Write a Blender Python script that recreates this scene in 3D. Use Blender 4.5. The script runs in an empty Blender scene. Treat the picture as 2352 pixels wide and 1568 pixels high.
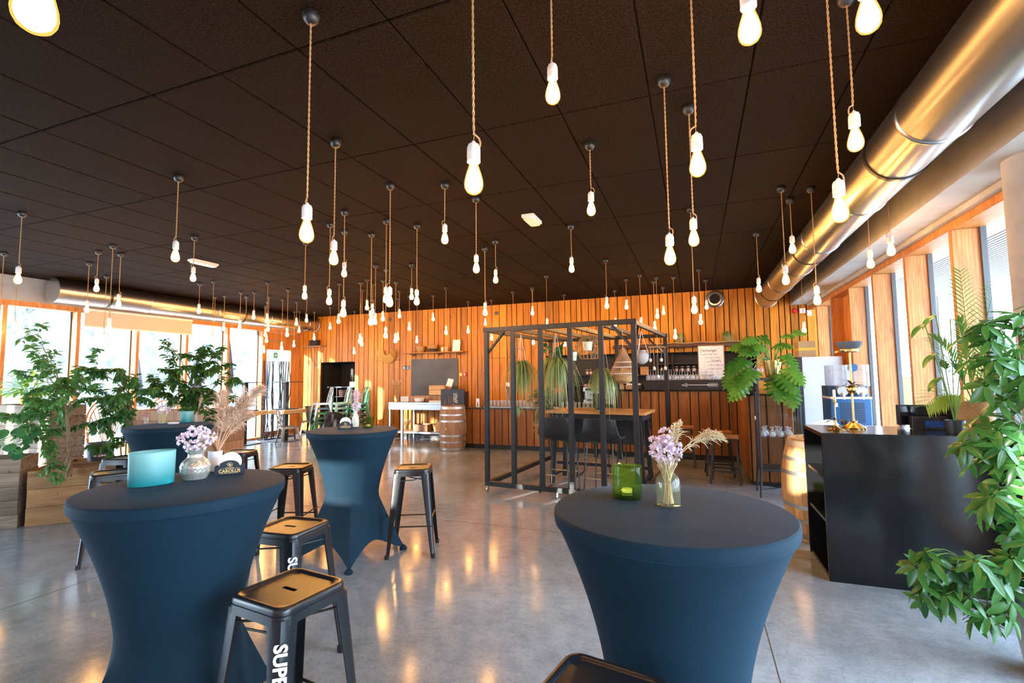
import bpy, bmesh, math, random
from mathutils import Vector, Matrix, Euler
random.seed(7)
S = bpy.context.scene
COL = S.collection
PI = math.pi

# ------------------------------------------------------------------ camera, world, sun, exposure
cam_d = bpy.data.cameras.new('camera'); cam = bpy.data.objects.new('camera', cam_d); COL.objects.link(cam)
cam_d.sensor_width = 36.0; cam_d.lens = 36.0*1115/2352; cam_d.clip_start = 0.02; cam_d.clip_end = 300
_y, _p, _r = math.radians(20.66), math.radians(4.19), math.radians(-0.628)
_f = Vector((-math.sin(_y)*math.cos(_p), math.cos(_y)*math.cos(_p), math.sin(_p)))
_rt = Vector((math.cos(_y), math.sin(_y), 0)); _u = _rt.cross(_f)
_r2 = _rt*math.cos(_r)+_u*math.sin(_r); _u2 = -_rt*math.sin(_r)+_u*math.cos(_r)
_m = Matrix((_r2, _u2, -_f)).transposed().to_4x4(); _m.translation = Vector((0, 0, 1.58))
cam.matrix_world = _m
S.camera = cam

S.view_settings.view_transform = 'Standard'; S.view_settings.look = 'None'
S.view_settings.gamma = 1.0; S.view_settings.use_curve_mapping = False
S.view_settings.exposure = 0.0

SKY = 22.0          # daylight from an evenly bright, slightly cool sky
BULB = 300.0        # filament glow of every pendant bulb
w = bpy.data.worlds.new('sky'); S.world = w; w.use_nodes = True
_bg = w.node_tree.nodes['Background']; _bg.inputs[0].default_value = (0.60, 0.80, 1.0, 1); _bg.inputs[1].default_value = SKY

sun_d = bpy.data.lights.new('sun', 'SUN'); sun_d.energy = 24.0; sun_d.angle = math.radians(0.6); sun_d.color = (1.0, 0.93, 0.82)
sun = bpy.data.objects.new('sun', sun_d); COL.objects.link(sun)
sun.rotation_euler = Vector((0.40, 1.0, -0.20)).to_track_quat('-Z', 'Y').to_euler()

XL, XR, YB, YF, H, ZB = -10.93, 1.87, 11.35, -2.6, 3.42, 3.0   # beam faces, back and front wall, ceiling, beam soffit
def portal(name, loc, rot, sx, sy):       # window openings guide the sky sampling; they give off no light of their own
    d = bpy.data.lights.new(name, 'AREA'); d.shape = 'RECTANGLE'; d.size = sx; d.size_y = sy; d.cycles.is_portal = True
    o = bpy.data.objects.new(name, d); COL.objects.link(o); o.location = loc; o.rotation_euler = rot
portal('portal_left', (-11.3, 4.3, 1.5), (0, -PI/2, 0), 3.0, 13.6)
portal('portal_right', (2.62, 4.3, 1.5), (0, PI/2, 0), 3.0, 13.6)
portal('portal_front', (-4.5, YF-0.2, 1.6), (PI/2, 0, 0), 13.0, 2.8)
cy = S.cycles
cy.max_bounces = 8; cy.diffuse_bounces = 4; cy.glossy_bounces = 4; cy.transmission_bounces = 8; cy.transparent_max_bounces = 16
cy.sample_clamp_indirect = 6.0; cy.caustics_reflective = False; cy.caustics_refractive = False
cy.use_denoising = True

# ------------------------------------------------------------------ helpers
class MB:
    def __init__(s): s.v = []; s.f = []
    def add(s, vs, fs):
        b = len(s.v); s.v += [tuple(v) for v in vs]; s.f += [tuple(i+b for i in f) for f in fs]; return s
    def box(s, x0, y0, z0, x1, y1, z1, M=None):
        vs = [Vector((x, y, z)) for z in (z0, z1) for x, y in ((x0, y0), (x1, y0), (x1, y1), (x0, y1))]
        if M is not None: vs = [M @ v for v in vs]
        return s.add(vs, [(3, 2, 1, 0), (4, 5, 6, 7), (0, 1, 5, 4), (1, 2, 6, 5), (2, 3, 7, 6), (3, 0, 4, 7)])
    def rbox(s, x0, y0, z0, x1, y1, z1, r=0.01, M=None, n=3):   # box with rounded vertical corners
        pts = []
        for cx, cyy, a0 in ((x1-r, y1-r, 0), (x0+r, y1-r, 90), (x0+r, y0+r, 180), (x1-r, y0+r, 270)):
            for k in range(n+1):
                a = math.radians(a0+90*k/n); pts.append((cx+r*math.cos(a), cyy+r*math.sin(a)))
        return s.prism(pts, z0, z1, M)
    def prism(s, pts, z0, z1, M=None):
        n = len(pts); vs = [Vector((x, y, z0)) for x, y in pts]+[Vector((x, y, z1)) for x, y in pts]
        if M is not None: vs = [M @ v for v in vs]
        return s.add(vs, [tuple(range(n-1, -1, -1)), tuple(range(n, 2*n))]+[(i, (i+1) % n, n+(i+1) % n, n+i) for i in range(n)])
    def tube(s, pts, r, n=8, caps=True, closed=False):
        pts = [Vector(p) for p in pts]; m = len(pts); rs = r if isinstance(r, (list, tuple)) else [r]*m
        vs = []; prev = None
        for i, p in enumerate(pts):
            if closed: t = pts[(i+1) % m]-pts[i-1]
            else: t = pts[min(i+1, m-1)]-pts[max(i-1, 0)]
            t = t.normalized() if t.length > 1e-9 else Vector((0, 0, 1))
            if prev is None: a = t.orthogonal().normalized()
            else:
                a = prev-t*prev.dot(t); a = a.normalized() if a.length > 1e-6 else t.orthogonal().normalized()
            prev = a; b = t.cross(a)
            vs += [p+(a*math.cos(2*PI*k/n)+b*math.sin(2*PI*k/n))*rs[i] for k in range(n)]
        fs = [(i*n+k, i*n+(k+1) % n, ((i+1) % m)*n+(k+1) % n, ((i+1) % m)*n+k) for i in range(m if closed else m-1) for k in range(n)]
        if caps and not closed: fs += [tuple(range(n-1, -1, -1)), tuple(range((m-1)*n, m*n))]
        return s.add(vs, fs)
    def lathe(s, prof, n=20, c=(0, 0, 0), M=None, cap=True):
        vs = []; m = len(prof)
        for r, z in prof: vs += [Vector((c[0]+r*math.cos(2*PI*k/n), c[1]+r*math.sin(2*PI*k/n), c[2]+z)) for k in range(n)]
        if M is not None: vs = [M @ v for v in vs]
        fs = [(i*n+k, i*n+(k+1) % n, (i+1)*n+(k+1) % n, (i+1)*n+k) for i in range(m-1) for k in range(n)]
        if cap:
            if prof[0][0] > 1e-4: fs.append(tuple(range(n-1, -1, -1)))
            if prof[-1][0] > 1e-4: fs.append(tuple(range((m-1)*n, m*n)))
        return s.add(vs, fs)
    def sphere(s, c, r, n=12, sc=(1, 1, 1)):
        prof = [(math.sin(PI*i/(n//2+1))*r, -math.cos(PI*i/(n//2+1))*r) for i in range(n//2+2)]
        prof[0] = (r*0.02, -r); prof[-1] = (r*0.02, r)
        M = Matrix.Translation(c) @ Matrix.Diagonal((sc[0], sc[1], sc[2], 1))
        return s.lathe(prof, n, (0, 0, 0), M)
    def grid(s, fn, nu, nv, wrap=False):
        vs = [fn(i/nu, j/nv) for j in range(nv+1) for i in range(nu if wrap else nu+1)]
        k = nu if wrap else nu+1
        return s.add(vs, [(j*k+i, j*k+(i+1) % k, (j+1)*k+(i+1) % k, (j+1)*k+i) for j in range(nv) for i in range(nu)])
    def mesh(s, name, mat=None, smooth=40):
        me = bpy.data.meshes.new(name); me.from_pydata(s.v, [], s.f); me.update()
        if smooth:
            me.polygons.foreach_set('use_smooth', [True]*len(me.polygons)); me.set_sharp_from_angle(angle=math.radians(smooth))
        if mat is not None: me.materials.append(mat)
        return me
    def build(s, name, mat, parent=None, smooth=40, loc=None, bevel=0):
        if bevel:
            bm = bmesh.new(); me = s.mesh(name, mat, 0); bm.from_mesh(me)
            bmesh.ops.bevel(bm, geom=[e for e in bm.edges if len(e.link_faces) == 2 and e.calc_face_angle(0) > 0.6], offset=bevel, segments=2, affect='EDGES')
            bm.to_mesh(me); bm.free()
            me.polygons.foreach_set('use_smooth', [True]*len(me.polygons)); me.set_sharp_from_angle(angle=math.radians(50))
        else: me = s.mesh(name, mat, smooth)
        return obj(name, me, parent, loc)
def obj(name, me, parent=None, loc=None, M=None):
    o = bpy.data.objects.new(name, me); COL.objects.link(o)
    if parent is not None: o.parent = parent
    if M is not None: o.matrix_local = M
    elif loc is not None: o.location = loc
    return o
def tag(o, label=None, cat=None, group=None, kind=None):
    if label: o['label'] = label
    if cat: o['category'] = cat
    if group: o['group'] = group
    if kind: o['kind'] = kind
    return o
def thing(name, loc, label, cat, rz=0, group=None):
    o = bpy.data.objects.new(name, None); COL.objects.link(o); o.location = loc; o.rotation_euler = (0, 0, math.radians(rz))
    o.empty_display_size = 0.1
    if 0.1 < loc[2] < 2.3: o.location.z += 0.0015      # rests on its support without sharing its surface
    return tag(o, label, cat, group)
def dup(o, parent=None, loc=None, rz=None, label=None, mats=None):
    c = o.copy(); COL.objects.link(c)
    if parent is not None: c.parent = parent
    if loc is not None: c.location = loc
    if rz is not None: c.rotation_euler = (0, 0, math.radians(rz))
    if label: c['label'] = label
    if mats and c.type == 'MESH':
        for sl in c.material_slots:
            if sl.material in mats:
                m2 = mats[sl.material]; sl.link = 'OBJECT'; sl.material = m2
    for ch in [x for x in o.children]: dup(ch, c, mats=mats)
    return c
def struct(o): o['kind'] = 'structure'; return o
def T(x, y, z): return Matrix.Translation((x, y, z))
def RZ(d): return Matrix.Rotation(math.radians(d), 4, 'Z')
def RX(d): return Matrix.Rotation(math.radians(d), 4, 'X')
def RY(d): return Matrix.Rotation(math.radians(d), 4, 'Y')
def text_mesh(body, size, depth=0.0008, bold=0.0, name='lettering', mat=None, align='CENTER', shear=0):
    cu = bpy.data.curves.new('t', 'FONT'); cu.body = body; cu.size = size; cu.extrude = depth; cu.offset = bold; cu.align_x = align; cu.align_y = 'CENTER'; cu.shear = shear
    cu.resolution_u = 3
    o = bpy.data.objects.new('t', cu); COL.objects.link(o)
    me = bpy.data.meshes.new_from_object(o.evaluated_get(bpy.context.evaluated_depsgraph_get())); me.name = name
    bpy.data.objects.remove(o); bpy.data.curves.remove(cu)
    me.materials.clear()
    if mat: me.materials.append(mat)
    return me

# ------------------------------------------------------------------ materials
def mat(name, col=(0.5, 0.5, 0.5), rough=0.5, metal=0.0, spec=0.5, **k):
    m = bpy.data.materials.new(name); m.use_nodes = True; b = m.node_tree.nodes['Principled BSDF']
    b.inputs['Base Color'].default_value = (*col, 1); b.inputs['Roughness'].default_value = rough; b.inputs['Metallic'].default_value = metal
    b.inputs['Specular IOR Level'].default_value = spec
    for kk, v in k.items(): b.inputs[kk].default_value = v
    return m
def N(m, t, **props):
    n = m.node_tree.nodes.new(t)
    for k, v in props.items(): setattr(n, k, v)
    return n
def L(m, a, b): m.node_tree.links.new(a, b)
def B(m): return m.node_tree.nodes['Principled BSDF']
def ramp(m, fac, stops):
    r = N(m, 'ShaderNodeValToRGB'); el = r.color_ramp.elements
    while len(el) < len(stops): el.new(0.5)
    for e, (p, c) in zip(el, stops): e.position = p; e.color = (*c, 1)
    L(m, fac, r.inputs[0]); return r.outputs[0]
def coords(m, scale=(1, 1, 1), kind='Object', rnd=False, rot=(0, 0, 0)):
    tc = N(m, 'ShaderNodeTexCoord'); mp = N(m, 'ShaderNodeMapping'); mp.inputs['Scale'].default_value = scale; mp.inputs['Rotation'].default_value = rot
    L(m, tc.outputs[kind], mp.inputs[0])
    if rnd:
        oi = N(m, 'ShaderNodeObjectInfo'); ml = N(m, 'ShaderNodeMath', operation='MULTIPLY'); ml.inputs[1].default_value = 37.0
        L(m, oi.outputs['Random'], ml.inputs[0]); cb = N(m, 'ShaderNodeCombineXYZ')
        for i in range(3): L(m, ml.outputs[0], cb.inputs[i])
        L(m, cb.outputs[0], mp.inputs['Location'])
    return mp.outputs[0]
def noise(m, vec, scale=5, detail=4, rough=0.55, dist=0.0):
    n = N(m, 'ShaderNodeTexNoise'); n.inputs['Scale'].default_value = scale; n.inputs['Detail'].default_value = detail
    n.inputs['Roughness'].default_value = rough; n.inputs['Distortion'].default_value = dist
    if vec is not None: L(m, vec, n.inputs['Vector'])
    return n.outputs['Fac']
def bump(m, h, strength=0.2, dist=0.01):
    b = N(m, 'ShaderNodeBump'); b.inputs['Strength'].default_value = strength; b.inputs['Distance'].default_value = dist
    L(m, h, b.inputs['Height']); L(m, b.outputs[0], B(m).inputs['Normal'])
def mix(m, a, b, fac, mode='MIX'):
    x = N(m, 'ShaderNodeMix', data_type='RGBA', blend_type=mode)
    for s, v in ((x.inputs[6], a), (x.inputs[7], b)):
        if isinstance(v, tuple): s.default_value = (*v, 1)
        else: L(m, v, s)
    if isinstance(fac, (int, float)): x.inputs[0].default_value = fac
    else: L(m, fac, x.inputs[0])
    return x.outputs[2]
def wood(name, dark, light, scale=(14, 14, 0.9), rough=0.5, var=0.35, knots=True, swirl=0.0, spec=0.35):
    m = mat(name, light, rough, 0, spec); v = coords(m, scale, rnd=True)
    g = noise(m, v, 1.6, 5, 0.6, 0.6+swirl)
    c = ramp(m, g, [(0.3, dark), (0.62, light)])
    if swirl:
        wv = N(m, 'ShaderNodeTexWave', wave_type='BANDS', bands_direction='X'); wv.inputs['Scale'].default_value = 1.1; wv.inputs['Distortion'].default_value = 9.0
        wv.inputs['Detail'].default_value = 2; wv.inputs['Detail Scale'].default_value = 0.7; L(m, v, wv.inputs['Vector'])
        c = mix(m, c, dark, ramp(m, wv.outputs['Fac'], [(0.55, (0, 0, 0)), (0.9, (0.55, 0.55, 0.55))]))
    oi = N(m, 'ShaderNodeObjectInfo')
    tone = ramp(m, oi.outputs['Random'], [(0.0, (1-var,)*3), (1.0, (1+var*0.35,)*3)])
    c = mix(m, c, tone, 1.0, 'MULTIPLY')
    if knots:
        kv = coords(m, (7, 7, 2.2), rnd=True); vo = N(m, 'ShaderNodeTexVoronoi'); vo.inputs['Scale'].default_value = 1.0; L(m, kv, vo.inputs['Vector'])
        kn = ramp(m, vo.outputs['Distance'], [(0.03, (1, 1, 1)), (0.09, (0, 0, 0))])
        c = mix(m, c, tuple(x*0.35 for x in dark), kn)
    L(m, c, B(m).inputs['Base Color']); bump(m, g, 0.15, 0.004); return m
def speckle(name, c0, c1, scale, rough=0.7, bmp=0.2, kind='Object', sc3=(1, 1, 1), lo=0.35, hi=0.65, detail=6, spec=0.4, metal=0):
    m = mat(name, c0, rough, metal, spec); v = coords(m, sc3, kind); n = noise(m, v, scale, detail, 0.65)
    L(m, ramp(m, n, [(lo, c0), (hi, c1)]), B(m).inputs['Base Color'])
    if bmp: bump(m, n, bmp, 0.005)
    return m
def emit(name, col, st):
    m = bpy.data.materials.new(name); m.use_nodes = True; nt = m.node_tree; nt.nodes.remove(nt.nodes['Principled BSDF'])
    e = nt.nodes.new('ShaderNodeEmission'); e.inputs[0].default_value = (*col, 1); e.inputs[1].default_value = st
    nt.links.new(e.outputs[0], nt.nodes['Material Output'].inputs[0]); return m
def clear_glass(name, tint=(1, 1, 1), gloss=0.06, rough=0.0, body=None, bodyfac=0.0):
    m = bpy.data.materials.new(name); m.use_nodes = True; nt = m.node_tree; nt.nodes.remove(nt.nodes['Principled BSDF']); out = nt.nodes['Material Output']
    t = nt.nodes.new('ShaderNodeBsdfTransparent'); t.inputs[0].default_value = (*tint, 1)
    g = nt.nodes.new('ShaderNodeBsdfGlossy'); g.inputs['Roughness'].default_value = rough
    fr = nt.nodes.new('ShaderNodeFresnel'); fr.inputs[0].default_value = 1.45
    base = t.outputs[0]
    if body is not None:
        d = nt.nodes.new('ShaderNodeBsdfDiffuse'); d.inputs[0].default_value = (*body, 1)
        mx0 = nt.nodes.new('ShaderNodeMixShader'); mx0.inputs[0].default_value = bodyfac
        nt.links.new(t.outputs[0], mx0.inputs[1]); nt.links.new(d.outputs[0], mx0.inputs[2]); base = mx0.outputs[0]
    ge = nt.nodes.new('ShaderNodeNewGeometry'); sb = nt.nodes.new('ShaderNodeMath'); sb.operation = 'SUBTRACT'; sb.inputs[0].default_value = 1.0
    ml = nt.nodes.new('ShaderNodeMath'); ml.operation = 'MULTIPLY'; nt.links.new(ge.outputs['Backfacing'], sb.inputs[1]); nt.links.new(sb.outputs[0], ml.inputs[0]); nt.links.new(fr.outputs[0], ml.inputs[1])
    mx = nt.nodes.new('ShaderNodeMixShader'); nt.links.new(ml.outputs[0], mx.inputs[0])
    nt.links.new(base, mx.inputs[1]); nt.links.new(g.outputs[0], mx.inputs[2]); nt.links.new(mx.outputs[0], out.inputs[0])
    return m

M_plank = wood('cladding_wood', (0.37, 0.118, 0.010), (0.68, 0.250, 0.018), var=0.36)
M_bar = wood('bar_cladding_wood', (0.20, 0.066, 0.014), (0.37, 0.132, 0.026), var=0.3)
M_post = wood('post_wood', (0.38, 0.13, 0.03), (0.62, 0.265, 0.075), scale=(9, 9, 0.9), var=0.25, knots=False, swirl=1.2)
M_black = mat('black_gap', (0.008, 0.007, 0.006), 0.8)
M_blackpaint = speckle('black_paint', (0.012, 0.012, 0.013), (0.022, 0.021, 0.022), 30, 0.45, 0.05)
M_conc = speckle('concrete', (0.30, 0.29, 0.275), (0.43, 0.42, 0.40), 2.2, 0.75, 0.12)
M_concdark = speckle('concrete_beam', (0.34, 0.325, 0.30), (0.47, 0.455, 0.43), 1.6, 0.7, 0.1)
M_ceil = speckle('wood_wool_board', (0.0054, 0.0028, 0.0015), (0.027, 0.0142, 0.0078), 85, 0.9, 0.5, lo=0.38, hi=0.68, detail=4, spec=0.06)
M_pane = clear_glass('window_glass', (0.97, 0.985, 1.0))
M_chrome = mat('bright_metal', (0.62, 0.62, 0.62), 0.28, 1.0)
M_white = mat('white_plastic', (0.82, 0.82, 0.80), 0.4)
M_dark = mat('dark_plastic', (0.015, 0.015, 0.017), 0.35)
M_gasket = mat('window_gasket', (0.05, 0.05, 0.055), 0.5)

# polished concrete floor: mottled, waxed, with a few saw-cut joints
M_floor = mat('polished_concrete', (0.2, 0.2, 0.2), 0.2, 0, 0.5)
v = coords(M_floor, (1, 1, 1)); n1 = noise(M_floor, v, 1.1, 6, 0.6); n2 = noise(M_floor, v, 9, 6, 0.7); n3 = noise(M_floor, v, 55, 4, 0.7)
c = ramp(M_floor, n1, [(0.3, (0.22, 0.255, 0.29)), (0.7, (0.39, 0.435, 0.48))])
c = mix(M_floor, c, ramp(M_floor, n2, [(0.3, (0.55, 0.55, 0.55)), (0.6, (1, 1, 1))]), 0.6, 'MULTIPLY')
c = mix(M_floor, c, ramp(M_floor, n3, [(0.35, (0.6, 0.6, 0.6)), (0.5, (1, 1, 1))]), 0.5, 'MULTIPLY')
L(M_floor, c, B(M_floor).inputs['Base Color'])
L(M_floor, ramp(M_floor, n2, [(0.3, (0.10,)*3), (0.7, (0.19,)*3)]), B(M_floor).inputs['Roughness'])
bump(M_floor, n2, 0.04, 0.003)

# ------------------------------------------------------------------ the room
m = MB(); m.box(-11.35, YF-0.3, -0.2, 2.65, YB+1.2, 0); struct(m.build('floor', M_floor, None, 0))
joint = mat('joint_filler', (0.045, 0.045, 0.045), 0.6)
fl = bpy.data.objects['floor']
for k, (a, b) in enumerate((((-11.1, 4.9), (2.2, 4.9)), ((-11.1, 0.1), (2.2, 0.1)), ((-4.6, -2.5), (-4.6, 10)), ((0.35, -2.5), (0.35, 9.7)), ((-9.4, -2.5), (-9.4, 11)))):
    m = MB(); d = (Vector(b)-Vector(a)).normalized()*0.003; nx = Vector((-d.y, d.x))
    m.prism([(a[0]+nx.x, a[1]+nx.y), (a[0]-nx.x, a[1]-nx.y), (b[0]-nx.x, b[1]-nx.y), (b[0]+nx.x, b[1]+nx.y)], -0.004, 0.0008); m.build('saw_cut_joint', joint, fl, 0)

# ceiling: dark wood-wool boards 60 x 120 cm under a slab
m = MB(); m.box(-11.6, YF-0.4, H+0.03, 2.9, YB+1.3, H+0.3); ceil = struct(m.build('ceiling', M_black, None, 0))
pm = MB(); g = 0.004; bz = 0.006
pm.add([(g, g, 0.025), (0.6-g, g, 0.025), (0.6-g, 1.2-g, 0.025), (g, 1.2-g, 0.025), (g, g, bz), (0.6-g, g, bz), (0.6-g, 1.2-g, bz), (g, 1.2-g, bz),
        (g+bz, g+bz, 0), (0.6-g-bz, g+bz, 0), (0.6-g-bz, 1.2-g-bz, 0), (g+bz, 1.2-g-bz, 0)],
       [(0, 1, 2, 3), (4, 5, 1, 0), (5, 6, 2, 1), (6, 7, 3, 2), (7, 4, 0, 3), (8, 9, 5, 4), (9, 10, 6, 5), (10, 11, 7, 6), (11, 8, 4, 7), (11, 10, 9, 8)])
pme = pm.mesh('panel', M_ceil, 0)
x0, y0 = -0.222-0.6*18, 2.005-1.2*4
for i in range(22):
    for j in range(12):
        x, y = x0+0.6*i, y0+1.2*j
        if x+0.3 < XL-0.2 or x > XR+0.02 or y+0.3 > YB+0.3: continue
        obj('panel', pme, ceil, (x, y, H))

# back wall: upright boards with dark open joints
def plank_run(xa, xb, z0, z1, face, parent, M, axis='x', t=0.024, gap=0.019, ws=(0.11, 0.145, 0.175, 0.20), zcut=None, rnd=random):
    x = xa
    while x < xb-0.02:
        wd = rnd.choice(ws)
        if xb-(x+wd) < 0.09: wd = xb-x
        for za, zb in ([(z0, z1)] if not zcut else [(z0, zcut-0.004), (zcut+0.004, z1)]):
            m = MB(); dz = rnd.uniform(-0.003, 0.003)
            if axis == 'x': m.box(-(wd-gap)/2, -t/2+dz, 0, (wd-gap)/2, t/2, zb-za); loc = (x+wd/2, face+t/2, za)
            else: m.box(-t/2+dz, -(wd-gap)/2, 0, t/2, (wd-gap)/2, zb-za); loc = (face+t/2, x+wd/2, za)
            m.build('plank', M, parent, 0, loc, )
        x += wd
m = MB()
for a in ((-11.4, -10.28, 0, H), (-10.28, -9.07, 2.06, H), (-9.07, -3.40, 0, H), (-3.40, 1.20, 2.08, H), (-3.40, 1.20, 0, 0.86), (1.20, 2.9, 0, H)): m.box(a[0], YB+0.03, a[2], a[1], YB+0.12, a[3])
wb = struct(m.build('wall_back', M_black, None, 0))
for a in ((-11.12, -10.28, 0.09, H, None), (-10.28, -9.07, 2.07, H, None), (-9.07, -8.41, 0.09, H, None), (-8.41, -7.57, 0.015, H, 2.07), (-7.57, -5.02, 0.09, H, None),
          (-5.02, -4.15, 0.015, H, 2.07), (-4.15, -3.40, 0.09, H, None), (-3.40, 1.20, 2.09, H, None), (1.20, XR, 0.09, H, None), (XR, 2.44, 0.09, ZB, None)):
    plank_run(a[0], a[1], a[2], a[3]-0.004, YB, wb, M_plank, zcut=a[4])
m = MB(); m.box(-11.1, YB-0.012, 0, -10.28, YB+0.03, 0.085); m.box(-9.07, YB-0.012, 0, -8.42, YB+0.03, 0.085); m.box(-7.56, YB-0.012, 0, -5.03, YB+0.03, 0.085)
struct(m.build('baseboard_back', M_dark, None, 0))
# niches: the serving hatch and the bottle recess behind the bar
M_niche = speckle('niche_black', (0.014, 0.012, 0.011), (0.022, 0.019, 0.016), 6, 0.55, 0)
m = MB()
for xa, xb, za, zb, d in ((-10.28, -9.07, 0, 2.06, 0.9), (-3.40, 1.20, 0.86, 2.08, 0.42)):
    m.box(xa-0.03, YB+0.1, za, xa, YB+d, zb); m.box(xb, YB+0.1, za, xb+0.03, YB+d, zb); m.box(xa-0.03, YB+d, za-0.02, xb+0.03, YB+d+0.03, zb+0.03); m.box(xa-0.03, YB+0.1, zb, xb+0.03, YB+d, zb+0.03)
    if za: m.box(xa-0.03, YB+0.1, za-0.03, xb+0.03, YB+d, za)
struct(m.build('wall_niche', M_niche, None, 0))

# side walls: concrete beams on round columns, timber header and posts, tall panes between
def side_wall(name, sgn, xb_, xpost, depth, posts, hz, skip=()):
    m = MB(); a, b = sorted((xb_, xb_+sgn*0.30)); m.box(a, YF, ZB, b, YB+(0.12 if sgn > 0 else 0.0), H+0.02)
    wl = struct(m.build(name, M_concdark, None, 0))
    m = MB(); a, b = sorted((xb_+sgn*0.30, xpost+sgn*(depth+0.35))); m.box(a, YF, hz+0.02, b, YB+0.1, H+0.02); m.build('upper_wall', M_conc, wl, 0)
    m = MB(); a, b = sorted((xpost, xpost+sgn*(depth+0.03))); m.box(a, YF, hz-0.05, b, YB, hz+0.075); m.build('header', M_post, wl, 0, bevel=0.004)
    m = MB(); m.box(a, YF, 0.0, b, YB, 0.05); m.build('sill', M_post, wl, 0)
    for y in posts:
        m = MB(); m.box(-depth/2, -0.03, 0, depth/2, 0.03, hz-0.052-0.05); m.build('post', M_post, wl, 0, (xpost+sgn*depth/2, y, 0.05), bevel=0.003)
    for y in posts:
        m = MB(); q = 0.02
        m.box(-0.022, 0.03, 0, 0.022, 0.055, hz-0.1); m.box(-0.022, -0.055, 0, 0.022, -0.03, hz-0.1); m.build('gasket', M_gasket, wl, 0, (xpost+sgn*(depth-0.02), y, 0.05))
    return wl
PL = [4.635-1.061*k for k in range(6, 0, -1)]+[4.635+1.061*k for k in range(6)]
PR = [5.53-1.06*k for k in range(7, 0, -1)]+[5.53+1.06*k for k in range(6)]
wall_l = side_wall('wall_left', -1, XL, -10.97, 0.2, PL, 2.96)
wall_r = side_wall('wall_right', 1, XR, 2.23, 0.24, PR, 2.93)
nw = 0
def panes(ps, xg, z1, skip):
    global nw
    for i in range(len(ps)-1):
        if i in skip: continue
        nw += 1; m = MB(); m.box(-0.006, ps[i]+0.05, 0.05, 0.006, ps[i+1]-0.05, z1); struct(m.build('window_%d' % nw, M_pane, None, 0, (xg, 0, 0)))
panes(PL, -11.15, 2.90, ())
panes(PR, 2.45, 2.87, (10,))
# exit door at the far end of the left wall
m = MB(); y0, y1 = 9.97, 11.33
m.box(-11.12, y0+0.03, 0.02, -11.06, y0+0.16, 2.9); m.box(-11.12, y1-0.34, 0.02, -11.06, y1, 2.9); m.box(-11.12, y0+0.16, 2.42, -11.06, y1-0.34, 2.9); m.box(-11.12, y0+0.16, 0.02, -11.06, y1-0.34, 0.16)
d1 = struct(m.build('door_1', M_post, None, 0))
m = MB(); m.box(-11.10, y0+0.16, 0.16, -11.085, y1-0.34, 2.42); m.build('pane', M_pane, d1, 0)
m = MB(); m.tube([(-11.04, y0+0.22, 2.66), (-11.0, y0+0.3, 2.66), (-11.0, y0+0.62, 2.66), (-11.04, y0+0.7, 2.66)], 0.012, 8); m.build('door_closer', M_chrome, d1)
m = MB(); m.tube([(-11.06, y1-0.40, 1.02), (-11.01, y1-0.40, 1.02), (-11.01, y1-0.52, 1.02)], 0.011, 8); m.build('door_handle', M_chrome, d1)
# timber door in the right wall
m = MB(); m.box(2.40, 8.76, 0.03, 2.45, 9.73, 2.87); d2 = struct(m.build('door_2', M_post, None, 0))
m = MB(); m.box(2.36, 8.80, 0.05, 2.40, 8.86, 2.8); m.build('door_stile', M_chrome, d2, 0)
# round column carrying the right beam, and its fellows behind the camera
for k, y in enumerate((4.14, -1.2)):
    m = MB(); m.lathe([(0.2, 0), (0.2, ZB)], 36, (2.19, y, 0)); struct(m.build('trim_%d' % (k+1), M_conc, None, 30))
# wall behind the camera: cladding, with unseen openings shaped to cast sun patches and add sky fill
m = MB(); ys0, ys1 = YF-0.25, YF
FW = [(-10.5, -6.2, 0.06, 2.85), (-5.9, -5.0, 1.72, 2.12), (-2.5, -2.0, 2.05, 2.5), (-0.95, -0.4, 2.05, 2.5)]; xs = -11.4
for a, b, c0, c1 in FW+[(2.75, 2.75, 0, 0)]:
    m.box(xs, ys0, 0, a, ys1, H+0.02)
    if b > a: m.box(a, ys0, c1, b, ys1, H+0.02); m.box(a, ys0, 0, b, ys1, c0)
    xs = b
wf = struct(m.build('wall_front', M_post, None, 0))
for a, b, c0, c1 in FW:
    nw += 1; m = MB(); m.box(a, YF-0.14, c0, b, YF-0.128, c1); struct(m.build('window_%d' % nw, M_pane, None, 0))  # glazing of the openings added for sun patches and fill
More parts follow.
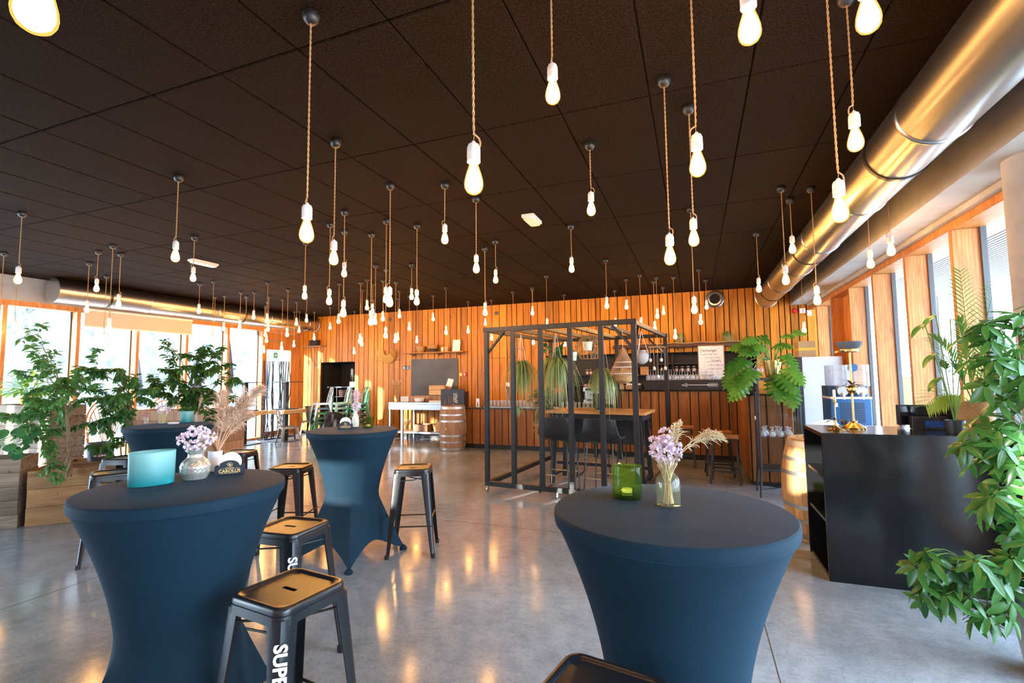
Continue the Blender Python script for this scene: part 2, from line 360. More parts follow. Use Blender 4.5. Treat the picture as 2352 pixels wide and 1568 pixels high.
# ------------------------------------------------------------------ pendant bulbs
LAMPS = ((-6.76,2.94,2),(-9.10,3.79,0),(-10.66,4.63,1),(-8.70,4.61,2),(-7.81,4.24,3),(-7.30,4.13,0),(-7.68,4.45,2),(-9.52,5.31,0),(-4.29,2.92,2),
    (-5.93,4.27,3),(-8.70,6.40,3),(-8.27,6.35,0),(-9.80,7.57,0),(-9.46,7.53,2),(-8.79,7.36,2),(-9.14,7.80,1),(-8.54,7.47,3),(-7.48,6.84,2),
    (-8.71,8.00,2),(-9.82,8.94,2),(-9.35,8.55,1),(-10.05,9.12,0),(-8.77,8.44,0),(-7.72,7.56,1),(-8.70,8.79,3),(-8.01,8.38,3),(-4.80,4.98,2),
    (-9.91,10.11,3),(-10.06,10.09,1),(-1.75,1.82,0),(-3.98,4.51,1),(-2.54,2.92,1),(-3.54,4.23,0),(-4.02,4.81,3),(-6.35,7.46,2),(-8.64,9.84,3),
    (-9.62,10.35,2),(-8.60,10.73,0),(-5.91,7.54,0),(-6.38,8.19,0),(-5.60,7.33,3),(-3.79,5.04,0),(-4.79,6.48,1),(-5.79,7.75,3),(-6.96,9.34,3),
    (-3.30,4.66,1),(-2.65,3.80,0),(-4.80,6.78,0),(-5.38,7.51,2),(-5.28,7.77,0),(-6.32,9.39,1),(-5.75,8.60,3),(-4.22,6.65,3),(-3.07,4.95,1),
    (-5.90,9.21,2),(-6.43,10.38,1),(-5.39,9.37,3),(-2.16,3.97,3),(-2.04,4.41,2),(-2.46,5.93,3),(-2.74,6.21,1),(-4.75,10.77,3),(-4.68,8.65,1),
    (-5.05,10.43,2),(-4.46,10.48,1),(-3.62,9.69,1),(-3.08,9.37,3),(-3.15,9.61,0),(-2.48,8.38,1),(-2.71,10.53,0),(-0.72,3.70,3),(-1.36,5.68,3),
    (-1.27,7.61,2),(-1.18,9.30,3),(-1.57,10.44,2),(-0.89,8.96,1),(-0.63,9.33,2),(-0.71,9.72,1),(-0.58,10.47,3),(-0.33,9.43,0),(-0.12,3.04,0),
    (0.02,3.43,1),(0.01,5.60,0),(0.11,8.92,1),(0.24,9.98,3),(0.80,6.92,2),(0.85,5.30,1),(0.99,5.70,3),(1.13,5.43,0),(0.75,2.67,2),
    (1.68,9.08,0),(-1.15,0.50,0),(-0.73,1.56,0),(-0.57,2.08,3),(0.04,2.21,1),(0.20,1.65,2),(0.54,1.73,2),(0.62,2.47,0),(1.69,5.80,2),
    (1.69,5.25,2))
LEVEL = (2.24, 2.44, 2.63, 2.83)
WARM = (1.0, 0.50, 0.135)
M_fil = emit('filament_glow', WARM, BULB)
M_bulb = bpy.data.materials.new('bulb_glass'); M_bulb.use_nodes = True
nt = M_bulb.node_tree; nt.nodes.remove(nt.nodes['Principled BSDF']); ot = nt.nodes['Material Output']
_t = nt.nodes.new('ShaderNodeBsdfTransparent'); _t.inputs[0].default_value = (1, 0.93, 0.8, 1)
_e = nt.nodes.new('ShaderNodeEmission'); _e.inputs[0].default_value = (1, 0.50, 0.10, 1); _e.inputs[1].default_value = 3.0
_a = nt.nodes.new('ShaderNodeMixShader'); _a.inputs[0].default_value = 0.30
nt.links.new(_t.outputs[0], _a.inputs[1]); nt.links.new(_e.outputs[0], _a.inputs[2]); nt.links.new(_a.outputs[0], ot.inputs[0])
M_bulb.cycles.emission_sampling = 'NONE'
M_rose = mat('ceiling_rose_black', (0.016, 0.015, 0.015), 0.4)
M_cord = mat('jute_cord', (0.42, 0.24, 0.10), 0.85)
M_porc = mat('porcelain', (0.86, 0.84, 0.82), 0.18)
me_rose = MB().lathe([(0.012, -0.058), (0.026, -0.052), (0.038, -0.036), (0.042, -0.014), (0.036, 0.0)], 16).mesh('ceiling_rose', M_rose)
me_bulb = MB().lathe([(0.003, 0), (0.014, 0.0025), (0.024, 0.0095), (0.0305, 0.021), (0.0325, 0.034), (0.031, 0.05), (0.026, 0.07), (0.0195, 0.09), (0.0148, 0.105), (0.0138, 0.118)], 16).mesh('bulb', M_bulb)
me_fil = MB().lathe([(0.002, 0.005), (0.013, 0.008), (0.0235, 0.0175), (0.0285, 0.033), (0.0265, 0.052), (0.0205, 0.073), (0.0125, 0.095), (0.006, 0.104)], 14).mesh('filament', M_fil)
me_sock = MB().lathe([(0.0165, 0.110), (0.0225, 0.112), (0.023, 0.138), (0.0205, 0.139), (0.0205, 0.142), (0.023, 0.143), (0.0225, 0.160), (0.018, 0.172), (0.009, 0.177), (0.006, 0.184)], 16).mesh('porcelain_socket', M_porc)
for _me in (me_bulb, me_fil, me_sock): _me.transform(Matrix.Scale(1.08, 4))
me_cord = []
for lv in LEVEL:
    m = MB(); z0, z1 = 0.194, H-lv-0.05; ns = max(8, int((z1-z0)/0.009))
    for ph in (0, PI):
        pts = []
        for i in range(ns+1):
            z = z0+0.03+(z1-z0-0.03)*i/ns; a = i*0.95+ph; bend = 0.004*math.exp(-(z-z0)/0.05)
            pts.append((0.0026*math.cos(a)+bend, 0.0026*math.sin(a), z))
        m.tube(pts, 0.0027, 4, False)
    m.tube([(0.004, 0, z0+0.032), (0.010, 0.002, z0+0.030), (0.022, 0.003, z0+0.022), (0.027, 0.002, z0+0.006), (0.024, 0, z0-0.012)], 0.0035, 5)
    m.tube([(0.003, 0, z0+0.034), (0.0, 0, z0-0.004)], 0.0012, 4)
    me_cord.append(m.mesh('cord', M_cord))
words = ('long twisted cord', 'fairly long twisted cord', 'medium twisted cord', 'short twisted cord')
PLACES = ((-2.14, 1.55, 'near the table with teal tumbler'), (-0.1, 1.82, 'near the table with olive tumbler'), (-2.97, 3.7, 'near the table with white bottle'), (-5.2, 3.55, 'near the table by the ficus'), (-7.0, 3.3, 'near the ficus planter'),
          (-1.7, 7.4, 'above the black timber frame'), (1.44, 5.5, 'beside the silver duct over the barrel'), (-10.4, 5.0, 'near the closed duct end'), (-9.6, 7.0, 'above the rattan chairs'), (-10.1, 9.3, 'above the stacked pedestal tables'),
          (-8.8, 10.4, 'above the stacked chairs'), (-6.4, 10.6, 'before the chalkboard wall'), (-3.8, 10.3, 'above the low bar end'), (-0.4, 9.8, 'above the raised bar'), (1.7, 9.1, 'by the tall fridge'), (-5.9, 8.2, 'over the open floor before the weathered barrel'),
          (-4.0, 5.6, 'over the open floor beside the timber frame'), (-7.9, 5.4, 'over the floor behind the ficus'), (0.3, 3.6, 'over the floor before the black counter'))
for i, (x, y, k) in enumerate(LAMPS):
    pl = min(PLACES, key=lambda q: (q[0]-x)**2+(q[1]-y)**2)[2]
    t = thing('pendant_bulb', (x, y, LEVEL[k]), 'bare bulb on a '+words[k]+' '+pl, 'pendant lamp', rz=(i*67) % 360, group='bare bulbs on '+words[k]+'s '+pl)
    obj('ceiling_rose', me_rose, t, (0, 0, H-LEVEL[k])); obj('cord', me_cord[k], t); obj('porcelain_socket', me_sock, t)
    b = obj('bulb', me_bulb, t); obj('filament', me_fil, b)

# ------------------------------------------------------------------ spiral ducts along both side walls
M_duct = mat('galvanised_steel', (0.50, 0.50, 0.50), 0.30, 1.0)
M_hole = mat('hole_black', (0.006, 0.006, 0.006), 0.9)
def duct(label, xc, y0, y1, beads, clamps, face, cap0, cap1):
    t = thing('ventilation_duct', (xc, y0, 3.19), label, 'duct'); ln = y1-y0; R = 0.208
    ed = [0]+[b-y0 for b in beads if y0 < b < y1]+[ln]
    My = RX(-90)
    for a, b in zip(ed, ed[1:]):
        m = MB(); m.lathe([(R, a), (R, b)], 56, M=My, cap=False); m.build('duct_section', M_duct, t, 30)
    for b in beads:
        if y0 < b < y1:
            m = MB(); m.lathe([(R-0.002, b-y0-0.02), (R+0.006, b-y0-0.014), (R+0.009, b-y0), (R+0.006, b-y0+0.014), (R-0.002, b-y0+0.02)], 56, M=My, cap=False); m.build('joint_bead', M_duct, t, 60)
    for b in clamps:
        if y0 < b < y1:
            m = MB(); m.lathe([(R-0.001, b-y0-0.018), (R+0.009, b-y0-0.018), (R+0.009, b-y0+0.018), (R-0.001, b-y0+0.018)], 56, M=My, cap=False); m.build('hanger_ring', M_dark, t, 30)
    for yy, want in ((0, cap0), (ln, cap1)):
        if want:
            s = -1 if yy == 0 else 1
            m = MB(); m.lathe([(R+0.002, 0), (R+0.012, 0.004), (R+0.012, 0.012), (R-0.015, 0.014), (0.002, 0.006)][::1], 48, M=T(0, yy, 0) @ RX(-90*s), cap=False); m.build('end_cap', M_duct, t, 35)
    m = MB()
    for ai, ang in enumerate(face):
        k = 0
        while 0.1+0.075*k < ln-0.1:
            yy = 0.1+0.075*k+(0.0375 if ai % 2 else 0); k += 1; ca, sa = math.cos(math.radians(ang)), math.sin(math.radians(ang)); rr = R+0.0012
            c0 = Vector((ca*rr, yy, sa*rr)); tx = Vector((-sa, 0, ca)); h = 0.0062
            m.add([c0+tx*math.cos(q*PI/3)*h+Vector((0, math.sin(q*PI/3)*h, 0)) for q in range(6)], [(0, 1, 2, 3, 4, 5)])
    tag(m.build('perforation', M_hole, t, 0), kind='stuff')
    return t
duct('large perforated silver duct running beneath ceiling along the concrete beam by the tall posts', 1.44, -2.3, 11.28, (-1.2, 0.6, 2.1, 3.62, 5.06, 6.52, 7.92, 9.4), (-0.6, 1.9, 4.21, 7.12, 10.4), (128, 133, 152, 157), False, True)
duct('long perforated silver duct with closed grey end above the leafy planters', -10.5, 5.05, 11.28, (6.6, 8.1, 9.59, 10.93), (5.86, 8.8), (12, -14, 38), True, True)

# ------------------------------------------------------------------ fittings on ceiling and walls
for (x, y, lb, sx, sy) in ((-1.72, 5.26, 'white emergency light on the dark ceiling beside a bulb ceiling rose', 0.15, 0.34), (-7.1, 5.27, 'white emergency light on the dark ceiling nearer the silver duct with closed end', 0.15, 0.42)):
    t = thing('emergency_light', (x, y, H), lb, 'ceiling light')
    MB().rbox(-sx/2, -sy/2, -0.028, sx/2, sy/2, 0, 0.02).build('housing', M_white, t)
    MB().rbox(-sx/2+0.015, -sy/2+0.015, -0.05, sx/2-0.015, sy/2-0.015, -0.028, 0.03).build('diffuser', mat('frosted_cover', (0.8, 0.78, 0.74), 0.3), t)
t = thing('round_extract_outlet', (0.44, YB, 3.215), 'round silver extract outlet with dark throat on the board wall', 'vent')
MB().lathe([(0.185, 0.0), (0.185, 0.05), (0.172, 0.06), (0.15, 0.03), (0.135, 0.055), (0.105, 0.06), (0.1, 0.02)], 40, M=RX(90), cap=False).build('flange', M_duct, t)
MB().lathe([(0.1, 0.015), (0.002, 0.012)], 32, M=RX(90), cap=False).build('throat', M_hole, t)
for x, z, r, lb in ((-7.9, 3.2, 0.045, 'small round grey sounder high on the board wall above the straw wreath'), (-4.69, 3.2, 0.05, 'small round grey sounder high on the board wall left of the black frame')):
    t = thing('wall_sounder', (x, YB, z), lb, 'sounder')
    MB().lathe([(r, 0), (r, 0.03), (r*0.7, 0.045), (0.003, 0.045)], 24, M=RX(90)).build('body', mat('sounder_grey', (0.12, 0.11, 0.1), 0.5), t)
    MB().lathe([(r*0.35, 0.044), (r*0.3, 0.052), (0.002, 0.053)], 16, M=RX(90)).build('grille', M_dark, t)
t = thing('fire_alarm', (1.95, YB, 2.87), 'red fire alarm beacon with white detector box on the board wall', 'alarm')
MB().lathe([(0.05, 0), (0.05, 0.03), (0.035, 0.055), (0.003, 0.058)], 24, M=RX(90)).build('beacon', mat('alarm_red', (0.55, 0.01, 0.01), 0.35), t)
MB().rbox(0.08, -0.035, -0.05, 0.19, 0, 0.05, 0.008).build('detector_box', M_white, t)
MB().rbox(0.21, -0.05, -0.11, 0.29, 0, 0.0, 0.008).build('small_box', M_white, t)
M_red = mat('red_plastic', (0.6, 0.015, 0.012), 0.35); M_yel = mat('yellow_plastic', (0.75, 0.45, 0.03), 0.4)
for x, lb, mm, nm in ((-5.69, 'yellow wall switch box beside the dark chalkboard', M_yel, 'switch_box'), (-5.58, 'red call point box beside the dark chalkboard', M_red, 'call_point')):
    t = thing(nm, (x, YB, 1.66), lb, 'switch'); MB().rbox(-0.045, -0.045, -0.045, 0.045, 0, 0.045, 0.008).build('housing', mm, t, bevel=0.004)
    MB().lathe([(0.022, 0.044), (0.02, 0.05), (0.002, 0.051)], 16, M=RX(90)).build('button', M_white, t)
# exit sign on the door glass
t = thing('exit_sign', (-11.075, 10.45, 2.26), 'small green emergency exit sign with white pictogram on the door glass', 'sign')
t.scale = (1, 0.72, 0.72); MB().box(-0.004, -0.09, -0.1, 0.004, 0.09, 0.1).build('panel', mat('sign_green', (0.02, 0.30, 0.10), 0.5), t, 0)
mm = MB(); q = 0.006
mm.box(0.0, -0.05, -0.05, q, -0.035, 0.06); mm.box(0.0, 0.035, -0.05, q, 0.05, 0.06); mm.box(0.0, -0.05, 0.045, q, 0.05, 0.06); mm.box(0.0, -0.012, -0.035, q, 0.012, 0.012); mm.sphere((0.004, 0, 0.026), 0.012, 8); mm.box(0, -0.03, -0.05, q, -0.01, -0.038)
mm.build('pictogram', M_white, t, 0)
# roller blind over the middle left windows
t = thing('roller_blind', (-10.9, 6.8, 2.99), 'beige roller blind partly lowered over the window header', 'blind')
m = MB(); m.tube([(-0.02, -1.06, -0.02), (-0.02, 1.08, -0.02)], 0.03, 12); m.build('roller', M_white, t)
m = MB(); m.box(-0.004, -1.05, -0.34, 0.0, 1.07, -0.02); m.build('fabric', speckle('blind_fabric', (0.62, 0.50, 0.36), (0.68, 0.56, 0.42), 90, 0.9, 0.05), t, 0)
m = MB(); m.box(-0.012, -1.05, -0.36, 0.008, 1.07, -0.335); m.build('bottom_bar', M_white, t, 0)
# ------------------------------------------------------------------ outside, seen through the panes
M_deck = speckle('terrace_paving', (0.55, 0.54, 0.52), (0.68, 0.67, 0.65), 3, 0.8, 0.05)
m = MB(); m.box(-40, YF-14, -0.3, -11.4, 45, -0.06); struct(m.build('ground_terrace', M_deck, None, 0))
m = MB(); m.box(2.7, YF-14, -0.3, 30, 45, -0.06); struct(m.build('ground_yard', M_deck, None, 0))
M_bark_ = mat('sunshield_stem', (0.06, 0.045, 0.03), 0.9)
M_hill = speckle('scrub_hillside', (0.03, 0.036, 0.03), (0.16, 0.168, 0.165), 2.4, 0.9, 0.6, lo=0.3, hi=0.7, detail=9)
rh = random.Random(3)
def hillf(u, v):
    y = 2+u*60; d = v*22; x = -17-d*0.75; z = d*0.62+0.5*math.sin(y*0.5)+0.35*math.sin(y*1.3+d)+rh.uniform(-0.25, 0.25)
    return (x, y, max(-0.3, z) if v > 0 else -0.3)
m = MB(); m.grid(hillf, 70, 26); tag(m.build('hillside', M_hill, None, 60), kind='structure')
M_bark = speckle('pale_bark', (0.08, 0.075, 0.06), (0.16, 0.15, 0.12), 8, 0.9, 0.3)
def bare_tree(x, y, z, h, lean, seed, label):
    r = random.Random(seed); t = thing('bare_tree', (x, y, z), label, 'tree'); m = MB()
    def br(p, d, ln, rad, lvl):
        pts = [p]; rr = [rad]
        for k in range(4):
            d = (d+Vector((r.uniform(-.18, .18), r.uniform(-.18, .18), r.uniform(-.02, .12)))).normalized(); p = p+d*ln/4; pts.append(p); rr.append(rad*(1-0.16*(k+1)))
        m.tube(pts, rr, 5 if lvl else 8, False)
        if lvl < 3:
            for k in range(4 if lvl else 7):
                i = r.randint(1 if lvl else 2, 4); a = r.uniform(0, 2*PI); nd = (d*0.7+Vector((math.cos(a), math.sin(a), 0.3))*0.8).normalized()
                br(pts[i], nd, ln*r.uniform(0.35, 0.55), rr[i]*0.55, lvl+1)
    br(Vector((0, 0, -0.3)), Vector((0, lean, 1)).normalized(), h, h*0.016+0.02, 0)
    m.build('trunk_and_branches', M_bark, t)
for k, a in enumerate(((-17.2, 8.6, 0.2, 7.5, -0.45, 'pale leaning bare tree on the hillside behind the terrace'), (-18.5, 12.5, 0.8, 7, 0.1, 'bare tree with fine branches on the hillside behind parasols'),
                       (-18, 18.5, 0.6, 7, -0.1, 'bare tree standing beyond the furled brown parasol'), (-17.8, 21, 0.5, 8, 0.15, 'bare tree on the slope seen through exit door glass'), (-20.5, 5.0, 2.4, 5, 0.2, 'thin bare tree on the slope among scrub'))):
    bare_tree(a[0], a[1], a[2], a[3], a[4], 20+k, a[5])
def parasol(x, y, h, colr, label):
    t = thing('furled_parasol', (x, y, -0.06), label, 'parasol'); mm = speckle('parasol_cloth', tuple(c*0.8 for c in colr), colr, 6, 0.9, 0.1)
    MB().tube([(0, 0, 0), (0, 0, h+0.06)], 0.025, 10).build('pole', M_chrome, t)
    def fn(u, v):
        a = u*2*PI; z = h*(0.42+0.58*v); r0 = (0.03+0.17*(1-v)**0.8) if v > 0.28 else (0.165-0.05*math.sin((0.28-v)*11)); r0 *= 1+0.22*math.cos(8*a); return (r0*math.cos(a), r0*math.sin(a), z)
    MB().grid(fn, 48, 12, True).build('furled_canopy', mm, t)
    MB().tube([(0.19*math.cos(a*PI/12), 0.19*math.sin(a*PI/12), h*0.58) for a in range(24)], 0.012, 5, closed=True).build('strap', mm, t)
    MB().rbox(-0.3, -0.3, 0, 0.3, 0.3, 0.07, 0.03).build('base', M_conc, t)
    MB().sphere((0, 0, h+0.07), 0.03, 8).build('finial', mm, t)
parasol(-13.6, 8.35, 2.35, (0.09, 0.10, 0.135), 'furled grey-blue parasol on the terrace beyond the second pane')
parasol(-13.3, 9.75, 2.3, (0.085, 0.095, 0.13), 'furled grey-blue parasol half behind a window post')
parasol(-13.2, 10.65, 2.95, (0.022, 0.013, 0.012), 'tall furled brown parasol on the terrace')
parasol(-13.4, 12.2, 2.4, (0.09, 0.10, 0.135), 'furled grey-blue parasol on the terrace nearest the exit door')
# added leafy block, unseen behind the camera; keeps direct sun off the front glazing
M_sunshield = speckle('sunshield_green', (0.015, 0.04, 0.012), (0.06, 0.12, 0.035), 14, 0.9, 0.6)
m = MB(); m.box(-11.4, YF-14, -0.3, 2.7, YF-0.3, -0.06); struct(m.build('ground_forecourt', M_deck, None, 0))
for xa, xb, lb in ((-13.6, -8.35, 'added unseen hedge on the forecourt'), ):
    r = random.Random(int(xb*10)); t = thing('added_sunshield', ((xa+xb)/2, -8.2, -0.06), lb, 'sunshield'); w2 = (xb-xa)/2
    MB().grid(lambda u, v: (-w2+2*w2*u+r.uniform(-.03, .03), (-0.4+min(v, 0.4)*0 if v < 0.4 else (-0.4+0.8*(v-0.4)/0.2 if v < 0.6 else 0.4))+r.uniform(-.04, .04), (4.0*v/0.4 if v < 0.4 else (4.0 if v < 0.6 else 4.0*(1-(v-0.6)/0.4)))+r.uniform(-.03, .03)), 40, 30).build('foliage', M_sunshield, t, 80)
    for k in range(4): MB().tube([(-w2*0.8+w2*0.53*k, 0, 0), (-w2*0.8+w2*0.53*k, 0, 3.2)], 0.05, 7).build('stem', M_bark_, t)
# right: ribbed canopy, yellow skip, grey cabinets
t = thing('entrance_canopy', (2.7, 0, 3.25), 'ribbed grey canopy roof outside the right windows', 'canopy')
M_rib = mat('canopy_sheet', (0.15, 0.17, 0.19), 0.5)
m = MB(); m.box(0.15, 4.2, 0.03, 2.6, 26, 0.15); m.build('deck_sheet', M_rib, t, 0)
m = MB()
for k in range(36): m.box(0.15+k*0.068, 4.2, 0.016, 0.15+k*0.068+0.045, 26, 0.032)
m.build('rib', M_rib, t, 0)
for y in (4.6, 13.5, 25.5): MB().tube([(2.45, y, -3.31), (2.45, y, 0.03)], 0.06, 12).build('post', M_chrome, t)
def cabinet(nm, x, y, sx, sy, sz, mm, label, cat):
    t = thing(nm, (x, y, -0.06), label, cat); MB().rbox(-sx/2, -sy/2, 0.05, sx/2, sy/2, sz, 0.03).build('body', mm, t); MB().rbox(-sx/2-0.02, -sy/2-0.02, sz, sx/2+0.02, sy/2+0.02, sz+0.05, 0.03).build('lid', mm, t)
    for s in (-1, 1): MB().box(s*sx*0.4-0.04, -sy/2+0.02, 0, s*sx*0.4+0.04, sy/2-0.02, 0.05).build('foot', M_dark, t, 0)
cabinet('waste_skip', 7.45, 22.5, 0.8, 1.0, 1.45, mat('skip_yellow', (0.10, 0.095, 0.03), 0.5), 'yellow waste container far outside the right windows', 'container')
cabinet('outdoor_cabinet', 7.2, 15.5, 1.1, 0.8, 1.2, mat('cabinet_grey', (0.02, 0.021, 0.024), 0.5), 'dark grey cabinet outside beside parked equipment', 'cabinet')
cabinet('outdoor_cabinet', 8.6, 14.2, 0.7, 0.8, 1.05, mat('cabinet_blue', (0.03, 0.045, 0.06), 0.5), 'blue-grey cabinet outside seen past the window post', 'cabinet')

# ------------------------------------------------------------------ standing tables under stretch covers
M_cloth = mat('navy_stretch_cloth', (0.018, 0.036, 0.058), 0.7, 0, 0.12, **{'Sheen Weight': 0.05, 'Sheen Roughness': 0.3})
B(M_cloth).inputs['Sheen Tint'].default_value = (0.32, 0.5, 0.75, 1)
cv = coords(M_cloth, (1, 1, 1)); cn = noise(M_cloth, cv, 700, 2); cl = noise(M_cloth, cv, 2.5, 3)
L(M_cloth, mix(M_cloth, ramp(M_cloth, cn, [(0.3, (0.0040, 0.0165, 0.029)), (0.7, (0.0095, 0.031, 0.051))]), ramp(M_cloth, cl, [(0.3, (0.8,)*3), (0.7, (1.1,)*3)]), 1.0, 'MULTIPLY'), B(M_cloth).inputs['Base Color'])
bump(M_cloth, cn, 0.12, 0.002)
TZ = 1.116
m = MB(); m.lathe([(0.001, TZ), (0.2, TZ), (0.385, TZ-0.0005), (0.394, TZ-0.002), (0.4, TZ-0.008), (0.4005, TZ-0.03), (0.397, TZ-0.047), (0.388, TZ-0.052)], 72, cap=False); me_top = m.mesh('top_cover', M_cloth, 35)
def skirt(u, v):
    a = u*2*PI; ca, sa = abs(math.cos(a)), abs(math.sin(a)); s2 = abs(math.sin(2*a)); zh = 0.012+0.15*s2**0.75; z0 = TZ-0.05
    z = z0-(z0-zh)*v; k = (z0-z)/z0
    rt = 0.225+0.165*max(0, 1-k/0.56)**1.7
    if k > 0.5:
        q = (k-0.5)/0.5; star = 0.475/(ca**0.82+sa**0.82)**(1/0.82); rt = rt*(1-q**1.1)+star*q**1.1
    return (rt*math.cos(a), rt*math.sin(a), z)
m = MB(); m.grid(skirt, 128, 36, True); me_skirt = m.mesh('skirt_cover', M_cloth, 50)
m = MB()
for s_ in (0,):
    pts = [Vector(skirt(0.125*0+0.0, v/14))*1.0 for v in range(15)]
    pts = [Vector(skirt(0.14, v/20)) for v in range(21)]; m.tube([p*1.002 for p in pts], 0.0022, 4)
me_seam = m.mesh('seam', M_cloth)
me_pocket = MB().lathe([(0.034, 0), (0.036, 0.012), (0.024, 0.03), (0.004, 0.045)], 14).mesh('foot_pocket', M_cloth)
TABLES = ((-2.142, 1.546, -12, 'navy stretch-covered standing table with teal tumbler, silver vase and coaster holder', 1), (-2.967, 3.704, 36, 'navy stretch-covered standing table with white bottle and ribbed green tumbler', 2),
          (-0.105, 1.817, 62, 'navy stretch-covered standing table with smooth green tumbler and glass bottle of flowers', 3), (-5.2, 3.55, 62, 'navy stretch-covered standing table in front of the leafy ficus planter', 4))
for x, y, rz, lb, i in TABLES:
    t = thing('standing_table', (x, y, 0), lb, 'table', rz, 'standing tables in navy covers')
    obj('top_cover', me_top, t); sk = obj('skirt_cover', me_skirt, t); obj('seam', me_seam, sk)
    for k in range(4): obj('foot_pocket', me_pocket, t, (0.455*math.cos(k*PI/2), 0.455*math.sin(k*PI/2), 0))

# ------------------------------------------------------------------ metal stools
M_gun = mat('satin_black_metal', (0.008, 0.010, 0.013), 0.33, 0.0, 0.5, **{'Coat Weight': 0.3, 'Coat Roughness': 0.25})
M_letter = mat('white_print', (0.85, 0.85, 0.85), 0.5)
def sq(r, c, n=5):
    out = []
    for k, (sx, sy) in enumerate(((1, 1), (-1, 1), (-1, -1), (1, -1))):
        for j in range(n+1):
            a = PI/2*k+PI/2*j/n; out.append((sx*(r-c)+c*math.cos(a), sy*(r-c)+c*math.sin(a)))
    return out
def make_stool():
    t = thing('metal_stool', (0, 0, 0), 'x', 'stool')
    m = MB(); rings = [(0.112, 0.03, 0.752), (0.130, 0.035, 0.752), (0.136, 0.037, 0.760), (0.147, 0.042, 0.762), (0.155, 0.046, 0.757), (0.158, 0.048, 0.745), (0.158, 0.048, 0.735), (0.161, 0.050, 0.733), (0.163, 0.051, 0.700)]
    vs = []; n = 24
    for r, c, z in rings: vs += [(x, y, z) for x, y in sq(r, c)]
    fs = [(i*n+k, i*n+(k+1) % n, (i+1)*n+(k+1) % n, (i+1)*n+k) for i in range(len(rings)-1) for k in range(n)]
    # inner plate with a rounded slot
    slot = []
    for k in range(24):
        a = PI/4*0+2*PI*k/24; slot.append((0.012*math.cos(a)+(0.028 if math.cos(a) >= 0 else -0.028), 0.012*math.sin(a)))
    b = len(vs); sl = []
    for k in range(24):
        px, py = vs[k][0], vs[k][1]; best = math.atan2(py, px)
        a = best; sx = 0.028 if math.cos(a) > 0 else -0.028; sl.append((sx*(min(1, abs(math.cos(a))*1.4))+0.012*math.cos(a), 0.012*math.sin(a), 0.752))
    vs += sl; fs += [(b+k, b+(k+1) % n, (k+1) % n, k) for k in range(n)]
    vs += [(x, y, 0.735) for x, y, z in sl]; fs += [(b+n+k, b+n+(k+1) % n, b+(k+1) % n, b+k) for k in range(n)]
    m.add(vs, fs); m.build('seat', M_gun, t, 50)
    m = MB(); m.prism(sq(0.11, 0.03), 0.728, 0.733); m.build('seat_underside', M_dark, t, 0)
    for k, (sx, sy) in enumerate(((1, 1), (-1, 1), (-1, -1), (1, -1))):
        def P(z, off, out):      # folded-sheet leg, wide at the top
            q = (0.74-z)/0.74; c = 0.160+0.055*q; wd = (0.062-0.030*q)
            if off == 0: return (sx*(c-0.018-out), sy*(c-out-0.0), z)
        m = MB(); zs = (0.722, 0.5, 0.25, 0.09, 0.0); rows = []
        for z in zs:
            q = (0.74-z)/0.74; c = 0.158+0.056*q; wd = 0.074-0.042*q; ch = 0.026-0.010*q; th = 0.004
            o = [(c-wd, c), (c-ch, c), (c-ch*0.3, c-ch*0.3), (c, c-ch), (c, c-wd)]; i_ = [(c-wd, c-th), (c-ch-th*0.4, c-th), (c-ch*0.3-th*0.7, c-ch*0.3-th*0.7), (c-th, c-ch-th*0.4), (c-th, c-wd)]
            rows.append([(sx*a, sy*b_, z) for a, b_ in o+i_[::-1]])
        vs = [p for r_ in rows for p in r_]; nn_ = 10
        fs = [(i*nn_+k2, i*nn_+(k2+1) % nn_, (i+1)*nn_+(k2+1) % nn_, (i+1)*nn_+k2) for i in range(len(zs)-1) for k2 in range(nn_)]+[tuple(range(nn_)), tuple(range((len(zs)-1)*nn_, len(zs)*nn_))]
        m.add(vs, fs); lg = m.build('leg', M_gun, t, 35)
        MB().rbox(-0.018, -0.018, 0, 0.018, 0.018, 0.035, 0.006).build('rubber_foot', M_dark, lg, 40, (sx*0.201, sy*0.201, 0))
    for (z, a) in ((0.27, 0), (0.27, 2), (0.33, 1), (0.33, 3)):
        q = (0.74-z)/0.74; c = 0.150+0.056*q; M = RZ(90*a)
        MB().tube([M @ Vector((-c, c+0.004, z)), M @ Vector((c, c+0.004, z))], 0.0065, 8).build('footrest', M_gun, t)
    for s in (-1, 1): MB().tube([(-0.155, s*0.155, 0.66), (0, 0, 0.645+0.01*s), (0.155, -s*0.155, 0.66)], 0.005, 6).build('cross_brace', M_gun, t)
    return t
stool0 = make_stool()
STOOLS = ((-1.54, 1.55, -7, 'black metal stool beside the table with teal tumbler, SUPER 8 lettering fully on its leg', True), (-2.18, 2.19, 3, 'black metal stool with lettered leg between the other lettered stool and standing tables', True),
          (-3.65, 3.66, 20, 'black metal stool left of the standing table holding the white bottle', False), (-2.49, 3.97, 24, 'glossy black metal stool right of the standing table holding the white bottle', False),
          (-0.26, 1.31, -11, 'dark metal stool against the standing table with green tumbler', False), (-4.98, 4.2, 20, 'black metal stool behind the table in front of the ficus', False),
          (-5.83, 3.52, 25, 'black metal stool between ficus planter and standing table', False), (-5.02, 2.93, 60, 'black metal stool with glossy seat on the open floor side of the ficus table', False))
me_txt = text_mesh('SUPER', 0.062, 0.0007, 0.0022, mat=M_letter)
me_8d = MB().lathe([(0.001, 0.0007), (0.036, 0.0007), (0.036, 0)], 32, cap=False).mesh('round_badge', M_letter); me_8t = text_mesh('8', 0.058, 0.0014, 0.002, mat=M_dark)
for i, (x, y, rz, lb, tx) in enumerate(STOOLS):
    t = stool0 if i == 0 else dup(stool0)
    t.location = (x, y, 0); t.rotation_euler = (0, 0, math.radians(rz)); t['label'] = lb; t['group'] = 'metal stools at the standing tables'
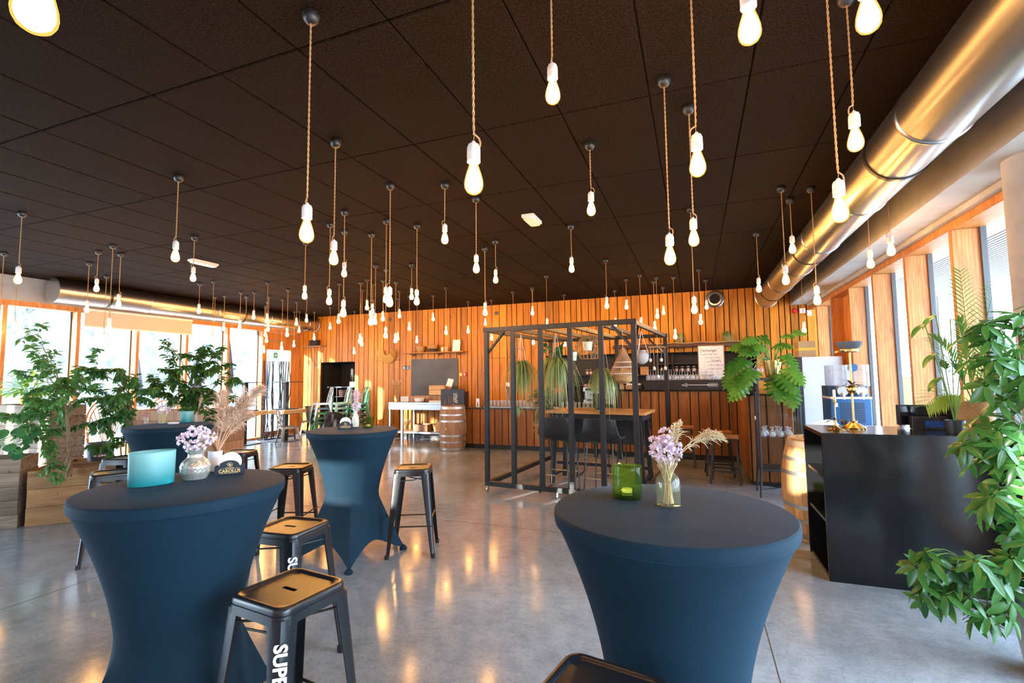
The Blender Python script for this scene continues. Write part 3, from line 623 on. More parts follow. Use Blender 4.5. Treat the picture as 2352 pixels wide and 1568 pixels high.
for i in (0, 1):     # print on the corner leg that faces the room
    t = bpy.data.objects['metal_stool' if i == 0 else 'metal_stool.001']
    lg = [c for c in t.children if c.name.startswith('leg')][3]
    # face of the leg: corner (+x,-y), outward normal (1,-1,tilt)
    def face(z):
        q = (0.74-z)/0.74; c = 0.158+0.056*q; ch = (0.026-0.010*q)*0.3; return Vector((c-ch+0.0006, -(c-ch)-0.0006, z))
    a, b_ = face(0.70), face(0.1); dn = (b_-a).normalized(); nr = Vector((1, -1, 0)); nr = (nr-dn*nr.dot(dn)).normalized(); side = nr.cross(dn)
    R3 = Matrix((dn, nr.cross(dn), nr)).transposed().to_4x4()
    Mx = R3.copy(); Mx.translation = face(0.565)+nr*0.001; obj('lettering', me_txt, lg, M=Mx)
    Mx = R3.copy(); Mx.translation = face(0.415)+nr*0.001; bd = obj('round_badge', me_8d, lg, M=Mx)
    Mx = R3.copy(); Mx.translation = face(0.415)+nr*0.0012; obj('lettering', me_8t, lg, M=Mx)

# ------------------------------------------------------------------ black timber frame with the high table inside
FA, FW_, FD = Vector((-2.79, 6.27, 0)), 2.13, 2.5
M_blk = wood('black_stained_timber', (0.006, 0.006, 0.007), (0.018, 0.019, 0.021), rough=0.42, var=0.2, knots=False, spec=0.5)
fr = thing('timber_frame', FA, 'open black timber frame on castors with plants hanging inside', 'frame', -5.5)
FH, FB = 2.28, 0.085; pw = 0.062
def fbox(nm, a, b): m = MB(); m.box(*a, *b); return m.build(nm, M_blk, fr, 0, bevel=0.003)
NP = 6
for k in range(NP):
    x = k*(FW_-pw)/(NP-1)
    fbox('post', (x, 0, FB+pw), (x+pw, pw*0.8, FH-pw))
    fbox('rafter', (x, pw, FH-pw-0.002), (x+pw*0.8, FD-pw, FH-0.004))
    if k in (0, 2, 3, 5): fbox('post', (x, FD-pw*0.8, FB+pw), (x+pw, FD, FH-pw))
fbox('top_rail', (-0.01, -0.01, FH-pw), (FW_+0.01, pw, FH)); fbox('top_rail', (-0.01, FD-pw, FH-pw), (FW_+0.01, FD+0.01, FH))
fbox('bottom_rail', (0, 0, FB), (FW_, pw, FB+pw)); fbox('bottom_rail', (0, pw, FB), (pw, FD-pw, FB+pw)); fbox('bottom_rail', (FW_-pw, pw, FB), (FW_, FD-pw, FB+pw))
for (x, s) in ((pw, 1), (FW_-pw, -1)):
    for yy in (0.02, FD-0.05):
        m = MB(); m.tube([(x-s*0.01, yy+0.015, FH-0.35), (x+s*0.24, yy+0.015, FH-pw-0.01)], 0.021, 4); m.build('brace', M_blk, fr, 0)
m = MB(); m.tube([(FW_-0.03, pw, FH-0.35), (FW_-0.03, 0.30, FH-pw-0.01)], 0.019, 4); m.build('brace', M_blk, fr, 0)
for x in (0.03, FW_/2, FW_-0.03):
    for yy in (0.03, FD-0.03):
        m = MB(); m.lathe([(0.03, -0.011), (0.034, 0), (0.03, 0.011)], 16, M=T(x, yy, 0.035) @ RY(90)); m.box(x-0.012, yy-0.025, 0.03, x+0.012, yy+0.025, FB); m.build('castor', M_chrome, fr)
FM = T(*FA) @ RZ(-5.5)
def fw(x, y, z): return FM @ Vector((x, y, z))
# high table with plank top
M_oak = wood('orange_tabletop', (0.34, 0.14, 0.035), (0.55, 0.26, 0.08), scale=(0.9, 14, 14), rough=0.3, var=0.1, knots=False)
ht = thing('high_table', fw(0.62, 0.72, 0), 'high bar table with orange wood top inside the black frame', 'table', -5.5)
MB().rbox(0, 0, 1.045, 1.46, 0.72, 1.085, 0.01).build('tabletop', M_oak, ht, 40, bevel=0.003)
m = MB(); m.box(0.06, 0.06, 0.96, 1.40, 0.66, 1.045); m.build('apron', M_blk, ht, 0)
for x, dx in ((0.12, -0.06), (1.34, 0.05)):
    for y in (0.1, 0.62):
        m = MB(); m.tube([(x, y, 0.98), (x+dx, y, 0.02)], [0.05, 0.038], 4); m.build('leg', M_blk, ht, 0)
    m = MB(); m.box(x+dx*0.8-0.02, 0.1, 0.12, x+dx*0.8+0.02, 0.62, 0.16); m.build('stretcher', M_blk, ht, 0)
m = MB(); m.box(0.1, 0.34, 0.6, 1.36, 0.38, 0.96); m.build('modesty_panel', M_blk, ht, 0)
m = MB(); m.box(0.04, 0.34, 0.26, 1.42, 0.38, 0.30); m.build('foot_rail', M_blk, ht, 0)
# black bucket bar chairs
M_leath = speckle('black_leatherette', (0.014, 0.015, 0.017), (0.026, 0.027, 0.030), 60, 0.42, 0.15)
def make_barchair():
    t = thing('bar_chair', (0, 0, 0), 'x', 'chair')
    def shell(off):
        def fn(u, v):      # u across, v from front edge of seat up the back
            s = (u-0.5)*2; prof = [(-0.20, 0.735), (-0.10, 0.725), (0.06, 0.715), (0.15, 0.735), (0.185, 0.80), (0.205, 0.91), (0.215, 1.015)]
            f = v*(len(prof)-1); i = min(int(f), len(prof)-2); q = f-i; y = prof[i][0]*(1-q)+prof[i+1][0]*q; z = prof[i][1]*(1-q)+prof[i+1][1]*q
            back = max(0, (v-0.5)/0.5); wd = 0.235+0.025*math.sin(min(1, v*1.2)*PI)-0.012*back; x = s*wd
            wrap = s*s; z += wrap*(0.085*(1-back)*(0.4+v)); y -= wrap*(0.07*back); z -= 0.04*max(0, back-0.6)*wrap*wrap*wrap
            return Vector((x, y+off*back, z-off*(1-back)))
        return fn
    m = MB(); nu, nv = 14, 16; a, b = shell(0), shell(0.022)
    vs = [a(i/nu, j/nv) for j in range(nv+1) for i in range(nu+1)]; k = nu+1; o = len(vs); vs += [b(i/nu, j/nv) for j in range(nv+1) for i in range(nu+1)]
    fs = [(j*k+i, j*k+i+1, (j+1)*k+i+1, (j+1)*k+i) for j in range(nv) for i in range(nu)]; fs += [(o+f[3], o+f[2], o+f[1], o+f[0]) for f in list(fs)]
    rim = [j for j in range(nu+1)]+[j*k+nu for j in range(1, nv+1)]+[nv*k+j for j in range(nu-1, -1, -1)]+[j*k for j in range(nv-1, 0, -1)]
    fs += [(rim[i], rim[(i+1) % len(rim)], o+rim[(i+1) % len(rim)], o+rim[i]) for i in range(len(rim))]
    m.add(vs, fs); sh = m.build('seat_shell', M_leath, t, 60)
    pip = [a(i/nu, 1)+Vector((0, 0.011, 0)) for i in range(nu+1)]; MB().tube(pip, 0.006, 6).build('piping', M_leath, sh)
    for s in (-1, 1):
        pts = [(s*0.13, -0.13, 0.725), (s*0.175, -0.165, 0.70), (s*0.215, -0.225, 0.02), (s*0.215, -0.215, 0.008), (s*0.215, 0.225, 0.008), (s*0.215, 0.235, 0.02), (s*0.17, 0.165, 0.70), (s*0.13, 0.12, 0.72)]
        MB().tube(pts, 0.0095, 8).build('sled_leg', M_gun, t)
    MB().tube([(-0.203, -0.205, 0.24), (0.203, -0.205, 0.24)], 0.0085, 8).build('footrest', M_chrome, t)
    MB().tube([(-0.2, 0.205, 0.24), (0.2, 0.205, 0.24)], 0.0085, 8).build('footrest', M_chrome, t)
    return t
bc = make_barchair()
CH = ((0.92, 0.50, 180, 'black bucket bar chair backing the room, beside the trailing variegated plant'), (1.56, 0.50, 176, 'black bucket bar chair backing the room, second along the orange high table'),
      (1.05, 1.68, 4, 'black bucket bar chair on the far side of the high table nearer the trailing plant'), (1.7, 1.68, -5, 'black bucket bar chair on the far side of the high table next to bar front'))
for i, (x, y, rz, lb) in enumerate(CH):
    t = bc if i == 0 else dup(bc); t.location = fw(x, y, 0); t.rotation_euler = (0, 0, math.radians(rz-5.5)); t['label'] = lb; t['group'] = 'black bucket bar chairs at the high table'
# ------------------------------------------------------------------ small builders reused below
M_brass = mat('brass', (0.78, 0.50, 0.16), 0.25, 1.0); M_gold = mat('gold_paint', (0.62, 0.42, 0.14), 0.35, 0.9)
M_steel = mat('stainless', (0.42, 0.42, 0.42), 0.33, 1.0); M_paper = mat('paper_white', (0.80, 0.79, 0.76), 0.7)
M_green_glass = clear_glass('green_glass', (0.74, 0.82, 0.46), body=(0.05, 0.09, 0.012), bodyfac=0.10)
M_clear = clear_glass('clear_glass', (0.98, 0.985, 0.98), body=(0.8, 0.82, 0.8), bodyfac=0.03)
M_amber_glass = clear_glass('straw_glass', (0.98, 0.975, 0.90), body=(0.6, 0.58, 0.4), bodyfac=0.05)
M_teal = mat('frosted_teal_glass', (0.05, 0.42, 0.44), 0.3, 0, 0.5, **{'Transmission Weight': 0.35})
tv = coords(M_teal, (1, 1, 1), 'Generated'); sx_ = N(M_teal, 'ShaderNodeSeparateXYZ'); L(M_teal, tv, sx_.inputs[0])
L(M_teal, ramp(M_teal, sx_.outputs[2], [(0.05, (0.015, 0.33, 0.36)), (0.95, (0.30, 0.66, 0.64))]), B(M_teal).inputs['Base Color'])
def cup(name, prof, n, mm, parent=None, loc=None, wall=0.003, smooth=40):
    """hollow vessel from an outer profile (bottom to rim)"""
    pr = [(0.001, prof[0][1])]+list(prof)+[(max(0.001, r-wall), z) for r, z in reversed(prof[1:])]+[(max(0.001, prof[0][0]-wall), prof[0][1]+wall*1.5), (0.001, prof[0][1]+wall*1.5)]
    return MB().lathe(pr, n, cap=False).build(name, mm, parent, smooth, loc)

# barrels built stave by stave
M_stave = wood('barrel_oak', (0.36, 0.17, 0.065), (0.60, 0.34, 0.14), scale=(11, 11, 1.2), rough=0.55, var=0.28)
M_stave2 = wood('weathered_oak', (0.22, 0.11, 0.06), (0.42, 0.23, 0.12), scale=(11, 11, 1.2), rough=0.65, var=0.28)
M_hoop = mat('galvanised_hoop', (0.50, 0.49, 0.47), 0.42, 1.0)
def barrel(loc, hgt, rb, rt, label, mm, ns=22, rz=0, bung=False):
    t = thing('wine_barrel', loc, label, 'barrel', rz); nz = 10
    def R(q): return rt+(rb-rt)*(1-(2*q-1)**2)
    for k in range(ns):
        m = MB(); a0, a1 = 2*PI*k/ns+0.004, 2*PI*(k+1)/ns-0.004; vs = []
        for j in range(nz+1):
            q = j/nz
            for rr in (R(q), R(q)-0.026):
                for a in (a0, (a0+a1)/2, a1) if rr == R(q) else (a1, a0): vs.append((rr*math.cos(a), rr*math.sin(a), q*hgt))
        fs = [(j*5+i, j*5+(i+1) % 5, (j+1)*5+(i+1) % 5, (j+1)*5+i) for j in range(nz) for i in range(5)]+[(4, 3, 2, 1, 0), tuple(nz*5+i for i in range(5))]
        m.add(vs, fs); m.build('stave', mm, t, 30)
    for q, wd in ((0.045, 0.05), (0.20, 0.034), (0.34, 0.038), (0.66, 0.038), (0.80, 0.034), (0.955, 0.05)):
        m = MB(); hw = wd/2/hgt; m.lathe([(R(q-hw)+0.0005, (q-hw)*hgt), (R(q-hw)+0.0035, (q-hw)*hgt), (R(q+hw)+0.0035, (q+hw)*hgt), (R(q+hw)+0.0005, (q+hw)*hgt)], 44, cap=False); m.build('hoop', M_hoop, t, 30)
    MB().lathe([(0.001, hgt-0.035), (rt-0.026, hgt-0.035), (rt-0.026, hgt-0.05), (0.001, hgt-0.05)], 36, cap=False).build('head', mm, t)
    if bung: MB().lathe([(0.03, 0), (0.027, 0.02), (0.002, 0.021)], 16, M=T(0, -rb+0.004, hgt*0.5) @ RX(90)).build('bung', M_stave, t)
    return t
barrel((1.14, 5.6, 0), 0.95, 0.375, 0.30, 'honey-coloured oak barrel with steel hoops behind the black counter', M_stave)
barrel((-5.06, 9.66, 0), 0.97, 0.30, 0.262, 'weathered oak barrel with rusty bung at the end of the bar', M_stave2, 20, 0, True)

# ------------------------------------------------------------------ black reception counter
M_lam = mat('black_laminate', (0.010, 0.0105, 0.012), 0.16, 0, 0.3)
lv = coords(M_lam, (1, 1, 1)); L(M_lam, ramp(M_lam, noise(M_lam, lv, 400, 2), [(0.3, (0.006, 0.0065, 0.0075)), (0.7, (0.012, 0.013, 0.0145))]), B(M_lam).inputs['Base Color'])
rc = thing('reception_counter', (0.9, 4.43, 0), 'black counter with open shelves at its end beside the barrel', 'counter'); Lc = 1.28
for nm, a in (('front_panel', (0, 0, 0, Lc, 0.03, 1.09)), ('worktop', (-0.004, -0.004, 1.09, Lc+0.004, 0.70, 1.12)), ('back_panel', (0, 0.67, 0, Lc, 0.70, 1.09)), ('side_panel', (Lc-0.03, 0.03, 0, Lc, 0.67, 1.09)), ('divider', (0.36, 0.03, 0.03, 0.39, 0.67, 1.09)),
              ('shelf', (0.01, 0.03, 0.755, 0.36, 0.67, 0.78)), ('shelf', (0.01, 0.03, 0.42, 0.36, 0.67, 0.445)), ('plinth', (0.01, 0.03, 0.0, Lc-0.03, 0.67, 0.03))):
    MB().box(*a).build(nm, M_lam, rc, 0, bevel=0.0015)
t = thing('wire_lantern', (0.95+0.1, 4.72, 0.445), 'white wire lantern on the lower open shelf of the black counter', 'lantern')
mw = mat('white_wire', (0.8, 0.78, 0.72), 0.5)
for k in range(10):
    a = 2*PI*k/10; MB().tube([(0.05*math.cos(a), 0.05*math.sin(a), 0.004), (0.09*math.cos(a), 0.09*math.sin(a), 0.07), (0.09*math.cos(a), 0.09*math.sin(a), 0.2), (0.05*math.cos(a), 0.05*math.sin(a), 0.265)], 0.004, 5).build('rib', mw, t)
for z, r in ((0.005, 0.05), (0.07, 0.091), (0.2, 0.091), (0.266, 0.05)): MB().tube([(r*math.cos(k*PI/12), r*math.sin(k*PI/12), z) for k in range(24)], 0.004, 5, closed=True).build('ring', mw, t)

def leafblade(ln, wd, droop, n=5, tip=0.15, fold=0.25, lobes=None):
    """curved blade along +x starting at the origin, normal up"""
    vs = []; fs = []
    for i in range(n+1):
        q = i/n; x = ln*q; z = -droop*q*q; w = wd*(math.sin(PI*min(1, q*0.88+0.09))**0.8)*(1-q*0.25) if i < n else wd*tip*0.2
        vs += [(x, -w, z+fold*w), (x, 0, z), (x, w, z+fold*w)]
    for i in range(n):
        b = i*3; fs += [(b, b+3, b+4, b+1), (b+1, b+4, b+5, b+2)]
    return vs, fs
# brass pineapple stand wearing a sailor's cap, and its smaller fellow with a candle
def crown(parent, z, n, ln, wd, mm, up=1.0, seed=1):
    r = random.Random(seed)
    for k in range(n):
        vs, fs = leafblade(ln*r.uniform(0.7, 1.0), wd, ln*0.55, 5); e = r.uniform(20, 70)*up
        M = T(0, 0, z) @ RZ(360*k/n+r.uniform(-12, 12)) @ RY(-e); MB().add([M @ Vector(v_) for v_ in vs], fs).build('metal_leaf', mm, parent, 60)
M_bronze = mat('bronze_leaf', (0.20, 0.13, 0.06), 0.4, 0.9)
t = thing('cap_stand', (1.225, 4.86, 1.12), 'tall brass pineapple stand topped with a grey sailor cap on the black counter', 'stand')
MB().lathe([(0.085, 0), (0.086, 0.008), (0.075, 0.016), (0.06, 0.026), (0.045, 0.036), (0.022, 0.046), (0.018, 0.056), (0.010, 0.062), (0.008, 0.075)], 36).build('base', M_brass, t)
MB().tube([(0, 0, 0.07), (0, 0, 0.64)], 0.0085, 10).build('rod', M_gold, t)
MB().sphere((0, 0, 0.325), 0.037, 18).build('ball', M_brass, t); crown(t, 0.36, 11, 0.13, 0.012, M_bronze, 0.9, 4)
hat = MB(); hat.lathe([(0.001, 0.70), (0.05, 0.712), (0.084, 0.728), (0.094, 0.722), (0.092, 0.705), (0.08, 0.684), (0.066, 0.668), (0.064, 0.64), (0.055, 0.638), (0.001, 0.642)], 32, cap=False); hb = hat.build('cap', mat('grey_cap', (0.10, 0.11, 0.13), 0.8), t)
MB().lathe([(0.0655, 0.64), (0.0665, 0.642), (0.0672, 0.662), (0.066, 0.664)], 32, cap=False).build('cap_band', M_gold, hb)
vs, fs = leafblade(0.06, 0.05, 0.02, 5); MB().add([T(-0.055, -0.02, 0.645) @ RZ(200) @ Vector(v_) for v_ in vs], fs).build('cap_peak', M_dark, hb)
t = thing('candle_holder', (1.05, 4.66, 1.12), 'short brass holder with metal leaves and a white candle on the black counter', 'candle holder')
MB().lathe([(0.062, 0), (0.063, 0.006), (0.05, 0.011), (0.03, 0.016), (0.016, 0.03), (0.01, 0.045), (0.008, 0.09)], 32).build('base', M_brass, t)
crown(t, 0.075, 9, 0.12, 0.011, M_bronze, 0.7, 9); MB().tube([(0, 0, 0.08), (0, 0, 0.215)], 0.005, 8).build('rod', M_gold, t)
MB().lathe([(0.005, 0.205), (0.011, 0.225), (0.014, 0.25), (0.013, 0.262)], 14).build('candle_cup', M_gold, t); MB().lathe([(0.011, 0.25), (0.0105, 0.325), (0.002, 0.328)], 14).build('candle', M_paper, t)
# screen, speaker box, round red and white sign
t = thing('till_screen', (1.58, 5.02, 1.12), 'low black till screen standing on the black counter', 'screen')
MB().box(0, 0, 0.02, 0.56, 0.03, 0.19).build('screen', M_dark, t, 0, bevel=0.004); MB().box(0.02, -0.002, 0.035, 0.54, 0.0, 0.178).build('display', mat('dark_display', (0.006, 0.007, 0.010), 0.08), t, 0); MB().box(0.2, -0.03, 0, 0.36, 0.06, 0.02).build('foot', M_dark, t, 0)
t = thing('speaker_box', (1.64, 4.9, 1.12), 'small black box with blue dotted front before the till screen', 'box')
MB().rbox(0, 0, 0, 0.24, 0.07, 0.1, 0.006).build('body', M_dark, t); m = MB()
for i in range(12):
    for j in range(4): m.lathe([(0.006, 0), (0.005, 0.002), (0.0005, 0.0025)], 8, M=T(0.09+i*0.012, -0.0005, 0.02+j*0.013+0.006*(i % 2)) @ RX(90))
tag(m.build('blue_dots', mat('dot_blue', (0.02, 0.10, 0.45), 0.4), t), kind='stuff')
t = thing('round_sign', (2.0, 5.30, 0), 'round red and white sign rising behind the black counter', 'sign')
MB().tube([(0, 0.02, 0.02), (0, 0.02, 1.0)], 0.018, 10).build('pole', M_dark, t); MB().lathe([(0.16, 0), (0.16, 0.02), (0.02, 0.03)], 24).build('base', M_dark, t)
Ms = T(0, 0, 1.06) @ RX(90)
MB().lathe([(0.001, 0.012), (0.185, 0.012), (0.19, 0.006), (0.185, -0.02), (0.001, -0.02)], 40, M=Ms, cap=False).build('disc', M_paper, t)
pts = [(0.165*math.cos(a), 0.165*math.sin(a)) for a in [PI*(0.06+0.88*k/20) for k in range(21)]]; wv = [(-0.155+0.31*k/14, 0.025+0.02*math.sin(k/14*2*PI+0.3)) for k in range(15)]
MB().prism(pts+wv, 0.0125, 0.0135, Ms).build('red_wave', M_red, t, 0)
pts = [(0.165*math.cos(a), 0.165*math.sin(a)) for a in [PI*(1.06+0.88*k/20) for k in range(21)]]; wv = [(0.155-0.31*k/14, -0.03-0.02*math.sin(k/14*2*PI+0.3)) for k in range(15)]
MB().prism(pts+wv, 0.0125, 0.0135, Ms).build('blue_wave', mat('logo_blue', (0.01, 0.06, 0.32), 0.4), t, 0)

# ------------------------------------------------------------------ service corner by the right windows
sc = thing('service_table', (1.40, 5.95, 0), 'low black side table with tins behind the counter', 'table')
MB().rbox(0.0, 0, 0.92, 0.72, 0.5, 0.95, 0.01).build('tabletop', M_lam, sc)
for x in (0.03, 0.69):
    for y in (0.03, 0.47): MB().box(x-0.02, y-0.02, 0, x+0.02, y+0.02, 0.92).build('leg', M_lam, sc, 0)
for x, y, lb in ((1.72, 6.15, 'squat white tin on the low black table nearer the barrel'), (1.90, 6.13, 'squat white tin on the low black table nearer the window')):
    t = thing('tin', (x, y, 0.95), lb, 'tin', group='white tins'); MB().lathe([(0.075, 0), (0.076, 0.07), (0.072, 0.072), (0.001, 0.066)], 28).build('body', M_white, t); MB().tube([(0.076*math.cos(k*PI/14), 0.076*math.sin(k*PI/14), 0.07) for k in range(28)], 0.003, 5, closed=True).build('rim', M_steel, t)
for k, x in enumerate((1.45, 1.54)):
    t = thing('bottle_cooler', (x, 6.05+0.09*k, 0.95), 'dark blue bottle cooler tub beside the slush machine, %s' % ('nearer the barrel' if k == 0 else 'nearer the tins'), 'tub'); cup('tub', [(0.036, 0), (0.042, 0.13)], 18, mat('navy_tub', (0.01, 0.02, 0.06), 0.3), t); MB().tube([(0.042*math.cos(j*PI/10), 0.042*math.sin(j*PI/10), 0.13) for j in range(20)], 0.003, 5, closed=True).build('rim', M_dark, t)
sm_t = thing('equipment_bench', (1.52, 7.12, 0), 'dark equipment bench carrying the slush machine', 'bench')
MB().rbox(0, 0, 0.88, 0.62, 0.6, 0.92, 0.01).build('top', M_lam, sm_t); MB().box(0.03, 0.03, 0, 0.59, 0.57, 0.88).build('cupboard', M_lam, sm_t, 0)
t = thing('slush_machine', (1.58, 7.2, 0.92), 'blue slush drink machine with clear tanks on the bench by the window', 'machine')
M_blue = mat('machine_blue', (0.01, 0.09, 0.26), 0.4); M_tank = clear_glass('tank_plastic', (0.9, 0.93, 0.97), body=(0.8, 0.85, 0.9), bodyfac=0.22)
MB().rbox(0, 0, 0.0, 0.44, 0.45, 0.34, 0.02).build('housing', M_blue, t); MB().rbox(-0.005, -0.005, 0.34, 0.445, 0.455, 0.365, 0.02).build('trim_band', M_white, t)
MB().rbox(0.0, 0.1, 0.365, 0.44, 0.45, 0.5, 0.02).build('rear_block', M_blue, t)
m = MB()
for k in range(12): m.box(0.10, -0.006, 0.05+0.021*k, 0.36, 0.0, 0.06+0.021*k)
m.build('louvre', M_dark, t, 0); MB().box(0.04, -0.006, 0.24, 0.075, 0.0, 0.29).build('label_plate', M_paper, t, 0)
for k in range(2):
    x = 0.03+0.2*k; tk = MB().rbox(x, -0.08, 0.50, x+0.185, 0.40, 0.70, 0.03).build('tank', M_tank, t); MB().rbox(x-0.004, -0.085, 0.70, x+0.19, 0.40, 0.765, 0.05).build('tank_lid', M_tank, tk)
    MB().lathe([(0.06, -0.08), (0.06, 0.30), (0.005, 0.31)], 20, M=T(x+0.09, 0, 0.44) @ RX(-90)).build('evaporator_drum', M_steel, t)
    MB().tube([(x+0.09, -0.06, 0.42), (x+0.09, -0.12, 0.40), (x+0.09, -0.12, 0.34)], 0.014, 8).build('tap', M_white, t)
MB().lathe([(0.05, 0), (0.05, 0.004), (0.001, 0.005)], 24, M=T(0.24, -0.086, 0.73) @ RX(90)).build('blue_badge', M_blue, t)
fg = thing('drinks_fridge', (1.56, 8.95, 0), 'tall white fridge with glass door and a carton on top', 'fridge')
MB().rbox(0.04, 0, 0.02, 0.60, 0.62, 1.85, 0.01).build('cabinet', mat('fridge_white', (0.72, 0.75, 0.82), 0.35), fg, 40)
fd = MB(); fd.box(-0.02, 0.0, 0.1, 0.04, 0.07, 1.85); fd.box(-0.02, 0.55, 0.1, 0.04, 0.62, 1.85); fd.box(-0.02, 0.07, 1.72, 0.04, 0.55, 1.85); fd.box(-0.02, 0.07, 0.1, 0.04, 0.55, 0.2); dd = fd.build('door', M_dark, fg, 0)
MB().box(0.0, 0.07, 0.2, 0.012, 0.55, 1.72).build('door_glass', M_pane, dd, 0); MB().tube([(-0.05, 0.04, 0.8), (-0.05, 0.04, 1.2)], 0.012, 8).build('handle', M_steel, dd)
t = thing('carton', (1.58, 9.05, 1.85), 'brown cardboard box with yellow tape on the fridge', 'box')
MB().box(0, 0, 0, 0.24, 0.34, 0.26).build('box', speckle('cardboard', (0.42, 0.25, 0.12), (0.48, 0.30, 0.15), 20, 0.9, 0.05), t, 0); MB().box(-0.001, -0.001, 0.11, 0.241, 0.341, 0.15).build('tape', mat('tape_yellow', (0.75, 0.45, 0.02), 0.4), t, 0); MB().box(-0.0005, 0.165, 0.2605, 0.2405, 0.175, 0.261).build('lid_seam', M_dark, t, 0)
# white shell chair behind the barrel
t = thing('shell_chair', (1.36, 6.92, 0), 'white plastic shell chair behind the oak barrel', 'chair', 20)
def shl(u, v):
    s = (u-0.5)*2; pr = [(-0.2, 0.74), (0, 0.72), (0.14, 0.74), (0.19, 0.82), (0.21, 0.95), (0.22, 1.04)]; f = v*5; i = min(int(f), 4); q = f-i; y = pr[i][0]*(1-q)+pr[i+1][0]*q; z = pr[i][1]*(1-q)+pr[i+1][1]*q; b = max(0, v-0.5)*2
    return Vector((s*(0.2-0.05*b*b), -(y-s*s*0.06*b), z+s*s*0.06*(1-b)-0.05*b*s*s))
m = MB(); nu, nv = 12, 14; vs = [shl(i/nu, j/nv) for j in range(nv+1) for i in range(nu+1)]; k = nu+1; fs = [(j*k+i, j*k+i+1, (j+1)*k+i+1, (j+1)*k+i) for j in range(nv) for i in range(nu)]; o = len(vs)
m.add(vs+[v_+Vector((0, -0.008, -0.008)) for v_ in vs], fs+[(o+f[3], o+f[2], o+f[1], o+f[0]) for f in fs]); m.build('seat_shell', M_white, t, 60)
for sx in (-1, 1):
    for sy in (-1, 1): MB().tube([(sx*0.12, sy*0.12, 0.73), (sx*0.2, sy*0.2, 0)], [0.014, 0.009], 8).build('leg', M_steel, t)

# ------------------------------------------------------------------ glass display cabinet with brass pot
M_frame = mat('gunmetal_frame', (0.045, 0.05, 0.055), 0.4, 0.6)
vc = thing('display_cabinet', (0.73, 7.08, 0), 'grey metal glass display cabinet holding bags of sweets', 'cabinet'); W_, D_, z0, z1 = 0.50, 0.40, 0.34, 1.53
for x in (0, W_-0.03):
    for y in (0, D_-0.03):
        MB().rbox(x, y, z0, x+0.03, y+0.03, z1, 0.006).build('upright', M_frame, vc); sx = -0.02 if x == 0 else 0.02; sy = -0.02 if y == 0 else 0.02
        MB().tube([(x+0.015, y+0.015, z0), (x+0.015+sx, y+0.015+sy, 0)], [0.017, 0.012], 6).build('leg', M_frame, vc)
for z in (z0, z1-0.03):
    for a in ((0.03, 0, W_-0.03, 0.03), (0.03, D_-0.03, W_-0.03, D_), (0, 0.03, 0.03, D_-0.03), (W_-0.03, 0.03, W_, D_-0.03)): MB().box(a[0], a[1], z, a[2], a[3], z+0.03).build('rail', M_frame, vc, 0)
MB().box(0.004, 0.004, z1, W_-0.004, D_-0.004, z1+0.006).build('top_sheet', M_frame, vc, 0); MB().box(0.02, 0.02, z0+0.028, W_-0.02, D_-0.02, z0+0.034).build('floor_sheet', M_frame, vc, 0)
for nm, a in (('glass_panel', (0.03, 0.012, z0+0.03, W_-0.03, 0.016, z1-0.03)), ('glass_panel', (W_-0.016, 0.03, z0+0.03, W_-0.012, D_-0.03, z1-0.03)), ('glass_panel', (0.03, D_-0.016, z0+0.03, W_-0.03, D_-0.012, z1-0.03)), ('door_glass', (0.010, 0.03, z0+0.03, 0.014, D_-0.03, z1-0.03)), ('glass_shelf', (0.02, 0.02, 0.755, W_-0.02, D_-0.02, 0.763)), ('glass_shelf', (0.02, 0.02, 1.15, W_-0.02, D_-0.02, 1.158))):
    MB().box(*a).build(nm, M_pane, vc, 0)
for y in (0.17, 0.23): MB().tube([(-0.008, y+0.016*math.cos(k*PI/8), 1.0+0.02*math.sin(k*PI/8)) for k in range(16)], 0.005, 6, closed=True).build('ring_pull', M_paper, vc)
m = MB(); m.tube([(0.0, 0.0, 0.1), (W_, D_, 0.1)], 0.008, 6); m.tube([(W_, 0.0, 0.1), (0, D_, 0.1)], 0.008, 6); m.build('cross_stretcher', M_frame, vc)
M_bag = clear_glass('cellophane', (0.95, 0.95, 0.97), body=(0.8, 0.8, 0.85), bodyfac=0.25); rr = random.Random(5)
M_candy = mat('sweets', (0.6, 0.1, 0.2), 0.4); cvv = coords(M_candy, (1, 1, 1)); cvo = N(M_candy, 'ShaderNodeTexVoronoi'); cvo.inputs['Scale'].default_value = 70; L(M_candy, cvv, cvo.inputs['Vector']); L(M_candy, cvo.outputs['Color'], B(M_candy).inputs['Base Color'])
me_bag = MB().lathe([(0.002, 0), (0.035, 0.004), (0.045, 0.035), (0.035, 0.075), (0.010, 0.095), (0.022, 0.12), (0.026, 0.135)], 12).mesh('bag', M_bag, 80); me_sw = MB().lathe([(0.002, 0.004), (0.032, 0.006), (0.040, 0.035), (0.028, 0.06), (0.002, 0.068)], 12).mesh('sweets', M_candy)
for k, (x, y) in enumerate(((0.07, 0.08), (0.17, 0.07), (0.27, 0.09), (0.37, 0.08), (0.11, 0.2), (0.24, 0.21), (0.36, 0.2))):
    t = thing('sweet_bag', (0.73+x, 7.08+y, 0.764), 'clear bag of coloured sweets on the display cabinet shelf', 'bag', rr.uniform(0, 360), 'bags of sweets in the display cabinet'); obj('bag', me_bag, t); obj('sweets', me_sw, t)

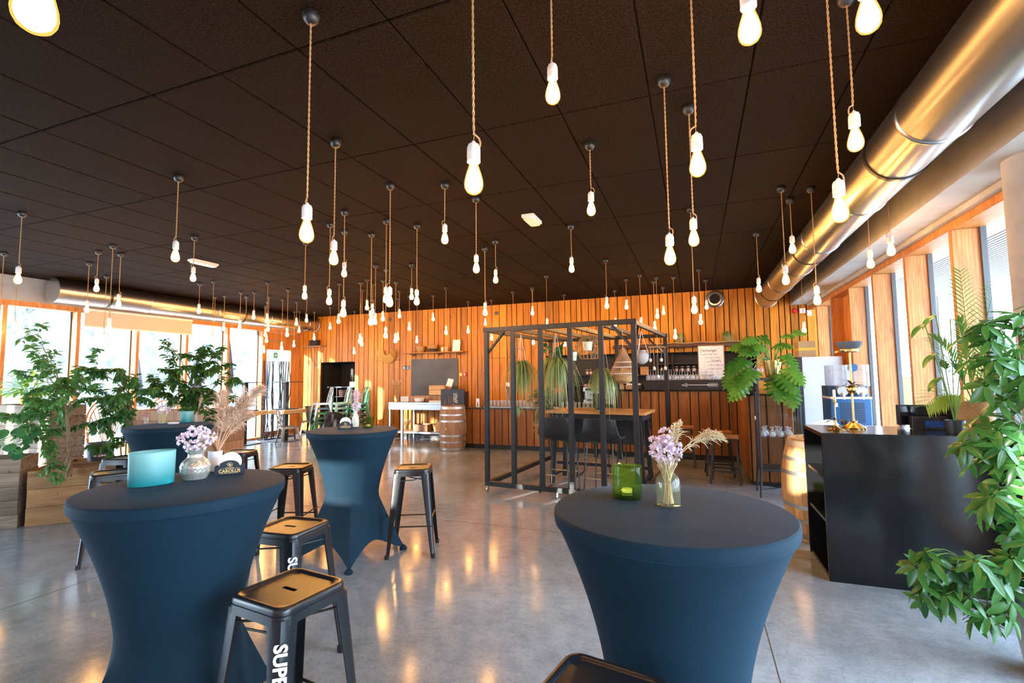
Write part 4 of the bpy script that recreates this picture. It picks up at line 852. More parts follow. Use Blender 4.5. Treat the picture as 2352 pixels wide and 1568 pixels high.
# wooden bar stools along the bar return
M_seatw = wood('stool_seat_wood', (0.34, 0.15, 0.05), (0.52, 0.26, 0.10), scale=(1, 14, 14), rough=0.45, var=0.15, knots=False); M_leg = mat('dark_grey_steel', (0.035, 0.038, 0.042), 0.4, 0.3)
def wstool(loc, rz, lb):
    t = thing('bar_stool', loc, lb, 'stool', rz, 'wood-topped bar stools'); MB().rbox(-0.19, -0.15, 0.655, 0.19, 0.15, 0.685, 0.01).build('seat', M_seatw, t)
    MB().box(-0.17, -0.13, 0.63, 0.17, 0.13, 0.655).build('seat_frame', M_leg, t, 0)
    for sx in (-1, 1):
        for sy in (-1, 1):
            m = MB(); m.tube([(sx*0.15, sy*0.11, 0.635), (sx*0.20, sy*0.165, 0)], 0.022, 4); m.build('leg', M_leg, t, 0)
    for sy in (-1, 1): MB().box(-0.185, sy*0.15-0.012, 0.17, 0.185, sy*0.15+0.012, 0.20).build('stretcher', M_leg, t, 0)
    for sx in (-1, 1): MB().box(sx*0.186-0.012, -0.14, 0.17, sx*0.186+0.012, 0.14, 0.20).build('stretcher', M_leg, t, 0)
wstool((0.36, 7.9, 0), -5, 'wood-topped bar stool nearest the glass display cabinet'); wstool((0.30, 8.50, 0), 3, 'wood-topped bar stool between its two fellows at the bar'); wstool((-0.26, 9.15, 0), 0, 'wood-topped bar stool at the bar front beneath the arrow')
# ------------------------------------------------------------------ the bar
bar = thing('bar_counter', (-4.95, 9.75, 0), 'long timber-clad bar with low left end and raised black right part', 'bar')
def bplanks(xa, xb, face, z0, z1, axis='x'):
    r = random.Random(int(xa*100)+77); x = xa
    while x < xb-0.02:
        wd = r.choice((0.15, 0.175, 0.2, 0.215)); wd = xb-x if xb-(x+wd) < 0.1 else wd; m = MB(); g2 = 0.02
        if axis == 'x': m.box(-(wd-g2)/2, 0, 0, (wd-g2)/2, 0.022, z1-z0); lo = (x+wd/2, face, z0)
        else: m.box(0, -(wd-g2)/2, 0, 0.022, (wd-g2)/2, z1-z0); lo = (face, x+wd/2, z0)
        m.build('plank', M_bar, bar, 0, lo); x += wd
def bbox_(nm, a, mm=None, bev=0): return MB().box(*a).build(nm, mm or M_blackpaint, bar, 0, bevel=bev)
# local frame: x from the left end, y = 0 at the raised front
bbox_('carcass', (0.0, 0.275, 0, 3.4, 0.86, 0.88)); bbox_('carcass', (3.4, 0.075, 0, 5.85, 0.86, 1.27)); bbox_('carcass', (5.66, -1.9, 0, 6.2, 0.86, 1.27))
bbox_('kickboard', (0, 0.262, 0, 3.4, 0.28, 0.10)); bbox_('kickboard', (3.4, 0.062, 0, 5.64, 0.08, 0.10))
bplanks(0.0, 3.4, 0.25, 0.10, 0.875); bplanks(3.4, 5.63, 0.05, 0.10, 1.275); bplanks(-1.9, 0.05, 5.635, 0.06, 1.275, 'y'); bplanks(5.66, 6.2, -1.925, 0.06, 1.275)
bbox_('worktop', (-0.03, 0.22, 0.88, 3.42, 0.90, 0.905), mat('bar_top_dark', (0.05, 0.045, 0.042), 0.3), 0.003)
bbox_('drip_tray', (0.45, 0.33, 0.905, 2.2, 0.85, 0.925), M_steel, 0.002)
bbox_('raised_top', (3.38, 0.02, 1.275, 5.66, 0.90, 1.305), M_lam, 0.003); bbox_('raised_top', (5.60, -1.95, 1.275, 6.25, 0.90, 1.305), M_lam, 0.003)
fa = bbox_('fascia_board', (4.0, 0.03, 1.305, 5.42, 0.06, 1.49)); bbox_('glass_ledge', (4.0, 0.06, 1.455, 5.42, 0.55, 1.49)); bbox_('ledge_end', (4.0, 0.06, 1.305, 4.03, 0.55, 1.455)); bbox_('ledge_end', (5.39, 0.06, 1.305, 5.42, 0.55, 1.455))
# white arrow painted on the fascia
m = MB(); Ma = T(5.01, 0.0295, 1.40) @ RX(90)
m.tube([(-0.22, 0, 0.0), (0.16, 0, 0.0)], 0.006, 4)
m.v = [tuple(T(5.01, 0.029, 1.395) @ Vector(p)) for p in m.v]
def stroke(pts, w=0.005): m.tube([T(5.01, 0.029, 1.395) @ Vector((x, 0, z)) for x, z in pts], w, 4)
stroke([(-0.22, 0), (-0.32, 0.0), (-0.22, 0.032), (-0.235, 0), (-0.22, -0.032), (-0.32, 0)], 0.004)
for k in range(5):
    for s in (-1, 1): stroke([(0.13+0.035*k, 0), (0.17+0.035*k, s*0.036)], 0.004)
stroke([(0.16, 0), (0.33, 0)], 0.004); m.build('arrow_emblem', M_letter, fa)
# back bar: counter and shelves in the recess
bb = thing('back_bar', (-3.39, YB-0.25, 0), 'dark back bar with shelves of bottles and jars in the wall recess', 'shelving')
MB().box(0, 0.0, 0, 4.55, 0.26, 0.86).build('cupboard', M_niche, bb, 0); MB().box(-0.0, -0.01, 0.865, 4.58, 0.645, 0.9).build('counter', M_lam, bb, 0)
SH = []
for a, b, zs in ((0.02, 1.7, (1.36, 1.62)), (1.72, 2.55, (1.36, 1.60)), (2.57, 3.9, (1.47, 1.66, 1.85))):
    for z in zs: MB().box(a, 0.36, z-0.025, b, 0.64, z).build('shelf', M_niche, bb, 0)
for x in (0.0, 1.7, 2.55, 2.9, 3.9, 4.5): MB().box(x, 0.36, 0.9, x+0.02, 0.64, 2.06).build('upright', M_niche, bb, 0)
BY = YB-0.25+0.48; BX = -3.39
def bottle_mesh(h, r, mm, neck=0.32): return MB().lathe([(r*0.9, 0), (r, 0.006), (r, h*(1-neck-0.12)), (r*0.85, h*(1-neck-0.04)), (r*0.36, h*(1-neck+0.06)), (r*0.33, h*0.96), (r*0.42, h*0.965), (r*0.42, h), (0.001, h)], 12, cap=True).mesh('bottle', mm)
cols = [mat('bottle_amber', (0.30, 0.12, 0.02), 0.15), mat('bottle_green', (0.03, 0.16, 0.06), 0.15), mat('bottle_blue', (0.03, 0.22, 0.42), 0.15), mat('bottle_gold', (0.55, 0.33, 0.05), 0.2), mat('bottle_dark', (0.03, 0.015, 0.01), 0.15), mat('can_red', (0.5, 0.05, 0.04), 0.3)]
names = ['amber', 'green', 'blue', 'golden', 'dark brown', 'red']
bm_ = [bottle_mesh(0.155, 0.026, c_) for c_ in cols]; me_lab = MB().lathe([(0.0265, 0.035), (0.0265, 0.085)], 12, cap=False).mesh('label_band', M_paper)
rb_ = random.Random(11)
def bottle(x, y, z, ci, where):
    t = thing('bottle', (x, y, z), names[ci]+' bottle with pale label band '+where, 'bottle', 0, 'bottles on the back bar'); obj('glass_body', bm_[ci], t); obj('label_band', me_lab, t)
for k, ci in enumerate((2, 2)): bottle(BX+2.66+0.12*k, BY, 1.47, ci, 'on the lower shelf beside the glass cupboard')
for k, ci in enumerate((0, 1, 3, 3, 0, 3, 4)): bottle(BX+2.99+0.115*k, BY, 1.47, ci, 'in the row above the stemmed glasses')
for k, ci in enumerate((0, 3)): bottle(BX+2.66+0.12*k, BY, 1.66, ci, 'on the middle shelf of the bar recess')
for k, ci in enumerate((0, 4, 5, 1, 0)): bottle(BX+4.0+0.09*k, BY, 0.9, ci, 'on the back counter near the fridge')
M_lid = mat('jar_lid', (0.35, 0.2, 0.12), 0.4, 0.6); M_jarf = mat('jar_filling', (0.55, 0.30, 0.18), 0.6)
me_jar = MB().lathe([(0.034, 0), (0.036, 0.005), (0.036, 0.09), (0.03, 0.1)], 14).mesh('glass', M_clear); me_jl = MB().lathe([(0.032, 0.1), (0.033, 0.102), (0.033, 0.12), (0.001, 0.122)], 14).mesh('lid', M_lid); me_jf = MB().lathe([(0.03, 0.004), (0.031, 0.07), (0.001, 0.07)], 12).mesh('contents', M_jarf)
for k in range(7):
    t = thing('spice_jar', (BX+2.98+0.125*k, BY, 1.66), 'small glass jar with brown lid in the upper row of the bar recess', 'jar', 0, 'jars in the upper row'); obj('glass', me_jar, t); obj('lid', me_jl, t); obj('contents', me_jf, t)
for k in range(9):
    t = thing('spice_jar', (BX+0.95+0.085*k, BY, 1.62), 'amber storage jar on the recess shelf above the coffee machine', 'jar', 0, 'jars above the coffee machine'); obj('glass', me_jar, t); obj('lid', me_jl, t); obj('contents', me_jf, t)
me_cup = MB().lathe([(0.001, 0.002), (0.022, 0), (0.034, 0.03), (0.038, 0.07), (0.035, 0.07), (0.03, 0.03), (0.001, 0.006)], 14, cap=False).mesh('cup_body', mat('tan_stoneware', (0.62, 0.38, 0.22), 0.4)); me_hd = MB().tube([(0.034, 0, 0.055), (0.056, 0, 0.05), (0.056, 0, 0.025), (0.032, 0, 0.02)], 0.005, 6).mesh('handle', me_cup.materials[0])
for k in range(8):
    t = thing('coffee_cup', (BX+0.98+0.075*k, YB-0.1, 1.3255), 'tan stoneware cup on the coffee machine', 'cup', -90, 'cups on the coffee machine'); obj('cup_body', me_cup, t); obj('handle', me_hd, t)
for k, (x, z, s) in enumerate(((1.74, 1.60, 0.16), (1.95, 1.60, 0.2), (2.2, 1.60, 0.18))):
    t = thing('storage_box', (BX+x+0.09, BY, z), ('small', 'tall', 'middle-sized')[k]+' orange-brown box on the recess shelf', 'box'); MB().box(-0.09, -0.08, 0, 0.09, 0.08, s).build('box', speckle('kraft', (0.45, 0.22, 0.08), (0.5, 0.27, 0.1), 9, 0.8, 0), t, 0); MB().box(-0.092, -0.082, s-0.04, 0.092, 0.082, s+0.002).build('lid', M_lid, t, 0)
# espresso machine
t = thing('espresso_machine', (-2.45, YB-0.235, 0.9), 'chrome two-group espresso machine on the back bar', 'coffee machine')
MB().rbox(0, 0, 0.05, 0.72, 0.33, 0.14, 0.02).build('base', M_steel, t); MB().rbox(0.02, 0.12, 0.14, 0.70, 0.33, 0.36, 0.02).build('body', M_steel, t); MB().rbox(0, -0.02, 0.33, 0.72, 0.33, 0.425, 0.02).build('head', M_steel, t, 40)
MB().box(0.06, -0.024, 0.35, 0.66, -0.019, 0.405).build('control_strip', M_dark, t, 0)
for x in (0.2, 0.5):
    MB().lathe([(0.035, 0), (0.035, -0.06), (0.002, -0.062)], 18, (x, 0.04, 0.33)).build('group_head', M_steel, t); MB().tube([(x, 0.0, 0.275), (x, -0.13, 0.26)], 0.012, 8).build('portafilter', M_dark, t)
for x in (0.05, 0.67): MB().tube([(x, 0.0, 0.33), (x, -0.05, 0.3), (x, -0.05, 0.16)], 0.006, 6).build('steam_wand', M_steel, t)
for x in (0.04, 0.68):
    for y in (0.03, 0.30): MB().lathe([(0.02, 0), (0.016, 0.05)], 12, (x, y, 0)).build('foot', M_dark, t)
MB().box(0.1, -0.03, 0.12, 0.62, 0.1, 0.15).build('drip_grille', M_dark, t, 0)
t = thing('grinder', (-1.6, YB-0.15, 0.9), 'black coffee grinder with clear hopper beside espresso machine', 'grinder'); MB().rbox(-0.09, -0.1, 0, 0.09, 0.14, 0.3, 0.03).build('body', M_dark, t); MB().lathe([(0.05, 0.3), (0.09, 0.42), (0.085, 0.45)], 16).build('hopper', M_clear, t); MB().lathe([(0.088, 0.45), (0.06, 0.475), (0.002, 0.478)], 16).build('hopper_lid', M_dark, t)
# glasses: tumblers on the tray, stemmed glasses upside down on the ledge
M_tumb = clear_glass('tumbler_glass', (0.95, 0.93, 0.92), body=(0.75, 0.70, 0.68), bodyfac=0.16)
me_tb = MB().lathe([(0.001, 0.0), (0.026, 0.0), (0.034, 0.13), (0.0315, 0.13), (0.024, 0.012), (0.001, 0.012)], 14, cap=False).mesh('tumbler', M_tumb)
for r_ in range(3):
    for k in range(13):
        o = obj('tumbler', me_tb, None, (-4.42+0.088*k+0.03*(r_ % 2), 10.12+0.1*r_, 0.9265)); tag(o, 'clear beer tumbler standing on the bar drip tray', 'glass', 'tumblers on the drip tray')
for k in range(8):
    o = obj('tumbler', me_tb, None, (-2.68+0.09*k, 10.14+0.02*(k % 2), 0.9065)); tag(o, 'clear tumbler on the low bar top behind the timber frame', 'glass', 'tumblers behind the frame')
M_wine = clear_glass('wine_glass', (0.94, 0.96, 0.99), body=(0.80, 0.85, 0.95), bodyfac=0.20)
me_wb = MB().lathe([(0.033, 0), (0.041, 0.035), (0.036, 0.075), (0.012, 0.105), (0.004, 0.115)], 16, cap=False).mesh('bowl', M_wine); me_ws = MB().lathe([(0.004, 0.113), (0.0035, 0.18), (0.006, 0.192), (0.034, 0.198), (0.034, 0.2), (0.001, 0.201)], 14, cap=False).mesh('stem_and_foot', M_wine)
for r_ in range(2):
    for k in range(13):
        t = thing('wine_glass', (-0.88+0.098*k+0.04*r_, 9.88+0.11*r_, 1.49), 'stemmed glass standing upside down on the bar ledge', 'glass', 0, 'stemmed glasses on the ledge'); obj('bowl', me_wb, t); obj('stem_and_foot', me_ws, t)
for k in range(4): tag(obj('shot_glass', MB().lathe([(0.001, 0), (0.018, 0), (0.022, 0.06), (0.02, 0.06), (0.016, 0.008), (0.001, 0.008)], 12, cap=False).mesh('shot_glass', M_wine), None, (0.40+0.05*(k-3), 9.84, 1.49)), 'tiny shot glass at the board end of the bar ledge', 'glass', 'shot glasses')
for k in range(6):
    t = thing('brandy_glass', (1.0+0.085*k-0.1, 10.95, 1.62), 'round brandy glass hanging in the dark recess behind the philodendron', 'glass', 0, 'brandy glasses'); o = MB().lathe([(0.03, 0), (0.042, 0.04), (0.03, 0.08), (0.004, 0.095), (0.004, 0.13), (0.032, 0.138)], 14, cap=False).build('bowl_and_stem', M_wine, t); MB().box(-0.045, -0.03, 0.138, 0.045, 0.03, 0.146).build('hanging_rail', M_dark, t, 0)
# beer taps
for x, y, lb, bc_ in ((-4.06, 10.47, 'silver beer tap tower with white badge among the tumblers', M_white), (-3.05, 10.45, 'silver beer tap tower beside the red machine', M_red)):
    t = thing('beer_tap', (x, y, 0.926), lb, 'beer tap'); MB().lathe([(0.05, 0), (0.05, 0.015), (0.024, 0.025), (0.024, 0.42), (0.03, 0.43), (0.001, 0.445)], 20).build('column', M_steel, t); MB().tube([(0, 0, 0.36), (0, -0.09, 0.36), (0, -0.1, 0.30)], 0.011, 8).build('spout', M_steel, t); MB().lathe([(0.008, 0.36), (0.012, 0.46), (0.001, 0.47)], 10, (0, -0.075, 0)).build('tap_handle', M_dark, t); MB().rbox(-0.04, -0.03, 0.43, 0.04, 0.01, 0.53, 0.012).build('badge', bc_, t)
t = thing('slicer', (-3.05, 11.24, 0.9), 'red machine on the back bar half hidden by spider plants', 'machine'); MB().rbox(-0.14, -0.1, 0, 0.14, 0.14, 0.3, 0.03).build('stand', M_dark, t); MB().rbox(-0.15, -0.11, 0.3, 0.15, 0.15, 0.42, 0.03).build('body', M_red, t); MB().lathe([(0.07, 0.42), (0.10, 0.5), (0.06, 0.58), (0.002, 0.6)], 20).build('hopper', mat('copper_dome', (0.6, 0.3, 0.18), 0.3, 0.8), t)
t = thing('drink_card', (-4.62, 10.02, 0.905), 'white table card printed with a dark bottle on the bar', 'card'); MB().box(-0.04, 0, 0, 0.04, 0.005, 0.2).build('card', M_paper, t, 0); MB().box(-0.04, 0, 0, 0.04, 0.06, 0.006).build('foot', M_paper, t, 0)
m = MB(); m.prism([(-0.013, 0.02), (0.013, 0.02), (0.013, 0.09), (0.005, 0.115), (0.005, 0.15), (-0.005, 0.15), (-0.005, 0.115), (-0.013, 0.09)], 0, 0.001, T(0, -0.0002, 0) @ RX(90)); m.build('printed_bottle', mat('print_navy', (0.02, 0.03, 0.10), 0.6), t, 0)
for k, x in enumerate((-1.42, -1.25, -1.08)):
    t = thing('napkin_caddy', (x, 9.95, 1.305), ('rust-coloured napkin caddy on the bar shoulder', 'wooden caddy with cutlery on the bar shoulder', 'small grey caddy on the bar shoulder next to the ledge')[k], 'caddy'); mm = (M_stave2, M_stave, M_frame)[k]
    for a in ((-0.07, -0.05, 0, 0.07, -0.042, 0.09), (-0.07, 0.042, 0, 0.07, 0.05, 0.09), (-0.07, -0.042, 0, -0.062, 0.042, 0.09), (0.062, -0.042, 0, 0.07, 0.042, 0.09), (-0.07, -0.05, 0, 0.07, 0.05, 0.006)): MB().box(*a).build('board', mm, t, 0)
    MB().box(-0.055, -0.03, 0.01, 0.05, 0.03, 0.12).build('napkins', M_paper if k else mat('rust_paper', (0.4, 0.12, 0.05), 0.7), t, 0)
# rustic beam shelf above the bar
rs = thing('rustic_shelf', (-1.75, 11.18, 2.2), 'rough dark timber shelf with rope edge above the bar recess', 'shelf')
rr = random.Random(8)
MB().tube([(x*0.31, 0.02+rr.uniform(-0.012, 0.012), 0.03+rr.uniform(-0.01, 0.01)) for x in range(10)], [0.055+rr.uniform(-0.008, 0.008) for _ in range(10)], 9).build('log', wood('bark_wood', (0.045, 0.02, 0.012), (0.13, 0.065, 0.035), scale=(1, 12, 12), rough=0.8), rs)
MB().tube([(x*0.12, -0.055+0.006*math.sin(x*2), 0.075+0.008*math.sin(x*1.3)) for x in range(24)], 0.011, 6).build('rope_edge', mat('rope', (0.40, 0.24, 0.10), 0.9), rs)
for x in (0.2, 1.4, 2.6): MB().tube([(x, -0.03, 0.06), (x, 0.16, -0.06)], 0.014, 6).build('bracket', M_dark, rs)
# message board
mb = thing('message_board', (0.06, 9.93, 1.495), 'white plank board with handwritten French message standing on the bar ledge', 'board')
bw, bh = 0.44, 0.64
for k in range(4): MB().box(k*bw/4+0.001, 0, 0.012, (k+1)*bw/4-0.001, 0.012, bh-0.012).build('plank', mat('whitewash', (0.75, 0.74, 0.73), 0.7), mb, 0)
for a in ((-0.012, -0.004, 0, 0, 0.016, bh), (bw, -0.004, 0, bw+0.012, 0.016, bh), (-0.012, -0.004, -0.004, bw+0.012, 0.016, 0.012), (-0.012, -0.004, bh-0.012, bw+0.012, 0.016, bh+0.004)): MB().box(*a).build('frame_strip', M_stave, mb, 0)
ink = mat('ink', (0.05, 0.05, 0.07), 0.7)
for txt, x, z, s, bo in (("J'échange", 0.175, 0.545, 0.075, 0.0004), ('les personnes qui', 0.17, 0.475, 0.042, 0), ('me font perdre', 0.25, 0.41, 0.042, 0), ('mon', 0.17, 0.335, 0.042, 0), ('TEMPS', 0.30, 0.34, 0.062, 0.0), ('contre celles qui', 0.30, 0.27, 0.04, 0), ('me font perdre', 0.28, 0.20, 0.04, 0), ('la notion du', 0.12, 0.135, 0.04, 0), ('TEMPS.', 0.16, 0.065, 0.075, 0.0)):
    obj('handwriting', text_mesh(txt, s, 0.0004, bo, 'handwriting', ink, shear=0.15), mb, M=T(x, -0.0006, z) @ RX(90))
for cx, cz, r in ((0.11, 0.30, 0.055), (0.32, 0.60, 0.045), (0.41, 0.04, 0.05)): MB().tube([(cx+r*math.cos(k*PI/12), -0.0005, cz+r*math.sin(k*PI/12)) for k in range(24) if cx+r*math.cos(k*PI/12) < bw and 0.012 < cz+r*math.sin(k*PI/12) < bh-0.01], 0.0015, 4).build('drawn_clock', mat('pale_ink', (0.45, 0.45, 0.48), 0.7), mb)

# ------------------------------------------------------------------ things on and by the back wall
t = thing('chalkboard', (-7.2, YB-0.018, 1.0), 'large dark grey chalkboard on the board wall', 'chalkboard'); MB().box(0, 0, 0, 1.42, 0.012, 1.08).build('board', speckle('chalk_slate', (0.055, 0.052, 0.05), (0.10, 0.095, 0.09), 1.3, 0.55, 0), t, 0); m = MB(); m.box(-0.006, -0.002, -0.006, 1.426, 0.0, 0.0); m.box(-0.006, -0.002, 1.08, 1.426, 0, 1.086); m.build('edge_strip', M_dark, t, 0)
t = thing('wall_shelf', (-7.3, 11.1, 2.23), 'narrow wooden shelf with baskets above the chalkboard', 'shelf'); MB().box(0, 0, 0, 1.78, 0.25, 0.025).build('board', M_plank, t, 0)
for x in (0.18, 0.98, 1.55): MB().prism([(0.25, 0), (0.02, 0), (0.25, -0.06)], -0.012, 0.012, T(x, 0, 0) @ RZ(90) @ RX(90) @ RZ(0)).build('bracket', M_stave2, t, 0) if False else MB().add([(x-0.012, 0.25, 0), (x-0.012, 0.02, 0), (x-0.012, 0.25, -0.07), (x+0.012, 0.25, 0), (x+0.012, 0.02, 0), (x+0.012, 0.25, -0.07)], [(0, 1, 2), (5, 4, 3), (0, 3, 4, 1), (1, 4, 5, 2), (2, 5, 3, 0)]).build('bracket', M_stave2, t, 0)
M_wick = speckle('woven_cane', (0.30, 0.16, 0.06), (0.50, 0.30, 0.13), 60, 0.8, 0.5, sc3=(1, 1, 3)); M_wickd = speckle('dark_weave', (0.03, 0.028, 0.026), (0.07, 0.06, 0.05), 60, 0.8, 0.5, sc3=(1, 1, 3))
def wavy(prof, n=28, amp=0.03):
    def fn(u, v):
        f = v*(len(prof)-1); i = min(int(f), len(prof)-2); q = f-i; r = prof[i][0]*(1-q)+prof[i+1][0]*q; z = prof[i][1]*(1-q)+prof[i+1][1]*q; a = u*2*PI; r *= 1+amp*math.cos(a*14+PI*round(v*18)); return (r*math.cos(a), r*math.sin(a), z)
    return MB().grid(fn, n*2, 18, True)
t = thing('shelf_basket', (-6.83, 11.22, 2.255), 'brown woven basket with dried twigs on the shelf', 'basket'); wavy([(0.09, 0), (0.12, 0.06), (0.125, 0.16)]).build('weave', M_wick, t); MB().lathe([(0.001, 0.004), (0.09, 0.004)], 16, cap=False).build('base', M_wick, t); m = MB(); r5 = random.Random(2)
for k in range(14): a = r5.uniform(0, 6.28); m.tube([(0.04*math.cos(a), 0.04*math.sin(a), 0.1), (-0.12+0.07*math.cos(a), 0.03*math.sin(a), 0.19+0.03*r5.random())], 0.003, 4)
m.build('twigs', M_cord, t)
t = thing('shelf_basket', (-6.47, 11.22, 2.255), 'two-tone basket, pale above dark, on the shelf', 'basket'); wavy([(0.11, 0), (0.125, 0.05), (0.13, 0.09)]).build('lower_weave', M_wickd, t); wavy([(0.13, 0.09), (0.13, 0.14), (0.122, 0.19)]).build('upper_weave', M_wick, t); MB().lathe([(0.001, 0.004), (0.11, 0.004)], 16, cap=False).build('base', M_wickd, t)
t = thing('pot', (-6.17, 11.22, 2.255), 'cream beaker on the shelf', 'pot'); cup('beaker', [(0.034, 0), (0.045, 0.125)], 20, mat('cream', (0.78, 0.68, 0.5), 0.5), t); MB().lathe([(0.0455, 0.05), (0.046, 0.08)], 20, cap=False).build('band', M_paper, t)
t = thing('pot', (-6.05, 11.2, 2.255), 'tan beaker on the shelf beside a cream one', 'pot'); cup('beaker', [(0.04, 0), (0.052, 0.13)], 20, mat('tan', (0.5, 0.28, 0.1), 0.6), t); MB().tube([(0.052*math.cos(k*PI/10), 0.052*math.sin(k*PI/10), 0.13) for k in range(20)], 0.003, 4, closed=True).build('rim', M_stave, t)
t = thing('wifi_panel', (-5.8, 11.24, 2.255), 'white rounded antenna panel leaning on the shelf', 'antenna'); MB().rbox(-0.1, -0.015, -0.14, 0.12, 0.015, 0.16, 0.014, T(0, 0.02, 0.145) @ RX(-8)).build('panel', M_white, t); MB().tube([(0.12, 0.0, 0.25), (0.16, 0.03, 0.3), (0.16, 0.08, 0.5), (0.12, 0.1, 0.8), (0.12, 0.1, 1.15)], 0.005, 5).build('cable', M_dark, t)
# straw wreath
t = thing('straw_wreath', (-7.96, YB-0.03, 2.33), 'shaggy straw wreath hung on the board wall', 'wreath'); m = MB(); r5 = random.Random(4)
for k in range(900):
    a = PI*(1.0+1.0*r5.random())+r5.uniform(-0.35, 0.35); r0 = 0.12; x0_, z0_ = r0*math.cos(a), r0*math.sin(a); ln = r5.uniform(0.08, 0.21); da = r5.uniform(-0.3, 0.3)
    m.tube([(x0_, r5.uniform(-0.03, 0.01), z0_), (x0_+ln*0.6*math.cos(a+da), r5.uniform(-0.05, 0), z0_+ln*0.6*math.sin(a+da)-0.01), (x0_+ln*math.cos(a+da), r5.uniform(-0.04, 0), z0_+ln*math.sin(a+da)-0.03)], 0.0032, 3)
tag(m.build('straw', mat('straw', (0.62, 0.38, 0.11), 0.8), t), kind='stuff'); MB().tube([(0.12*math.cos(PI*(0.95+1.1*k/16)), 0, 0.12*math.sin(PI*(0.95+1.1*k/16))) for k in range(17)], 0.02, 6).build('ring', M_cord, t); MB().tube([(-0.12, 0, 0.02), (0, 0.02, 0.3), (0.12, 0, 0.02)], 0.003, 4).build('hanging_string', M_cord, t)
# toilet pictogram plates
for x, ch, lb in ((-7.42, 'wc', 'small dark pictogram plate of two people on the board wall'), (-7.30, 'acc', 'small dark wheelchair pictogram plate on the board wall')):
    t = thing('pictogram_plate', (x, YB-0.011, 1.86), lb, 'sign'); MB().box(-0.05, 0, -0.05, 0.05, 0.006, 0.05).build('plate', M_dark, t, 0); m = MB()
    if ch == 'wc':
        for s in (-1, 1): m.sphere((s*0.016, -0.001, 0.028), 0.007, 8, (1, 0.3, 1)); m.box(s*0.016-0.009, -0.002, -0.008, s*0.016+0.009, 0, 0.018); m.box(s*0.016-0.006, -0.002, -0.034, s*0.016+0.006, 0, -0.008)
    else:
        m.tube([(-0.004+0.02*math.cos(k*PI/10), -0.001, -0.012+0.02*math.sin(k*PI/10)) for k in range(4, 20)], 0.003, 4); m.tube([(-0.008, -0.001, 0.022), (-0.006, -0.001, -0.002), (0.016, -0.001, -0.002), (0.024, -0.001, -0.026)], 0.0035, 4); m.sphere((-0.008, -0.001, 0.032), 0.007, 8, (1, 0.3, 1))
    m.build('pictogram', M_letter, t, 40)
# small projector shelf in the corner
t = thing('corner_shelf', (-10.35, 11.12, 2.52), 'small dark shelf with a box high in the corner of the board wall', 'shelf'); MB().box(-0.42, 0, 0, 0.28, 0.22, 0.03).build('board', M_stave2, t, 0); MB().box(-0.2, 0.05, 0.03, 0.06, 0.2, 0.2).build('box', M_dark, t, 0); m = MB(); m.tube([(-0.3, 0.2, 0), (-0.28, 0.215, -0.3), (-0.1, 0.215, -0.55), (0.1, 0.215, -0.4), (0.18, 0.21, 0)], 0.005, 5); m.build('cable', M_dark, t)
# hatch counter in the serving niche
t = thing('hatch_counter', (-10.25, YB+0.2, 0), 'dark hatch counter with pigeonholes in the wall niche', 'counter'); MB().box(0, 0, 1.32, 1.15, 0.6, 1.36).build('worktop', M_frame, t, 0); MB().box(0.02, 0.5, 0, 1.13, 0.58, 1.32).build('back_panel', M_niche, t, 0)
for x in (0.0, 0.38, 0.76, 1.13): MB().box(x, 0.0, 0, x+0.02, 0.55, 1.32).build('divider', M_niche, t, 0)
for z in (0.4, 0.8, 1.05): MB().box(0.0, 0.01, z, 1.15, 0.55, z+0.02).build('shelf', M_niche, t, 0)
for k, x in enumerate((0.42, 0.8)):
    o = thing('wire_basket', (-10.25+x+0.17, YB+0.32, 1.07), 'wire basket in the hatch pigeonhole, '+('middle' if k == 0 else 'right-hand')+' one', 'basket'); mm = MB()
    for q in range(8): mm.tube([(-0.13+q*0.037, -0.08, 0.0), (-0.14+q*0.04, -0.09, 0.18)], 0.003, 4)
    for z in (0.005, 0.06, 0.12, 0.18): mm.tube([(-0.14, -0.09, z), (0.14, -0.09, z), (0.14, 0.09, z), (-0.14, 0.09, z)], 0.003, 4, closed=True)
    mm.build('wires', mat('copper_wire', (0.3, 0.16, 0.13), 0.4, 0.6), o); MB().box(-0.13, -0.08, 0, 0.13, 0.08, 0.006).build('base', M_dark, o, 0)
t = thing('card_reader_box', (-9.32, YB+0.3, 1.36), 'white paper tray on the hatch counter', 'tray'); MB().box(-0.12, -0.05, 0, 0.12, 0.06, 0.13).build('tray', M_white, t, 0); MB().box(-0.1, -0.053, 0.03, 0.1, -0.05, 0.1).build('print', mat('grey_print', (0.45, 0.45, 0.47), 0.7), t, 0)
t = thing('wall_intercom', (-9.75, YB+0.87, 1.6), 'small orange-brown intercom in the dark niche', 'intercom'); MB().rbox(-0.035, 0, -0.06, 0.035, 0.025, 0.06, 0.008).build('case', mat('intercom', (0.45, 0.25, 0.12), 0.5), t); MB().box(-0.012, -0.002, -0.03, 0.012, 0, -0.01).build('button', M_dark, t, 0)
t = thing('framed_picture', (-9.12, YB+0.55, 1.5), 'narrow framed picture inside the niche edge', 'picture'); MB().box(0, 0, 0, 0.03, 0.02, 0.5).build('frame', M_paper, t, 0); MB().box(0.03, 0, 0, 0.05, 0.02, 0.5).build('print', M_stave2, t, 0)

